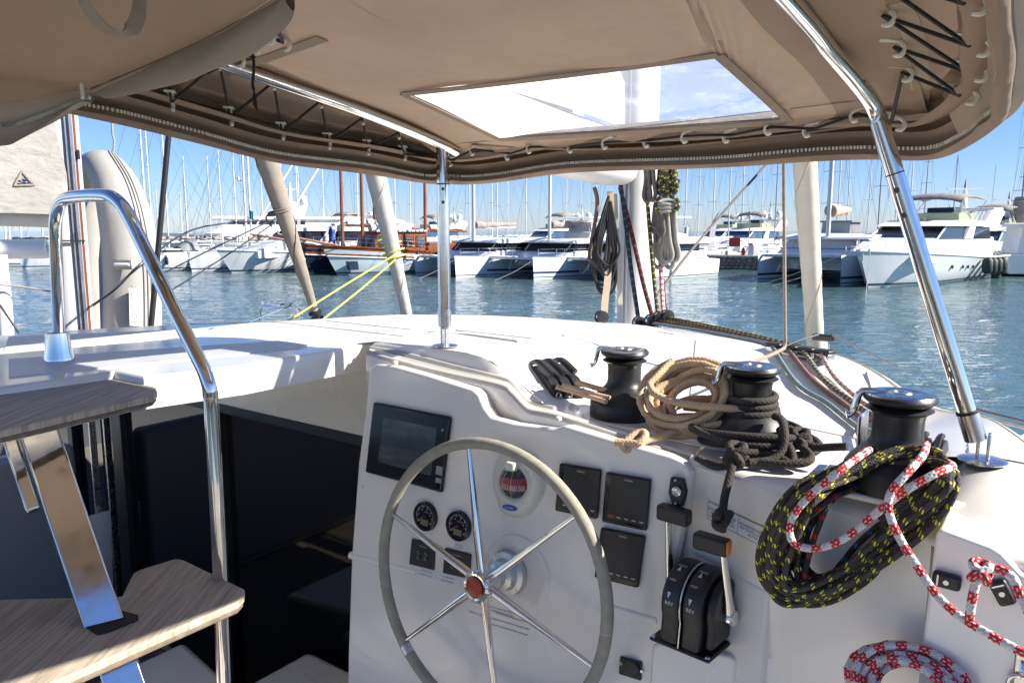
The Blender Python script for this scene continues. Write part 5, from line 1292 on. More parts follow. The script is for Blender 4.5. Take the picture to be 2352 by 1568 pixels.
# halyard hanks on the starboard face of the mast
def hankv(xc, y0, y1, wd, nl, d, mat, lb, r=.0125, fan=0, seed=0):
    g = G(); rnd = random.Random(seed)
    for k in range(nl):
        xo = xc + (k - (nl - 1) / 2) * wd / nl; yb = y1 - rnd.uniform(0, 26); w2 = wd * .22 + rnd.uniform(0, 5); dd = d - .012 * (k % 4)
        g.tube(spline([ad(xo, y0, dd), ad(xo - w2 * .5, lerp(y0, y1, .5), dd), ad(xo - w2 + fan * k, yb - 14, dd), ad(xo + fan * k, yb, dd - .015), ad(xo + w2 + fan * k, yb - 14, dd - .02), ad(xo + w2 * .6, lerp(y0, y1, .5), dd - .02), ad(xo + 2, y0, dd - .02)], 5), r, 7)
    return tag(g.build('coiled_halyard', M[mat], smooth=70), lb, 'rope')
hankv(1530, 478, 618, 40, 7, 4.66, 'r_lgry', 'thick hank of pale grey rope on the side of our mast', .0135, .6, 1)
hankv(1512, 470, 560, 20, 4, 4.62, 'r_mgry', 'small hank of brownish grey rope between mast and pale hank', .012, 0, 2)
hankv(1492, 372, 470, 22, 2, 4.60, 'r_mgry', 'single dark loop of rope hanging on the face of our mast', .012, 0, 3)
hankv(1532, 372, 452, 34, 9, 4.60, 'r_yel', 'dense bunch of dark flecked rope high on the side of our mast', .012, 0, 4)
g = G(); c = ad(1530, 474, 4.58)
for k in range(3): g.tube([c + (V((1, 0, 0)) * cos(a) * .055 + V((0, 1, 0)) * sin(a) * .04) + Z * (.02 * (k - 1) + .01 * sin(a)) for a in [2 * pi * q / 18 for q in range(18)]], .011, 7, closed=True)
tag(g.build('rope_lashing', M['r_lgry'], smooth=70), 'turns of grey rope lashing the pale hank on our mast', 'rope')
g = G(); g.tube([ad(1532 + 27 * cos(a), 470 + 20 * sin(a), 4.55) for a in [2 * pi * q / 20 for q in range(20)]], .012, 7, closed=True)
tag(g.build('rope_loop', M['r_yel'], smooth=70), 'dark flecked rope loop ringed about the pale hank', 'rope')
# turning blocks at the mast foot
for i, (x, y, d) in enumerate(((1382, 728, 4.35), (1468, 741, 4.35), (1496, 736, 4.30), (1514, 730, 4.30), (1532, 726, 4.30))):
    c = ad(x, y, d); t = thing('turning_block', 'black turning block on the coachroof at the foot of our mast' if i else 'lone black turning block under the tan webbing strap', 'block', c - Z * .05, 'turning blocks at the mast foot' if i else None)
    ax = (S * .8 - F * .6).normalized()
    for k in (-1, 1): G().lathe([(0, -.006), (.034, -.006), (.037, 0), (.034, .006), (.014, .009), (0, .009)], c + ax * .018 * k, ax * k, 20).build('cheek', M['black'], t)
    G().lathe([(0, -.015), (.032, -.015), (.024, 0), (.032, .015), (0, .015)], c, ax, 18).build('sheave', M['satin'], t)
    G().box(c - Z * .042, ax * .012, F * .02, Z * .016).build('shackle', M['satin'], t, bevel=.004)
# lines across the roof to the deck organiser and on to the clutches
ORG = az(1836, 806, zr(*sgn(az(1836, 806, -.50))[:2]) + .02)
od = (az(1905, 818, -.5) - az(1765, 797, -.5)); od.z = 0; od.normalize()
og = thing('deck_organiser', 'low black deck organiser whose sheaves turn four lines across the roof', 'deck organiser', ORG)
for k in range(4):
    c = ORG + od * (.072 * (k - 1.5))
    G().box(c + Z * .012, od * .034, Z.cross(od) * .026, Z * .008).build('sheave_cover', M['black'], og, bevel=.006, seg=3)
    G().box(c - Z * .008, od * .03, Z.cross(od) * .022, Z * .012).build('sheave_frame', M['satin'], og, bevel=.002)
def op(k): return ORG + od * (.072 * (k - 1.5)) + Z * .004
for k, (sx_, sy_, mt, lb) in enumerate([(1500, 742, 'r_blu', 'blue and black line running over the roof from the mast foot'), (1512, 738, 'r_redf', 'black and red line running over the roof from the mast foot'), (1530, 734, 'r_yel', 'black and yellow line running over the roof from the mast foot'), (1536, 730, 'r_yel', 'second black and yellow line running over the roof edge')]):
    a = ad(sx_, sy_, 4.28); b = op(k) + Z.cross(od) * .02; tag(rope([a, lerp(a, b, .5) + Z * .006, b], .0085, None, 7).build('halyard_tail', M[mt], smooth=70), lb, 'rope')
for k, (pts, mt, lb) in enumerate([([(1830, 880), (1900, 925), (1962, 975), (1986, 1000)], 'r_blu', 'grey and blue line curving over the roof to the third winch'), ([(1865, 870), (1930, 920), (1985, 962), (2012, 982)], 'r_mar', 'maroon and grey line crossing the roof beside the grey and blue one'),
                                   ([(1890, 868), (1950, 915), (2000, 950), (2030, 968)], 'r_olv', 'olive and white line crossing the roof between maroon and pink lines'), ([(1915, 862), (1960, 905), (2005, 938), (2040, 956)], 'r_pnk', 'pink and white line crossing the roof nearest its outer edge')]):
    pp = [op(k) - Z.cross(od) * .02]
    for x, y in pts:
        z = -.5
        for _ in range(20): q = az(x, y, z); z = lerp(z, zr(*sgn(q)[:2]) + .016, .5)
        pp.append(az(x, y, z))
    pp[-1] = pp[-1] + Z * .02
    pp.append(jb2 + F * .05 + S * (.03 * (k - 1.5)) + Z * .03)
    tag(rope(pp, .0088, None, 8).build('halyard_tail', M[mt], smooth=70), lb, 'rope')
stn = az(1900, 812, -.52); st_ = thing('roof_stanchion', 'short steel stanchion with a flat black top behind the deck organiser', 'stanchion', stn)
G().tube([stn - Z * .03, stn + Z * .055 - S * .004], .011, 10).build('post', M['alu'], st_); G().box(stn + Z * .068 - S * .018, S * .045, F * .02, Z * .014).build('cap', M['black'], st_, bevel=.006)
line('lifeline', [(1910, 768, 3.35), (1985, 805, 3.6), (2060, 842, 3.9)], .004, 'wire', 'thin dark wire from the stanchion down past the roof edge')
line('lifeline', [(1805, 795, 3.1), (1840, 780, 3.2), (1880, 768, 3.3)], .004, 'wire', 'thin grey line joining the organiser to the stanchion cap')
line('guard_wire', [(2240, 940, 3.6), (2300, 955, 3.5), (2420, 985, 3.3)], .006, 'wire', 'upper dark guard wire over the water beside the leaning post')
line('guard_wire', [(2250, 955, 3.6), (2310, 972, 3.5), (2420, 1000, 3.3)], .006, 'r_lgry', 'lower pale guard line over the water beside the leaning post')
# furled jib of our boat
def furled(nm, a, b, r0, r1, mat, lb, topz, wrap=True, drum=False):
    d = (b - a).normalized(); k = (EYE + topz - a.z) / d.z; top = a + d * k; t = thing(nm, lb, 'sail', a)
    m = int(k / .07); pts = [lerp(a, top, i / m) for i in range(m + 1)]
    rs = [lerp(r0, r1, min(1, (i / m * k) / (b - a).length)) * (1 + .018 * sin(i * 1.9) + .015 * sin(i * .33)) for i in range(m + 1)]
    G().tube(pts, rs, 14).build('rolled_sail', M[mat], t, smooth=80)
    if wrap:
        G().tube([p + (d.orthogonal().normalized() * cos(i * .32) + d.cross(d.orthogonal().normalized()) * sin(i * .32)) * rs[i] * 1.0 for i, p in enumerate(pts)], .007, 6).build('leech_edge', M['strap' if mat == 'cream' else 'gasket' if mat == 'lgrey' else 'woodd'], t)
    if drum:
        G().lathe([(0, -.16), (.05, -.16), (.09, -.14), (.09, -.12), (.05, -.11), (.05, -.06), (.085, -.05), (.085, -.03), (.04, 0), (.03, .08), (0, .08)], a, d, 18).build('furler_drum', M['black'], t)
    return t
furled('furled_jib', ad(1876, 850, 8.7), ad(1850, 395, 8.15), .085, .115, 'cream', 'cream furled jib of our boat standing behind the deck organiser', 9)
line('dark_stay', [(1500, 690, 5.2), (1600, 560, 6.5), (1742, 398, 8.2), (2100, 0, 13)], .012, 'r_mgry', 'dark stay slanting up from our mast foot towards the bow')
# ================================================================ the boat moored on our port side
nb = thing('sailboat', 'white sailing yacht moored on our port side with a bagged mainsail and grey mast tracks', 'sailboat', V((ad(165, 700, 7.6).x, ad(165, 700, 7.6).y, 0)))
NM = ad(165, 600, 7.6); NM.z = EYE
n = 24; rows = []
for z in (-2.2, 0, 4, 10): rows.append([V((NM.x, NM.y, EYE + z)) + S * .105 * cos(2 * pi * k / n) + F * .14 * sin(2 * pi * k / n) for k in range(n)])
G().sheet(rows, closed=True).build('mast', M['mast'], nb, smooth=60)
vd = V((NM.x, NM.y, 0)).normalized(); vr_ = V((vd.y, -vd.x, 0))
for off, w_, mt in ((.03, .006, 'alu'), (.07, .012, 'alu'), (.095, .010, 'woodm')): G().box(V((NM.x, NM.y, EYE + 3)) - vd * .115 + vr_ * off, vr_ * w_, vd * .012, Z * 5.2).build('mast_track', M[mt], nb)
for x, y in ((184, 355), (158, 408), (180, 542)):
    c = ad(x - 4, y, 7.46); G().box(c, vr_ * .012, vd * .006, Z * .04).build('mast_slot', M['rubber'], nb, bevel=.008)
G().box(ad(165, 553, 7.46), vr_ * .10, vd * .01, Z * .006).build('mast_band', M['rubber'], nb)
# boom with bag: rises aft (to the left of the picture)
ba = ad(128, 500, 7.5); dv = -F
rows = []
for i in range(26):
    t = -.05 + i * .13; c = NM - F * (t + .14) + Z * (.13 + .02 * t); hh = 1.75 - .25 * sm(0, 1.5, t)
    rows.append([c + S * (.15 + .06 * sin(q * 3 + i * .5) + .04 * sin(i * 1.1 + q * 9)) * (1 - q * .6) + Z * hh * q + F * .02 * sin(q * 11 + i) for q in [k / 16 for k in range(17)]] + [c - S * .14 * (1 - q * .6) + Z * hh * q for q in [1 - k / 6 for k in range(7)]])
nbag = G().sheet(rows).build('sail_bag', M['sailbag'], nb, smooth=80)
G().tube([NM - F * .1 + Z * .10 + S * .02, NM - F * 3.4 + Z * .18 + S * .02], .075, 12).build('boom', M['sailw'], nb, smooth=60)
def on_bag(x, y):
    bpy.context.view_layer.update(); r = ray(x, y).normalized(); inv = nbag.matrix_world.inverted(); h = nbag.ray_cast(inv @ EV, inv.to_3x3() @ r)
    return (nbag.matrix_world @ h[1] - r * .008) if h[0] else ad(x, y, 7.2)
cor = [(50, 394), (78, 425), (32, 427)]
def edge_px(a, b, n=6): return [on_bag(lerp(a[0], b[0], k / n), lerp(a[1], b[1], k / n)) for k in range(n)]
G().tube(edge_px(cor[0], cor[1]) + edge_px(cor[1], cor[2]) + edge_px(cor[2], cor[0]), .010, 5, closed=True).build('logo_border', M['taupe'], nb)
for y, x0, x1 in ((420, 42, 68), (413, 44, 64)): G().tube([on_bag(lerp(x0, x1, k / 6), y + 2 * sin(k * 1.8)) for k in range(7)], .007, 5).build('logo_wave', M['stripe'], nb)
# hull, coachroof and fore rails of that boat
def boatframe(bow, v): return (lambda x, y, z: V((bow.x, bow.y, 0)) - v * x + V((-v.y, v.x, 0)) * -y + Z * z)
nbow = ad(722, 745, 10.3); nbow.z = 0
bf = boatframe(nbow + F * .7, F)
rows = []
for i in range(16):
    x = 13.2 * i / 15; t = i / 15; hw = 2.0 * (1 - (1 - min(1, t * 1.7)) ** 2.0) * (1 - .15 * max(0, t - .6)); fb = 1.42 - .25 * t
    rows.append([bf(x, -hw, fb), bf(x, -hw * .97, .9), bf(x, -hw * .8, 0), bf(x, 0, -.5), bf(x, hw * .8, 0), bf(x, hw * .97, .9), bf(x, hw, fb)])
G().sheet(rows).build('hull', M['hull'], nb, smooth=60)
G().sheet([[bf(13.2 * i / 15, hw_ * (2.0 * (1 - (1 - min(1, i / 15 * 1.7)) ** 2.0) * (1 - .15 * max(0, i / 15 - .6))), 1.42 - .25 * i / 15 + .08 * (1 - hw_ ** 2)) for hw_ in (-1, -.5, 0, .5, 1)] for i in range(16)]).build('deck', M['offwhite'], nb, smooth=60)
pr = [ad(598, 742, 10.0), ad(598, 712, 10.0), ad(604, 702, 10.0), ad(640, 700, 10.1), ad(672, 697, 10.3), ad(680, 703, 10.4), ad(690, 735, 10.5)]
G().tube(pr, .014, 8).build('bow_rail', M['steel'], nb); G().tube([ad(570, 740, 9.8), ad(672, 700, 10.2), ad(700, 720, 10.5)], .009, 6).build('bow_rail', M['steel'], nb)
furled('furled_staysail', ad(722, 712, 10.2), ad(606, 345, 9.5), .05, .135, 'taupe', 'taupe furled sail with its drum standing over the bow of the port-side yacht', 8, True, True)
g = G(); p = ad(642, 490, 9.75)
for k in range(2): g.tube([p + V((.13 * cos(a), .13 * sin(a), .03 * k + .03 * cos(a))) for a in [2 * pi * q / 16 for q in range(16)]], .012, 6, closed=True)
g.tube(spline([p + V((-.12, 0, 0)), p + V((-.16, -.02, -.06)), p + V((-.1, 0, -.16))], 4), .012, 6)
tag(g.build('sail_tie', M['r_mgry']), 'cord tied about the taupe furled sail', 'rope')
furled('furled_genoa', ad(950, 790, 11.3), ad(862, 395, 10.7), .06, .145, 'lgrey', 'pale grey furled genoa with yellow lines tied about its middle', 9)
ya = ad(900, 560, 11.0); g = G()
for k, (x, y) in enumerate(((886, 545), (897, 562), (904, 578), (908, 592))): 
    c = ad(x, y, 11.0); g.tube([c + V((.15 * cos(a), .15 * sin(a), .05 * cos(a))) for a in [2 * pi * q / 16 for q in range(16)]], .012, 6, closed=True)
g.tube(spline([ad(908, 585, 10.85), ad(800, 650, 9.8), ad(660, 738, 8.6)], 5), .011, 6); g.tube(spline([ad(908, 596, 10.85), ad(840, 655, 10), ad(740, 735, 8.8)], 5), .011, 6)
g.tube(spline([ad(895, 540, 10.9), ad(900, 515, 10.9), ad(906, 530, 10.9), ad(896, 560, 10.9)], 4), .012, 6)
tag(g.build('yellow_line', M['yellow'], smooth=60), 'yellow line wrapped round the pale furled genoa and led down to the deck', 'rope')
# white post and boom end at the far left, from a third boat
lb_ = thing('davit_boom', 'thick white horizontal boom at the left behind the handrail', 'boom', ad(0, 571, 6.8))
G().tube([ad(-200, 574, 6.9), ad(60, 572, 6.75), ad(108, 571, 6.72)], [.072, .072, .074], 18).build('spar', M['white'], lb_, smooth=50)
G().tube([ad(106, 571, 6.73), ad(120, 571, 6.72)], .03, 12).build('end_fitting', M['alu'], lb_)
tag(G().tube([ad(-2, 585, 6.6), ad(10, 700, 6.6), ad(16, 790, 6.6)], .05, 14).build('white_post', M['white'], smooth=50), 'white upright post under the horizontal boom at the far left', 'post')
line('guard_line', [(0, 654, 6.5), (60, 660, 6.5), (130, 672, 6.5)], .007, 'r_lgry', 'grey line sagging between the white post and the handrail')
line('guard_line', [(0, 700, 6.4), (20, 730, 6.4), (44, 765, 6.4)], .008, 'wire', 'dark line running down from the white post to the roof edge')
tag(G().tube([ad(388, 300, 6.4), ad(346, 760, 6.4)], .021, 12).build('carbon_pole', M['black']), 'slim black pole leaning between the dinghy and the far boats', 'pole')
line('mooring_line', [(215, 700, 7.3), (270, 660, 7.1), (345, 590, 6.9), (470, 520, 10), (640, 505, 14)], .010, 'wire', 'dark mooring line crossing in front of the hanging dinghy')
line('mooring_line', [(350, 640, 9), (480, 575, 10), (640, 498, 11)], .009, 'wire', 'upper dark mooring line slanting over the water to the taupe sail')
line('mooring_line', [(355, 690, 9), (500, 600, 10), (640, 505, 11)], .009, 'wire', 'lower dark mooring line slanting over the water to the taupe sail')
# ================================================================ hanging dinghy
dg = thing('inflatable_dinghy', 'pale grey inflatable dinghy hung upright by its bow beside the mast', 'dinghy', ad(280, 745, 8.0))
dcx = ad(280, 560, 8.0); rx = (vr_ * .93 - vd * .1); ry = (-vd)
def dpt(a, b, c): return V((dcx.x, dcx.y, EYE)) + (V((1, 0, 0)) * .86 - V((0, 1, 0)) * .5) * a + V((0, 0, 1)) * b + V((-.5, -.86, 0)) * c
def dpx(x, y, d=8.0): return ad(x, y, d)
tubeR = [(302, 860, 7.75), (305, 745, 7.75), (304, 640, 7.76), (298, 560, 7.78), (286, 490, 7.82), (268, 430, 7.9), (246, 392, 8.0), (224, 384, 8.15), (205, 400, 8.35), (200, 440, 8.5), (205, 560, 8.6), (210, 700, 8.6), (212, 860, 8.6)]
rs_ = [.245, .245, .24, .235, .22, .195, .165, .15, .155, .165, .18, .18, .18]
tp = spline([ad(*p) for p in tubeR], 6); rr_ = [lerp(rs_[min(12, i // 6)], rs_[min(12, i // 6 + 1)], (i % 6) / 6) for i in range(len(tp))]
G().tube(tp, rr_, 24).build('tube', M['hypalon'], dg, smooth=80)
for off in (-.15, -.02, .11):
    pts = []
    for i, p in enumerate(tp[:44]):
        d = (tp[min(i + 1, len(tp) - 1)] - tp[max(0, i - 1)]).normalized(); o_ = (V((.9, -.42, 0))); o_ = (o_ - d * o_.dot(d)).normalized(); q_ = d.cross(o_); a = off * 1.1 - .1
        pts.append(p + (o_ * cos(a) + q_ * sin(a)) * (rr_[i] + .004))
    G().tube(pts, .011, 6).build('rub_strake', M['hypalond'], dg)
# floor and transom panels inside
fl = [ad(236, 470, 8.15), ad(262, 490, 7.95), ad(272, 600, 7.9), ad(276, 800, 7.88), ad(232, 800, 8.3), ad(226, 600, 8.3)]
G().prism(fl, V((.02, .03, 0))).build('floor', M['hypalond'], dg)
for y0, y1 in ((560, 630), (668, 700), (720, 742)):
    G().prism([ad(246, y0, 8.0), ad(262, y0, 7.88), ad(264, y1, 7.88), ad(247, y1, 8.0)], V((.01, .01, 0))).build('thwart_patch', M['white' if y0 != 668 else 'black'], dg)
for y in (510, 588): G().lathe([(0, 0), (.045, 0), (.045, .02), (.03, .03), (0, .02)], ad(250, y, 7.93), V((.3, -.95, 0)), 14).build('valve', M['hypalond'], dg)
hd_ = ad(286, 607, 7.50); G().box(hd_, V((.09, -.03, 0)), V((.005, .015, 0)), Z * .045).build('handle_pad', M['hypalon'], dg, bevel=.01); G().tube([hd_ + V((-.07, -.03, 0)), hd_ + V((0, -.07, 0)), hd_ + V((.07, -.06, 0))], .014, 8).build('handle', M['white'], dg)
pl0 = [ad(296, 662, 7.46), ad(318, 662, 7.5), ad(320, 748, 7.5), ad(298, 748, 7.46)]
G().prism(pl0, V((.004, .008, 0))).build('name_patch', M['offwhite'], dg)
ln = text('name_lettering', 'kapa tender', ad(316, 744, 7.44), ad(314, 668, 7.44) - ad(316, 744, 7.44), V((-1, -.12, 0)), .075, M['hypalond'], dg, .006, .335)
sh_ = ad(262, 352, 8.0)
tag(rope([ad(256, 200, 8.0), ad(258, 300, 8.0), ad(262, 322, 8.0), ad(261, 350, 8.0), ad(264, 362, 8.0)], .010, None).build('hoist_line', M['r_lgry'], smooth=70), 'thin hoisting line with shackle holding up the dinghy bow', 'rope')
# ================================================================ the marina across the water
AH = radians(47); HV = V((-sin(AH), -cos(AH), 0))            # the way the moored boats point
def frame(bow, v=HV):
    r = V((-v.y, v.x, 0)); r = r if r.dot(V((.68, -.73, 0))) > 0 else -r      # the side that faces us
    b = V((bow.x, bow.y, 0)); return lambda x, y, z: b - v * x + r * y + Z * z
def loft(f, L, hw, fb, wl=.82, keel=-.4, rake=.0, n=18, mid=.55, y0=0, flare=.93):
    """hw(t), fb(t) half breadth and freeboard; the stem leans back by rake at the waterline"""
    rows = []
    for i in range(n + 1):
        t = (i / n) ** 1.35; b = max(.015, hw(t)); h = fb(t); xr = L * t
        def P(k, z): return f(xr + rake * (1 - z / fb(0)) * (1 - t) ** 3, y0 + k, z)
        rows.append([P(-b, h), P(-b * flare, h * mid), P(-b * wl, .12), P(-b * wl * .85, -.1), P(0, keel), P(b * wl * .85, -.1), P(b * wl, .12), P(b * flare, h * mid), P(b, h)])
    return rows
def hull_mesh(rows, nm, mat, par, cap=True):
    g = G().sheet(rows)
    if cap: g.add(rows[-1], [list(range(len(rows[-1])))])
    return g.build(nm, M[mat], par, smooth=50, recalc=True)
def deck_mesh(rows, par, mat='white', camber=.06, nm='deck', drop=.0):
    return G().sheet([[lerp(r[0], r[-1], k / 4) + Z * (camber * (1 - (k / 2 - 1) ** 2) - drop) for k in range(5)] for r in rows]).build(nm, M[mat], par, smooth=50)
def stripe(rows, par, z, mat='stripe', h=.09, nm='boot_stripe', t=.012):
    g = G()
    for side in (5, -1):
        a = [];
        for r in rows:
            lo, hi = (r[6], r[7]) if side == 5 else (r[2], r[1]); k0 = (z - lo.z) / (hi.z - lo.z); k1 = (z + h - lo.z) / (hi.z - lo.z)
            o = (r[8] - r[0]); o = o.normalized() * t * (1 if side == 5 else -1); a.append([lerp(lo, hi, k0) + o, lerp(lo, hi, k1) + o])
        g.sheet(a)
    return g.build(nm, M[mat], par)
def rail(f, pts, h, par, mat='steel', posts=True, r=.018, mid=True):
    for lev in ((h, h * .55) if mid else (h,)): G().tube([p + Z * lev for p in pts], r, 5).build('rail', M[mat], par)
    if posts:
        for p in pts: G().tube([p, p + Z * h], r * .9, 5).build('rail_post', M[mat], par)
def shroudset(base, top, h, par, spread=1.0, dirs=None, r=.012, mat='wire'):
    for d in dirs: G().tube([base + d * spread, top], r, 4).build('stay', M[mat], par)
def rig(f, x, zd, zt, par, r=.10, mat='farmast', sp=(.45, .72), spw=.9, stays=True, boom=None, L=12, cover='cover', fore=None, y0=0):
    m0, m1 = f(x, y0, zd), f(x, y0, zt); G().tube([m0, lerp(m0, m1, .5), m1], [r, r, r * .72], 10).build('mast', M[mat], par, smooth=60)
    lat = (f(0, 1, 0) - f(0, 0, 0))
    for k in sp:
        c = lerp(m0, m1, k); G().tube([c - lat * spw * (1.1 - k * .4), c + Z * .08, c + lat * spw * (1.1 - k * .4)], .028, 5).build('spreader', M[mat], par)
    if stays:
        for sg in (-1, 1):
            pts = [f(x + .3, y0 + sg * 1.7, zd - .3)] + [lerp(m0, m1, k) + lat * sg * spw * (1.1 - k * .4) for k in sp] + [m1]
            G().tube(pts, .008, 4).build('shroud', M['wire'], par)
        G().tube([f(fore if fore is not None else .3, y0, zd - .2), m1 - Z * .3], .012, 4).build('forestay', M['wire'], par)
        G().tube([f(L - .3, y0, zd - .3), m1], .008, 4).build('backstay', M['wire'], par)
    G().tube([m1, m1 + Z * .5], .008, 4).build('antenna', M['wire'], par)
    if boom:
        bl, bz, rr0 = boom; a = f(x + .2, y0, bz); b = f(x + bl, y0, bz + .1)
        pts = [lerp(a, b, k / 10) + Z * (.12 + .05 * sin(k * 2.1)) for k in range(11)]
        G().tube(pts, [rr0 * (1.15 - .06 * k + .08 * sin(k * 1.7)) for k in range(11)], 10).build('boom_cover', M[cover], par, smooth=70)
        G().tube([a - Z * .14, b - Z * .14], .07, 8).build('boom', M[mat], par)
def fenders(pts, par, r=.13, h=.62, mat='fender'):
    for p in pts:
        G().lathe([(0, 0), (r * .5, .02), (r, h * .2), (r, h * .8), (r * .5, h * .97), (0, h)], p - Z * h, Z, 12).build('fender', M[mat], par, smooth=60); G().tube([p, p + Z * .55], .012, 4).build('fender_line', M['wire'], par)
def moor(a, b, lb):
    o = G().tube(spline([a, lerp(a, b, .5) - Z * .12, b], 5), .022, 5).build('mooring_line', M['r_lgry']); tag(o, lb, 'rope')
def wedge(f, prof, y0, y1, nm, mat, par, bevel=.0, taper=None):
    """side profile (x, z) pushed across the boat from y0 to y1"""
    n = len(prof); A = [f(x, y0, z) for x, z in prof]; Bq = [f(x, y1, z) for x, z in prof]
    if taper: A = [lerp(p, f(x, (y0 + y1) / 2, z), taper * max(0, z - prof[0][1])) for p, (x, z) in zip(A, prof)]; Bq = [lerp(p, f(x, (y0 + y1) / 2, z), taper * max(0, z - prof[0][1])) for p, (x, z) in zip(Bq, prof)]
    return G().add(A + Bq, [list(range(n))[::-1], list(range(n, 2 * n))] + [(i, (i + 1) % n, n + (i + 1) % n, n + i) for i in range(n)]).build(nm, M[mat], par, smooth=25, bevel=bevel, seg=2, recalc=True)
# ---------------------------------------------------------------- catamarans
def cata(bow, lb, L=12.5, bm=5.3, fb=1.6, mast=17, mx=4.6, boomcov='cover', striped=True, roofmat='white', fly=True, booml=5.2, v=HV, win='tint', mastr=.13, boomz=2.35, boomr=.27):
    f = frame(bow, v); t = thing('catamaran', lb, 'catamaran', V((bow.x, bow.y, 0)), 'catamarans moored across the water')
    hw = lambda q: .80 * (1 - (1 - min(1, q * 2.1)) ** 2.2) * (1 - .1 * q); fbf = lambda q: fb - .28 * q
    for y0 in (0, bm):
        rows = loft(f, L, hw, fbf, .86, -.35, .12, 16, .6, y0, .97); hull_mesh(rows, 'hull', 'hull', t); deck_mesh(rows, t, 'white')
        if striped: stripe(rows, t, .42, 'stripe', .16)
        stripe(rows, t, .125, 'antifoul', .07, 'waterline')
    wedge(f, [(2.9, .85), (3.1, fb - .1), (3.3, fb + .02), (L - .6, fb - .1), (L - .6, .85)], .0, bm, 'bridge_deck', 'hull', t)
    G().tube([f(.42, .0, fb - .1), f(.42, bm, fb - .1)], .11, 10).build('crossbeam', M['alu'], t)
    G().sheet([[f(x, lerp(.5, bm - .5, k / 6), fb - .12 - .05 * sin(pi * k / 6)) for k in range(7)] for x in (.5, 1.7, 3.0)]).build('trampoline', M['greymast'], t)
    G().tube([f(.4, bm / 2, fb - .1), f(.15, bm / 2, fb - .75), f(.4, bm / 2, fb - .75)], .03, 6).build('anchor', M['greymast'], t); G().box(f(.35, bm / 2, fb - .85), V((.2, .1, 0)), V((-.03, .06, 0)), Z * .05).build('anchor_fluke', M['greymast'], t)
    c0, c1 = -.25, bm + .25
    wedge(f, [(3.2, fb), (3.7, fb + .30), (4.4, fb + .42), (L - 1.2, fb + .42), (L - 1.2, fb - .1), (3.2, fb - .1)], c0, c1, 'cabin_base', 'white', t, .06)
    wedge(f, [(3.95, fb + .40), (4.75, fb + 1.0), (L - 2.2, fb + 1.0), (L - 2.2, fb + .40)], c0 + .08, c1 - .08, 'cabin_window', win, t)
    wedge(f, [(4.0, fb + 1.06), (4.2, fb + 1.22), (5.2, fb + 1.38), (8, fb + 1.46), (L - .4, fb + 1.40), (L - .2, fb + 1.24), (L - 1, fb + .98), (4.55, fb + .98)], c0 - .12, c1 + .12, 'cabin_roof', roofmat, t, .07)
    for y in (c0 + .6, c1 - .6): G().tube([f(4.6, y, fb + 1.0), f(4.0, y, fb + .4)], .05, 6).build('window_pillar', M['white'], t)
    if fly:
        wedge(f, [(6.6, fb + 1.44), (6.9, fb + 1.85), (7.4, fb + 1.9), (9.4, fb + 1.75), (9.6, fb + 1.42)], bm * .42, c1 - .6, 'helm_station', 'offwhite', t, .06)
        wedge(f, [(6.4, fb + 3.0), (6.6, fb + 3.1), (9.6, fb + 3.12), (9.7, fb + 3.0)], bm * .35, c1 - .4, 'helm_roof', 'white', t, .03)
        for x in (6.6, 9.5):
            for y in (bm * .4, c1 - .5): G().tube([f(x, y, fb + 1.4), f(x, y, fb + 3.02)], .03, 6).build('roof_post', M['steel'], t)
        wedge(f, [(7.0, fb + 1.9), (7.05, fb + 2.5), (7.1, fb + 2.5), (7.1, fb + 1.9)], bm * .45, c1 - .7, 'helm_screen', 'greymast', t)
    rail(f, [f(x, bm + hw(x / L) - .05, fb) for x in (.5, 2.1, 3.8, 5.5, 7.2, 9)], .62, t)
    rail(f, [f(x, -hw(x / L) + .05, fb) for x in (.5, 2.1, 3.8)], .62, t)
    if mast: rig(f, mx, fb + 1.2, mast, t, mastr, 'farmast', (.42, .68), .9, True, (booml, fb + boomz, boomr), L, boomcov, .5, bm / 2)
    return f, t
c1b, c2b, c3b, c4b = aw(952, 631), aw(1116, 635), aw(1288, 639), aw(1738, 646)
f1, _ = cata(c1b, 'white catamaran moored next to the wooden gulet with a curved coachroof', mast=17.5, mx=4.2, fly=False, striped=False, booml=4.8)
f2, _ = cata(c2b, 'white catamaran with navy hull stripe and raised helm between two other catamarans', mast=18, mx=4.5, fly=True)
f3, _ = cata(c3b, 'white catamaran partly hidden by our mast with lettering on its bow', mast=17, mx=5.2, fly=True, striped=False)
for i, ch in enumerate([1]): text('bow_lettering', 'APHAIA', f2(1.4, 5.3 + .80, 1.42), f2(2.4, 5.3 + .84, 1.42) - f2(1.4, 5.3 + .80, 1.42), Z, .16, M['ink'], _, .02, .95)
f4, t4 = cata(c4b, 'white catamaran with cream covered coachroof and peach sail cover beside the motor yacht', L=14, bm=6.0, fb=1.95, mast=19, mx=4.4, boomcov='peach', win='offwhite', fly=False, booml=3.3, mastr=.15, boomz=2.95, boomr=.42)
wedge(f4, [(8.9, 3.3), (9.0, 4.25), (10.8, 4.25), (10.8, 3.3)], .4, 2.6, 'helm_shelter', 'greymast', t4); wedge(f4, [(8.7, 4.25), (8.8, 4.38), (11, 4.38), (11, 4.25)], .2, 2.8, 'shelter_roof', 'greymast', t4)
moor(f1(.2, 5.3, 1.5), f1(-2.6, 4.3, 0), 'mooring line of the curved-roof catamaran beside the gulet'); moor(f2(.2, 5.3, 1.5), f2(-2.8, 4.2, 0), 'mooring line of the navy-striped catamaran')
moor(f4(.2, 6.0, 1.6), f4(-3.2, 3.0, 0), 'mooring line of the peach-covered catamaran')
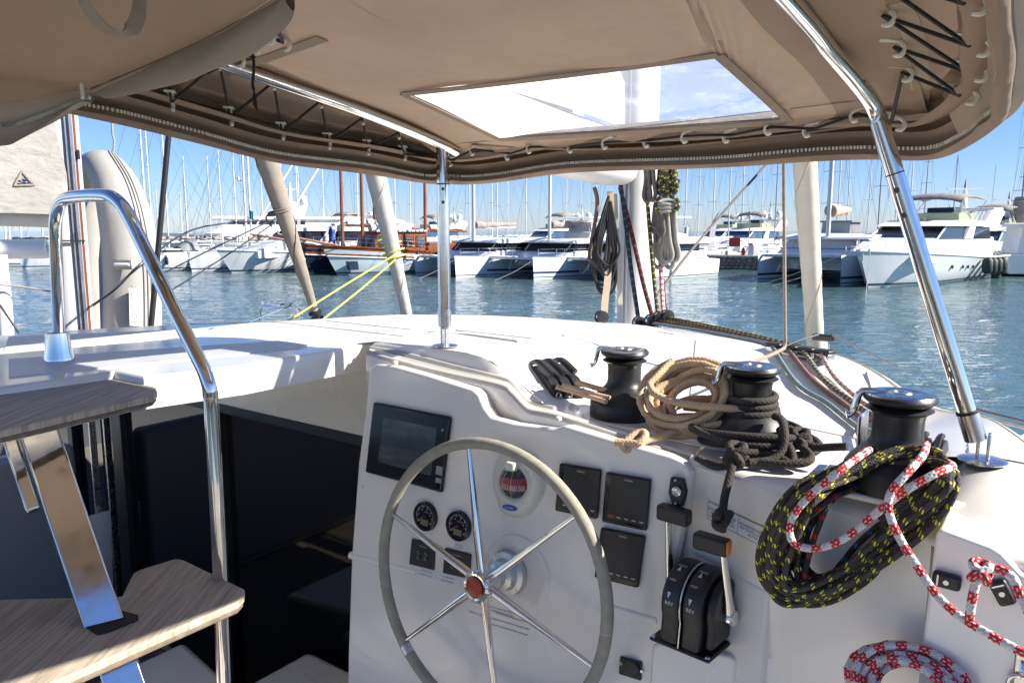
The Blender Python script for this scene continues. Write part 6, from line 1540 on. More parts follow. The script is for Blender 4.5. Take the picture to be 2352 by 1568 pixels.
# ---------------------------------------------------------------- motor yachts
def motoryacht(bow, L, beam, fb, lb, full=True, hullmat='hull', v=HV, screen=True, name='motor_yacht', glass='tint'):
    f = frame(bow, v); t = thing(name, lb, 'motor yacht', V((bow.x, bow.y, 0)))
    hw = lambda q: beam / 2 * (1 - (1 - min(1, q * 2.3)) ** 2.0) * (1 - .08 * q); fbf = lambda q: fb - fb * .30 * min(1, q * 1.4)
    rows = loft(f, L, hw, fbf, .74, -.5, L * .075, 22, .5, 0, .86); hull_mesh(rows, 'hull', hullmat, t); deck_mesh(rows, t, 'white'); stripe(rows, t, .13, 'antifoul', .12, 'waterline', .02)
    G().tube([r[-1] + Z * .03 for r in rows], .07, 6).build('rub_rail', M['white'], t); G().tube([r[0] + Z * .03 for r in rows], .07, 6).build('rub_rail', M['white'], t)
    for q in (.42, .52, .55, .63):
        i = int((q ** (1 / 1.35)) * 22); r = rows[i]; c = lerp(r[7], r[8], .25); o = (r[8] - r[0]).normalized()
        G().lathe([(0, 0), (.20, 0), (.20, .03), (.15, .035), (0, .02)], c, o + Z * .1, 14).build('porthole', M['tint'], t)
    h = fb * .72
    wedge(f, [(L * .17, fb * .93), (L * .27, fb + .62), (L * .33, fb + .86), (L * .84, fb + .80), (L * .84, fb * .6), (L * .17, fb * .6)], -beam * .39, beam * .39, 'deckhouse_base', 'white', t, .1, .03)
    wedge(f, [(L * .30, fb + .70), (L * .40, fb + 1.64), (L * .80, fb + 1.64), (L * .80, fb + .66)], -beam * .385, beam * .385, 'saloon_glass', glass, t, 0, .08)
    wedge(f, [(L * .365, fb + 1.56), (L * .39, fb + 1.7), (L * .47, fb + 1.98), (L * .62, fb + 2.02), (L * .82, fb + 1.8), (L * .90, fb + 1.66), (L * .90, fb + 1.56)], -beam * .40, beam * .40, 'flybridge_deck', 'white', t, .1)
    for y in (-beam * .375, beam * .372): G().tube([f(L * .298, y, fb + .70), f(L * .398, y * .93, fb + 1.64)], .07, 6).build('window_pillar', M['white'], t)
    wedge(f, [(L * .52, fb + .7), (L * .57, fb + 1.65), (L * .62, fb + 1.65), (L * .60, fb + .7)], beam * .36, beam * .40, 'window_pillar', 'white', t)
    rail(f, [f(L * q, hw(q) - .1, fbf(q)) for q in (.03, .08, .14, .2, .27, .34, .42, .5, .58, .66)], .75, t); rail(f, [f(L * q, -hw(q) + .1, fbf(q)) for q in (.03, .08, .14, .2, .27, .34, .42)], .75, t)
    if full:
        if screen:
            zz = fb + 1.95
            scr = [f(L * .60, -beam * .36, zz), f(L * .50, -beam * .34, zz), f(L * .47, 0, zz), f(L * .50, beam * .34, zz), f(L * .66, beam * .36, zz)]
            for a, b in zip(scr, scr[1:]): G().prism([a, b, b + Z * .55, a + Z * .55], (b - a).cross(Z).normalized() * .02).build('flybridge_screen', M['screenglass'], t)
        wedge(f, [(L * .52, fb + 1.95), (L * .53, fb + 2.48), (L * .58, fb + 2.52), (L * .60, fb + 1.95)], -beam * .05, beam * .30, 'helm_console', 'offwhite', t, .06)
        wedge(f, [(L * .535, fb + 2.52), (L * .54, fb + 2.9), (L * .60, fb + 2.95), (L * .61, fb + 2.52)], -beam * .06, beam * .24, 'folded_cover', 'navy', t, .08)
        bz = fb + 3.75; rw = []
        for i in range(9):
            x = L * lerp(.50, .74, i / 8); rw.append([f(x, y * beam * .36, bz + .25 * sin(pi * (i + .6) / 9.2) - .28 * abs(y) ** 3 - .3 * (i == 0)) for y in (-1, -.7, -.3, 0, .3, .7, 1)])
        G().solid(rw, -Z * .05).build('bimini_top', M['cover'], t, smooth=70)
        for x, y in ((.5, -1), (.5, 1), (.74, -1), (.74, 1)): G().tube([f(L * .62, y * beam * .36, fb + 1.9), f(L * x, y * beam * .36, bz - .3)], .03, 6).build('bimini_leg', M['steel'], t)
        wedge(f, [(L * .70, fb + 1.5), (L * .78, fb + 2.75), (L * .84, fb + 2.95), (L * .90, fb + 2.85), (L * .92, fb + 2.65), (L * .86, fb + 1.5)], beam * .33, beam * .40, 'radar_arch', 'white', t, .08); wedge(f, [(L * .70, fb + 1.5), (L * .78, fb + 2.75), (L * .84, fb + 2.95), (L * .90, fb + 2.85), (L * .92, fb + 2.65), (L * .86, fb + 1.5)], -beam * .40, -beam * .33, 'radar_arch', 'white', t, .08)
        wedge(f, [(L * .80, fb + 2.76), (L * .80, fb + 3.0), (L * .90, fb + 3.0), (L * .90, fb + 2.76)], -beam * .4, beam * .4, 'arch_top', 'white', t, .08)
        pm = f(L * .84, 0, fb + 2.95); G().tube([pm, pm + Z * .95, pm + Z * 1.6], [.3, .18, .12], 10).build('radar_mast', M['white'], t, smooth=60); G().box(pm + Z * 1.55, V((1.35, -.05, 0)), V((.01, .12, 0)), Z * .06).build('radar_scanner', M['white'], t); G().tube([pm + Z * 1.6, pm + Z * 2.3], [.12, .03], 8).build('horn_cluster', M['greymast'], t)
        for k, (x, y, hh) in enumerate(((.86, .3, 3.2), (.80, -.35, 2.6), (.82, -.3, 2.4))): G().tube([f(L * x, beam * y, fb + 2.2), f(L * x + .2, beam * y, fb + 3.1 + hh)], .018, 4).build('whip_antenna', M['flagw' if k else 'greymast'], t)
    return f, t, rows
yb = aw(1992, 660)
fy, ty, rowsy = motoryacht(frame(yb)(-1.6, 0, 0), 22.5, 6.0, 2.35, 'large white motor yacht with olive flybridge screens and dark fenders on its side', True)
for i, q in enumerate((.70, .745, .78, .83)):
    r = rowsy[int((q ** (1 / 1.35)) * 22)]; p = lerp(r[7], r[8], .9) + (r[8] - r[0]).normalized() * .35; fenders([p + Z * .1], ty, .36, 1.25, 'gfender')
r = rowsy[int((.86 ** (1 / 1.35)) * 22)]; fenders([r[7] + (r[8] - r[0]).normalized() * .35 - Z * .1], ty, .33, 1.0, 'gfender')
for k, y in enumerate((-.55, -.1, .5)): G().lathe([(0, 0), (.14, 0), (.12, .05), (0, .06)], fy(.35, y, 2.35), HV, 12).build('hawse_fitting', M['satin'], ty)
wedge(fy, [(.3, 1.75), (.25, 2.35), (.4, 2.35), (.45, 1.75)], -.14, .14, 'anchor', 'alu', ty, .02)
moor(fy(.2, .6, 2.3), fy(-5.0, 2.6, 0), 'white mooring line from the yacht bow slanting down into the water'); moor(fy(.2, -.6, 2.3), fy(-3.2, -5.2, 0), 'second bow line of the motor yacht running towards the catamaran')
fm, tm, rowsm = motoryacht(V((-25.2, 65.3, 0)), 17, 4.6, 2.0, 'white motor cruiser with round portholes left of the dark gulet', False)
wedge(fm, [(6.0, 2.2), (8.4, 3.55), (12.5, 3.7), (15, 2.4)], -1.3, 1.3, 'hardtop', 'offwhite', tm, .1); wedge(fm, [(8.6, 2.9), (9.3, 3.5), (11.6, 3.5), (11.9, 2.9)], 1.31, 1.34, 'side_window', 'bluetint', tm)
G().tube([fm(9, 1.3, 3.5), fm(12, 1.4, 4.6), fm(13.5, 1.4, 4.4)], .12, 8).build('radar_arch', M['white'], tm)
fenders([rowsm[14][8] + (rowsm[14][8] - rowsm[14][0]).normalized() * .2 - Z * .3], tm, .2, 1.0, 'gfender')
# ---------------------------------------------------------------- gulets
def gulet(bow, L, beam, fb, lb, lower, house=True, masts=(3.7, 10.2), mh=15, v=HV, railing=True):
    f = frame(bow, v); t = thing('gulet', lb, 'wooden boat', V((bow.x, bow.y, 0)))
    hw = lambda q: beam / 2 * (1 - (1 - min(1, q * 2.0)) ** 2.2) * (1 - .22 * max(0, q - .5)); fbf = lambda q: fb * (1 - .42 * min(1, q * 1.6) + .12 * q)
    rows = loft(f, L, hw, fbf, .78, -.5, L * .07, 22, .62, 0, .92); hull_mesh(rows, 'hull', lower, t); deck_mesh(rows, t, 'woodd', .05)
    g = G()
    for a, b in ((7, 8), (1, 0)):
        o = [(r[8] - r[0]).normalized() * (.02 if a == 7 else -.02) for r in rows]; g.sheet([[lerp(r[a], r[b], .35) + k, lerp(r[a], r[b], 1.0) + k + Z * .25] for r, k in zip(rows, o)])
    g.build('bulwark', M['wood'], t, smooth=50)
    for a, b in ((7, 8), (1, 0)):
        o = [(r[8] - r[0]).normalized() * (.05 if a == 7 else -.05) for r in rows]
        G().tube([lerp(r[a], r[b], .32) + k for r, k in zip(rows, o)], .05, 6).build('rubbing_strake', M['white'], t); G().tube([r[b] + Z * .28 + k for r, k in zip(rows, o)], .06, 6).build('cap_rail', M['wood'], t)
    stripe(rows, t, .13, 'antifoul', .1, 'waterline', .02)
    tip = f(-L * .22, 0, fb + 1.2); root = f(1.5, 0, fb + .2); G().tube([root, tip], [.13, .07], 8).build('bowsprit', M['wood'], t)
    for y in (-.8, .8): G().tube([f(1.2, y, fb + .2), tip], .03, 5).build('bowsprit_stay', M['wire'], t)
    G().sheet([[f(.3, -.5, fb + .2), f(.3, .5, fb + .2)], [f(-L * .12, -.25, fb + .55), f(-L * .12, .25, fb + .55)]]).build('bowsprit_net', M['strap'], t)
    for i, m in enumerate(masts):
        zd = fbf(m / L); G().tube([f(m, 0, zd), f(m + .1, 0, mh)], [.17, .11], 10).build('mast', M['woodm'], t, smooth=60); c = f(m, 0, lerp(zd, mh, .62)); lat = f(0, 1.3, 0) - f(0, 0, 0)
        G().tube([c - lat, c + Z * .05, c + lat], .05, 6).build('crosstree', M['woodm'], t)
        for sg in (-1, 1): G().tube([f(m + .5, sg * hw(m / L), zd + .3), c + lat * sg, f(m, 0, mh)], .012, 4).build('shroud', M['wire'], t)
        if m + 5 < L: G().tube([f(m + .3, 0, zd + 2.2), f(m + 4.8, 0, zd + 2.1)], .09, 8).build('boom', M['wood'], t); G().tube([f(m + .5 + k * .42, 0, zd + 2.42 + .05 * sin(k * 2)) for k in range(10)], [.22 + .04 * sin(k * 1.9) for k in range(10)], 9).build('furled_sail', M['sailw'], t, smooth=70)
    top = f(masts[0], 0, mh * .93); G().tube([tip, lerp(tip, top, .1), lerp(tip, top, .9), top], [.02, .09, .10, .02], 8).build('furled_jib', M['sailw'], t, smooth=70)
    if house:
        x0, x1 = L * .22, L * .52; zb_ = fbf(.4)
        wedge(f, [(x0, zb_), (x0 + .4, zb_ + 1.75), (x1, zb_ + 1.8), (x1, zb_)], -beam * .30, beam * .30, 'deckhouse', 'wood', t, .04); wedge(f, [(x0 + .1, zb_ + 1.76), (x0 + .2, zb_ + 1.9), (x1 + .4, zb_ + 1.95), (x1 + .4, zb_ + 1.81)], -beam * .34, beam * .34, 'deckhouse_roof', 'woodd', t, .03)
        for k in range(4):
            x = lerp(x0 + .6, x1 - .9, k / 3); o = f(x, beam * .302, zb_ + 1.05)
            w_ = wedge(f, [(x, zb_ + .72), (x, zb_ + 1.42), (x + .75, zb_ + 1.42), (x + .75, zb_ + .72)], beam * .30, beam * .303 + .03, 'deckhouse_window', 'bluetint' if k != 2 else 'tint', t)
            fr_ = [f(x - .06, beam * .32, zb_ + .66), f(x - .06, beam * .32, zb_ + 1.48), f(x + .81, beam * .32, zb_ + 1.48), f(x + .81, beam * .32, zb_ + .66)]
            G().tube(fr_ + fr_[:1], .04, 5).build('window_frame', M['woodd'], t)
        for k in range(12): G().box(f(x0 + .3 + k * (x1 - x0) / 12, beam * .345, zb_ + 1.92), V((.12, .1, 0)), V((.02, -.03, 0)), Z * .06).build('dentil', M['white'], t)
        cs_ = f(x0 + 2.2, beam * .36, zb_ + .55); G().tube([cs_ + HV * .32 * cos(a) + Z * .32 * sin(a) for a in [2 * pi * k / 16 for k in range(16)]], .09, 8, closed=True).build('lifebuoy', M['lifeb'], t)
        wedge(f, [(x1 + .3, zb_), (x1 + .5, zb_ + .95), (L - 1, zb_ + .95), (L - 1, zb_)], -beam * .28, beam * .28, 'aft_cabin', 'wood', t, .04)
        G().tube([f(x0 + .6 + k * .5, 0, zb_ + 2.15 + .06 * sin(k * 2)) for k in range(9)], [.34 + .05 * sin(k) for k in range(9)], 10).build('stowed_awning', M['sailw'], t, smooth=70)
    if railing: rail(f, [f(L * q, hw(q) * .98, fbf(q) + .28) for q in (.06, .14, .22, .3, .38, .46, .54, .62, .7)], .75, t, 'steel', True, .022)
    return f, t, rows
gb = aw(772, 632); fg, tg, rg = gulet(frame(gb)(-1.1, 0, 0), 17.5, 5.0, 2.15, 'varnished wooden gulet with pale blue lower hull and orange lifebuoy on its deckhouse', 'hullb')
r = rg[9]; o = (r[8] - r[0]).normalized(); wedge(fg, [(1.6, .45), (1.45, 1.15), (2.3, 1.15), (2.4, .45)], .95, 1.42, 'hull_hatch', 'navy', tg)
gd = frame(gb)(-.8, -4.6, 0); fd_, td, rd = gulet(gd, 19, 3.9, 2.15, 'dark-hulled wooden boat squeezed between the motor cruiser and the varnished gulet', 'navy', False, (4.2, 7.6), 17)
G().tube([fd_(4 + k * .5, .6, 2.3 + .05 * sin(k)) for k in range(8)], .3, 8).build('deck_clutter', M['sailw'], td, smooth=70); G().box(fd_(5.6, 1.2, 2.1), V((.7, .5, 0)), V((-.2, .3, 0)), Z * .2).build('deck_cushion', M['redp'], td, bevel=.06)
for k in range(4): moor(fd_(.2 + .2 * k, -.3, 2.3), fd_(-3.5 + .9 * k, -1.2 - .3 * k, 0), ['first bow line of the dark-hulled boat', 'second bow line of the dark-hulled boat, beside the taupe sail', 'third bow line of the dark-hulled boat, closer to the gulet', 'last bow line of the dark-hulled boat, next to the gulet stem'][k])
# ---------------------------------------------------------------- near row of sailing yachts
def sloop(bow, L, beam, fb, lb, mast=None, mx=None, group=None, hullmat='hull', v=HV, hood=True, fend=0, boomcov='cover', mastmat='farmast', small=False, name='sailboat', stern=False):
    f = frame(bow, v); t = thing(name, lb, 'sailboat', V((bow.x, bow.y, 0)), group)
    hw = lambda q: beam / 2 * (1 - (1 - min(1, q * 1.9)) ** 2.1) * (1 - .08 * q); fbf = lambda q: fb - .2 * q
    rows = loft(f, L, hw, fbf, .82, -.4, .35, 14 if small else 18, .6, 0, .96); hull_mesh(rows, 'hull', hullmat, t); deck_mesh(rows, t, 'offwhite', .08); stripe(rows, t, .2, 'stripe', .10)
    wedge(f, [(L * .28, fb), (L * .34, fb + .42), (L * .66, fb + .48), (L * .68, fb - .1), (L * .28, fb - .1)], -beam * .26, beam * .26, 'coachroof', 'white', t, .06); wedge(f, [(L * .37, fb + .14), (L * .38, fb + .34), (L * .60, fb + .38), (L * .62, fb + .14)], -beam * .265, beam * .265, 'cabin_window', 'tint', t)
    if hood:
        rw = [[f(L * x, y * beam * .30, fb + .4 + hh * (1 - y * y) ** .5 if abs(y) < 1 else fb + .35) for y in (-1, -.8, -.4, 0, .4, .8, 1)] for x, hh in ((.60, .25), (.65, .85), (.72, 1.0))]
        G().sheet(rw).build('sprayhood', M['greymast'], t, smooth=60)
    rail(f, [f(L * q, hw(q) * .97, fbf(q)) for q in (.02, .1, .22, .36, .5, .66, .82)], .6, t, 'steel', True, .014); rail(f, [f(L * q, -hw(q) * .97, fbf(q)) for q in (.02, .1, .22)], .6, t, 'steel', True, .014)
    if mast: rig(f, mx or L * .40, fb + .4, mast, t, .085 if not small else .075, mastmat, (.35, .6, .8) if mast > 15 else (.5,), .75, True, (L * .36, fb + 1.25, .19), L, boomcov)
    for k in range(fend): fenders([f(L * (.3 + .17 * k), hw(.4) + .16, fb - .2)], t, .15, .75)
    return f, t
sloop(V((-28.4, 68.2, 0)), 12.5, 3.9, 1.45, 'white sailing yacht with plumb bow next to the motor cruiser', 17, 5.0, fend=0)
sloop(V((-36.9, 66.2, 0)), 13, 4.0, 1.5, 'white sailing yacht with three dark fenders behind the hanging dinghy', 16.5, 5.2, fend=3)
sloop(frame(aw(54, 618))(-.4, 0, 0), 12, 3.8, 1.3, 'white sailing yacht low on the water under the white boom', 15, 4.6)
sloop(frame(aw(-90, 610))(-.4, 0, 0), 12, 3.8, 1.3, 'white sailing yacht beyond the white post', 15, 4.6)
# boat lying stern to us beside our mast, with navy fenders
fs_, ts_ = sloop(frame(aw(1612, 628), V((.80, -.60, 0)))(0, 0, 0), 12, 3.9, 1.6, 'white sailing yacht with navy fenders and grey sprayhood lying against the stone quay', 16, 6.5, v=V((.86, -.5, 0)))
for k in range(4): fenders([frame(aw(1612, 628), V((.86, -.5, 0)))(1.2 + 1.7 * k, 1.3 + .3 * min(k, 2), 1.35)], ts_, .17, .95)
# ---------------------------------------------------------------- rows of yachts whose masts crowd the sky
gl = 'masts crowding behind the moored boats'
far = [(341, 316, 351, 88), (382, 300, 388, 84), (425, 403, 431, 110), (415, 359, 432, 92), (414, 442, 420, 130), (471, 359, 486, 92), (499, 346, 512, 90), (532, 341, 545, 90), (554, 353, 568, 94), (624, 340, 634, 88), (671, 340, 686, 92), (695, 372, 690, 98), (775, 360, 786, 96), (818, 372, 824, 98), (909, 330, 909, 92), (1077, 330, 1079, 90), (1089, 340, 1090, 100), (1130, 330, 1130, 96), (1142, 350, 1142, 104), (1367, 330, 1367, 92), (1571, 320, 1572, 88), (1635, 320, 1636, 92), (1655, 330, 1672, 96), (1896, 330, 1896, 92), (1912, 330, 1920, 96), (2016, 340, 2014, 90), (2040, 340, 2052, 94), (2185, 400, 2184, 120), (2349, 300, 2348, 80), (20, 420, 24, 95), (48, 430, 50, 100), (100, 440, 100, 105), (300, 390, 310, 100), (362, 420, 366, 125), (742, 360, 746, 120), (1204, 330, 1208, 110), (1990, 400, 1990, 120), (940, 340, 944, 112), (1018, 335, 1020, 104), (1164, 350, 1166, 118), (1300, 335, 1300, 108), (1330, 350, 1332, 122), (1600, 345, 1602, 112), (1700, 345, 1702, 104), (1745, 355, 1746, 118), (1775, 340, 1778, 98), (1940, 350, 1942, 110), (2085, 360, 2084, 104), (2120, 370, 2118, 116), (645, 352, 652, 112), (600, 350, 606, 118)]
random.seed(21)
for i, (xt, yt, xb, d) in enumerate(far):
    base = ad(xb, 560, d); r = ray(xb, yt); top_z = EYE + r.z * d / math.hypot(r.x, r.y) + (0 if 340 < yt < 460 and xt < 600 else 2.5)
    bow = V((base.x, base.y, 0)) + HV * 4.8
    cv = random.choice(['cover', 'sailw', 'cover', 'navy']); mm = random.choice(['farmast', 'farmast', 'farmast', 'greymast'] if xt > 1500 else ['farmast'])
    sloop(bow, 12, 3.7, 1.35, 'white sailing yacht with %s mast and %s boom cover in the crowded rows beyond' % ({'farmast': 'pale', 'greymast': 'grey'}[mm], {'cover': 'grey', 'sailw': 'white', 'navy': 'navy'}[cv]), max(9, top_z), 4.8, gl, hood=False, small=True, boomcov=cv, mastmat=mm, name='sailboat')
# the ketch with a thick pale mast and two radomes
fk, tk_ = sloop(V((ad(578, 560, 76).x, ad(578, 560, 76).y, 0)) + HV * 6, 16, 4.4, 1.7, 'tall white ketch whose thick mast carries two white radomes', 21, 6.0, boomcov='cover')
for z, s_ in ((10.6, .62), (8.2, .36)):
    p = fk(5.6, 0, z); G().lathe([(0, 0), (s_ * .5, 0), (s_ * .55, s_ * .3), (s_ * .5, s_ * .75), (s_ * .25, s_ * .98), (0, s_)], p - V((.5, 0, 0)), Z, 14).build('radome', M['white'], tk_, smooth=60); G().box(p - V((.25, 0, .03)), V((.3, 0, 0)), V((0, .1, 0)), Z * .04).build('radome_bracket', M['white'], tk_)
# the large dark mast and its furled genoa at the right border
fq, tq = sloop(V((ad(2338, 560, 84).x, ad(2338, 560, 84).y, 0)) + HV * 5, 13, 4, 1.5, 'dark-masted sailing yacht at the right border with torn grey sail bundle', 17, 5, mastmat='greymast', hood=False)
G().tube([fq(4.7, 0, 3.6), fq(4.7, 0, 5.2), fq(4.8, 0, 6.6)], [.3, .75, .5], 10).build('sail_bundle', M['cover'], tq, smooth=70)
# ---------------------------------------------------------------- big yachts behind
def bigyacht(x, yb, d, L, lb, domes=True):
    p = ad(x, yb, d); f = frame(V((p.x, p.y, 0)), V((-.93, -.36, 0))); t = thing('superyacht', lb, 'yacht', V((p.x, p.y, 0)))
    hw = lambda q: 3.6 * (1 - (1 - min(1, q * 2.2)) ** 2); rows = loft(f, L, hw, lambda q: 3.4 - .9 * q, .8, -.5, 2.5, 18); hull_mesh(rows, 'hull', 'hull', t); deck_mesh(rows, t)
    wedge(f, [(L * .2, 3.2), (L * .27, 4.2), (L * .9, 4.2), (L * .9, 2.5)], -3, 3, 'main_deckhouse', 'white', t, .1); wedge(f, [(L * .26, 4.2), (L * .31, 5.2), (L * .8, 5.2), (L * .8, 4.2)], -2.8, 2.8, 'upper_deckhouse', 'white', t); wedge(f, [(L * .29, 4.5), (L * .31, 4.95), (L * .6, 4.95), (L * .6, 4.5)], -2.84, 2.84, 'upper_windows', 'tint', t)
    wedge(f, [(L * .22, 5.2), (L * .24, 5.6), (L * .85, 5.6), (L * .85, 5.2)], -3.2, 3.2, 'upper_deck', 'white', t, .08); wedge(f, [(L * .42, 5.6), (L * .5, 7.4), (L * .56, 7.8), (L * .62, 7.6), (L * .6, 5.6)], -1.6, 1.6, 'radar_arch', 'white', t, .12)
    G().tube([f(L * .55, 0, 7.6), f(L * .55, 0, 10.6)], [.35, .12], 8).build('radar_mast', M['white'], t); G().box(f(L * .55, 0, 9.6), V((.9, .1, 0)), V((0, .15, 0)), Z * .1).build('radar_scanner', M['white'], t)
    if domes:
        for y in (-1.2, 1.4): G().lathe([(0, 0), (.5, 0), (.6, .4), (.5, .9), (.2, 1.15), (0, 1.2)], f(L * .60, y, 7.6), Z, 14).build('satellite_dome', M['white'], t, smooth=60)
bigyacht(352, 560, 118, 34, 'long white superyacht with stacked decks and a tall radar mast behind the fendered yacht')
p_ = [(1640, 560, 92, 'white flybridge yacht with blue windows behind the red quay cabinet', 15), (1590, 556, 108, 'white flybridge yacht with a domed arch beyond the sprayhoods', 15), (2085, 556, 110, 'white flybridge yacht with twin domes behind the peach sail cover', 17), (2200, 556, 74, 'white motor yacht with open radar arch behind the large yacht', 16), (640, 556, 96, 'white flybridge cruiser with pale hood beyond the dark gulet', 16), (1170, 556, 96, 'white flybridge yacht behind the catamarans beside the boom cover', 16), (880, 556, 108, 'white cabin cruiser behind the gulet awning', 15)]
for x, yy, d, lb, L in p_:
    q = ad(x, yy, d); f, t, rr = motoryacht(V((q.x, q.y, 0)), L, 4.6, 2.0, lb, True, glass='bluetint')
    for y in (-.9, 1.1): G().lathe([(0, 0), (.36, 0), (.42, .3), (.35, .65), (.15, .82), (0, .85)], f(L * .85, y, 5.25), Z, 12).build('satellite_dome', M['white'], t, smooth=60)
# ---------------------------------------------------------------- stone quay
QA, QB = V((20.0, 72.5, 0)), V((41.0, 64.5, 0)); qd_ = (QB - QA).normalized(); qn = V((-qd_.y, qd_.x, 0)); qn = qn if qn.y > 0 else -qn
q0_, q1_ = QA - qd_ * 78, QB + qd_ * 30; QH = 1.28
quay = G().prism([q0_ + qn * .12, q1_ + qn * .12, q1_ + qn * 5.5, q0_ + qn * 5.5], Z * (QH - .16)).build('quay', M['mortar'], smooth=20); quay['kind'] = 'structure'; quay['label'] = 'stone-faced quay with concrete cap'
G().prism([q0_ - qn * .06 + Z * (QH - .16), q1_ - qn * .06 + Z * (QH - .16), q1_ + qn * 5.5 + Z * (QH - .16), q0_ + qn * 5.5 + Z * (QH - .16)], Z * .18).build('quay_cap', M['concrete'], quay, bevel=.03)
random.seed(8); smesh = []
def stone_mesh(k):
    rnd = random.Random(k); n = 7; g = G(); a0 = rnd.random(); ring = [(cos(2 * pi * (i + a0) / n) * rnd.uniform(.8, 1.1), sin(2 * pi * (i + a0) / n) * rnd.uniform(.8, 1.1)) for i in range(n)]
    r1 = [V((x, 0, z)) for x, z in ring]; r2 = [V((x * .9, -.55, z * .9)) for x, z in ring]; r3 = [V((x * .55, -.85, z * .55)) for x, z in ring]; g.sheet([r1 + r1[:1], r2 + r2[:1], r3 + r3[:1]]); g.add(r3, [list(range(n))]); return g
for k in range(5): smesh.append(stone_mesh(k))
proto = {}
def stone(t, z, w_, h):
    k = random.randrange(5); c = QA + qd_ * t + qn * .10 + Z * z
    key = (k, random.randrange(5))
    if key not in proto: o = smesh[k].build('stone', M['stone%d' % key[1]], None, smooth=40, recalc=True, origin=(0, 0, 0)); proto[key] = o
    else: o = proto[key].copy(); C.objects.link(o)
    o.parent = quay; o.location = c - quay.location; o.scale = (w_, .22, h); o.rotation_euler = (0, 0, atan2(qd_.y, qd_.x))
for (ta, tb) in ((-4.2, 4.6), (21.5, 30)):
    for row, (z0, h) in enumerate(((.1, .20), (.42, .18), (.72, .17), (.98, .15))):
        t = ta + random.uniform(0, .2)
        while t < tb: w_ = random.uniform(.17, .32); stone(t + w_, z0 + .06 + random.uniform(-.03, .03), w_ * 1.02, h * random.uniform(.85, 1.05)); t += 2 * w_ + .02
# quay furniture
def on_quay(t, off=.9): return QA + qd_ * t + qn * off + Z * (QH + .02)
qx = (ray(1695, 590)); 
def qat(x, off=1.0):      # the spot of the quay under a column of the picture
    r = ray(x, 600); o = QA + qn * off; k = (o.x * qd_.y - o.y * qd_.x) / (r.x * qd_.y - r.y * qd_.x); return V((r.x * k, r.y * k, QH + .02))
c = qat(1686, .8); t = thing('fire_cabinet', 'red fire cabinet on legs on the stone quay', 'cabinet', c); G().box(c + Z * 1.25, qd_ * .52, qn * .2, Z * .42).build('box', M['redp'], t, bevel=.03)
for a in (-1, 1): G().box(c + Z * .42 + qd_ * .46 * a, qd_ * .03, qn * .15, Z * .42).build('leg', M['steel'], t)
c = qat(1706, .7); tag(G().lathe([(0, 0), (.16, 0), (.17, .5), (.15, .62), (.05, .72), (.05, .8), (0, .8)], c, Z, 14).build('fire_extinguisher', M['redp']), 'red fire extinguisher beside the cabinet on the quay', 'extinguisher')
c = qat(1724, .8); t = thing('power_pedestal', 'pale grey service pedestal with orange top on the quay beside the catamaran', 'pedestal', c); G().box(c + Z * .5, qd_ * .26, qn * .2, Z * .5).build('post', M['alu'], t, bevel=.04); G().lathe([(0, 0), (.22, 0), (.2, .12), (0, .2)], c + Z * 1.0, Z, 12).build('cap', M['lifeb'], t)
c = qat(1718, 1.6); t = thing('quay_lamp', 'slim dark lamp post on the quay with a round head', 'lamp post', c); G().tube([c, c + Z * 3.9], .05, 8).build('post', M['greymast'], t); G().lathe([(0, 0), (.16, .02), (.2, .12), (.1, .22), (0, .24)], c + Z * 3.9, Z, 12).build('lamp_head', M['greymast'], t)
c = qat(1668, .6); tag(G().lathe([(0, 0), (.15, 0), (.11, .08), (.11, .28), (.17, .34), (.17, .42), (0, .44)], c, Z, 14).build('bollard', M['greymast']), 'small dark mooring bollard on the quay edge', 'bollard')
c = qat(1628, 3.2); t = thing('feather_banner', 'white curved feather banner standing behind the sprayhood', 'banner', c)
rw = [[c + Z * z + V((x0, .02, 0)), c + Z * z + V((x1, .02, 0))] for z, x0, x1 in ((.5, -.1, .3), (1.5, -.05, .45), (2.6, .1, .62), (3.4, .3, .78), (3.9, .6, .88), (4.1, .85, .92))]
G().solid(rw, V((0, .015, 0))).build('cloth', M['flagw'], t); G().tube([c + V((-.12, 0, 0)), c + V((-.1, 0, 1.5)), c + V((.08, 0, 2.7)), c + V((.9, 0, 4.15))], .025, 6).build('pole', M['greymast'], t)
# boat with dark windows and the tender on the right-hand quay
q = ad(2296, 590, 74); fz = frame(V((q.x, q.y, 0)), V((-.95, .2, 0))); t = thing('house_boat', 'white cabin boat with dark windows and black canopy behind the right-hand quay', 'boat', V((q.x, q.y, 0)))
wedge(fz, [(0, .2), (-.3, 1.8), (14, 1.8), (14, .2)], -2, 2, 'hull', 'hull', t, .1); wedge(fz, [(.6, 1.8), (.9, 3.9), (13, 3.9), (13, 1.8)], -1.6, 1.6, 'cabin', 'white', t, .05); wedge(fz, [(1.4, 2.4), (1.6, 3.6), (3.0, 3.6), (3.0, 2.4)], -1.63, 1.63, 'window', 'tint', t); wedge(fz, [(3.6, 2.0), (3.6, 3.6), (5.6, 3.6), (5.6, 2.0)], -1.63, 1.63, 'window', 'tint', t); wedge(fz, [(6.0, 2.4), (6.0, 3.6), (9.6, 3.6), (9.6, 2.4)], -1.63, 1.63, 'window', 'tint', t)
wedge(fz, [(-.8, 3.9), (-.6, 4.2), (14, 4.2), (14, 3.9)], -2.0, 2.0, 'roof', 'white', t, .08); wedge(fz, [(1.0, 6.0), (1.2, 6.1), (4.2, 6.1), (4.3, 6.0)], -1.4, 1.4, 'canopy', 'black', t)
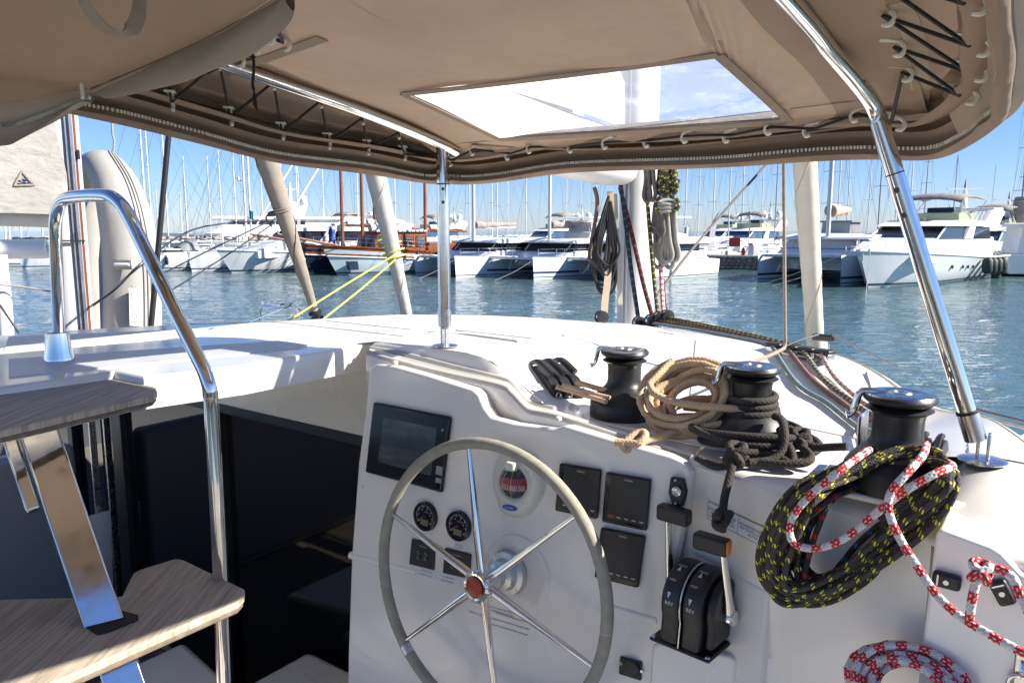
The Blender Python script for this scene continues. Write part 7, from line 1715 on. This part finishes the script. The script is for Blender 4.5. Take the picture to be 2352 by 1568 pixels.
for x in (1.2, 2.6, 4.1):
    for y in (-1.3, 1.3): G().tube([fz(x, y, 4.2), fz(x, y, 6.0)], .03, 5).build('canopy_post', M['greymast'], t)
c = qat(2300, 1.6); t = thing('rib_tender', 'white inflatable tender resting on the right-hand quay', 'tender', c)
for y in (-.5, .5): G().tube(spline([c - qd_ * 1.1 + qn * y + Z * .45, c + qd_ * .5 + qn * y + Z * .45, c + qd_ * 1.3 + qn * y * .3 + Z * .6], 4), .2, 10).build('tube', M['hypalon'], t, smooth=60)
G().box(c + Z * .3, qd_ * 1.1, qn * .45, Z * .12).build('floor', M['hypalond'], t, bevel=.05)
c = qat(2316, .8); tag(G().box(c + Z * .62, qd_ * .28, qn * .22, Z * .62).build('service_box', M['offwhite'], bevel=.05), 'white service box standing on the right-hand quay', 'box')
# flags
def flag(x, y, d, w_, h, mat, lb, sway=.0):
    p = ad(x, y, d); rw = []
    for i in range(6): rw.append([p + V((w_ * (i / 5 - .2) + sway * k / 3, .15 * sin(i * 1.4), -h * k / 3 - w_ * .5 * (i / 5))) for k in range(4)])
    t = thing('flag', lb, 'flag', p - Z * h); G().solid(rw, V((0, .02, 0))).build('cloth', M[mat], t, smooth=70); G().tube([p + Z * .3, p - Z * (h + .8)], .015, 4).build('halyard', M['wire'], t)
flag(1576, 562 - 12, 84, .35, .9, 'flagr', 'small red flag flying below a white one beyond our mast'); flag(1574, 518, 84, .4, 1.3, 'flagw', 'small white flag on a mast beyond our mast hanks'); flag(1904, 440, 90, .5, 1.3, 'flagr', 'red flag on a mast above the peach sail cover'); flag(2044, 414, 80, .9, .9, 'flagr', 'red flag streaming beside the leaning steel post', .4)
flag(799, 500, 80, .6, 1.4, 'flagt', 'teal pennant beside the brown masts'); flag(574, 482, 74, .3, .8, 'flagt', 'little teal pennant under the radomes'); flag(757, 520, 72, .6, 1.3, 'flagb', 'blue and white striped flag by the brown mast'); flag(2222, 600 - 20, 78, .5, .6, 'flagb', 'blue ensign at the stern of the catamaran')
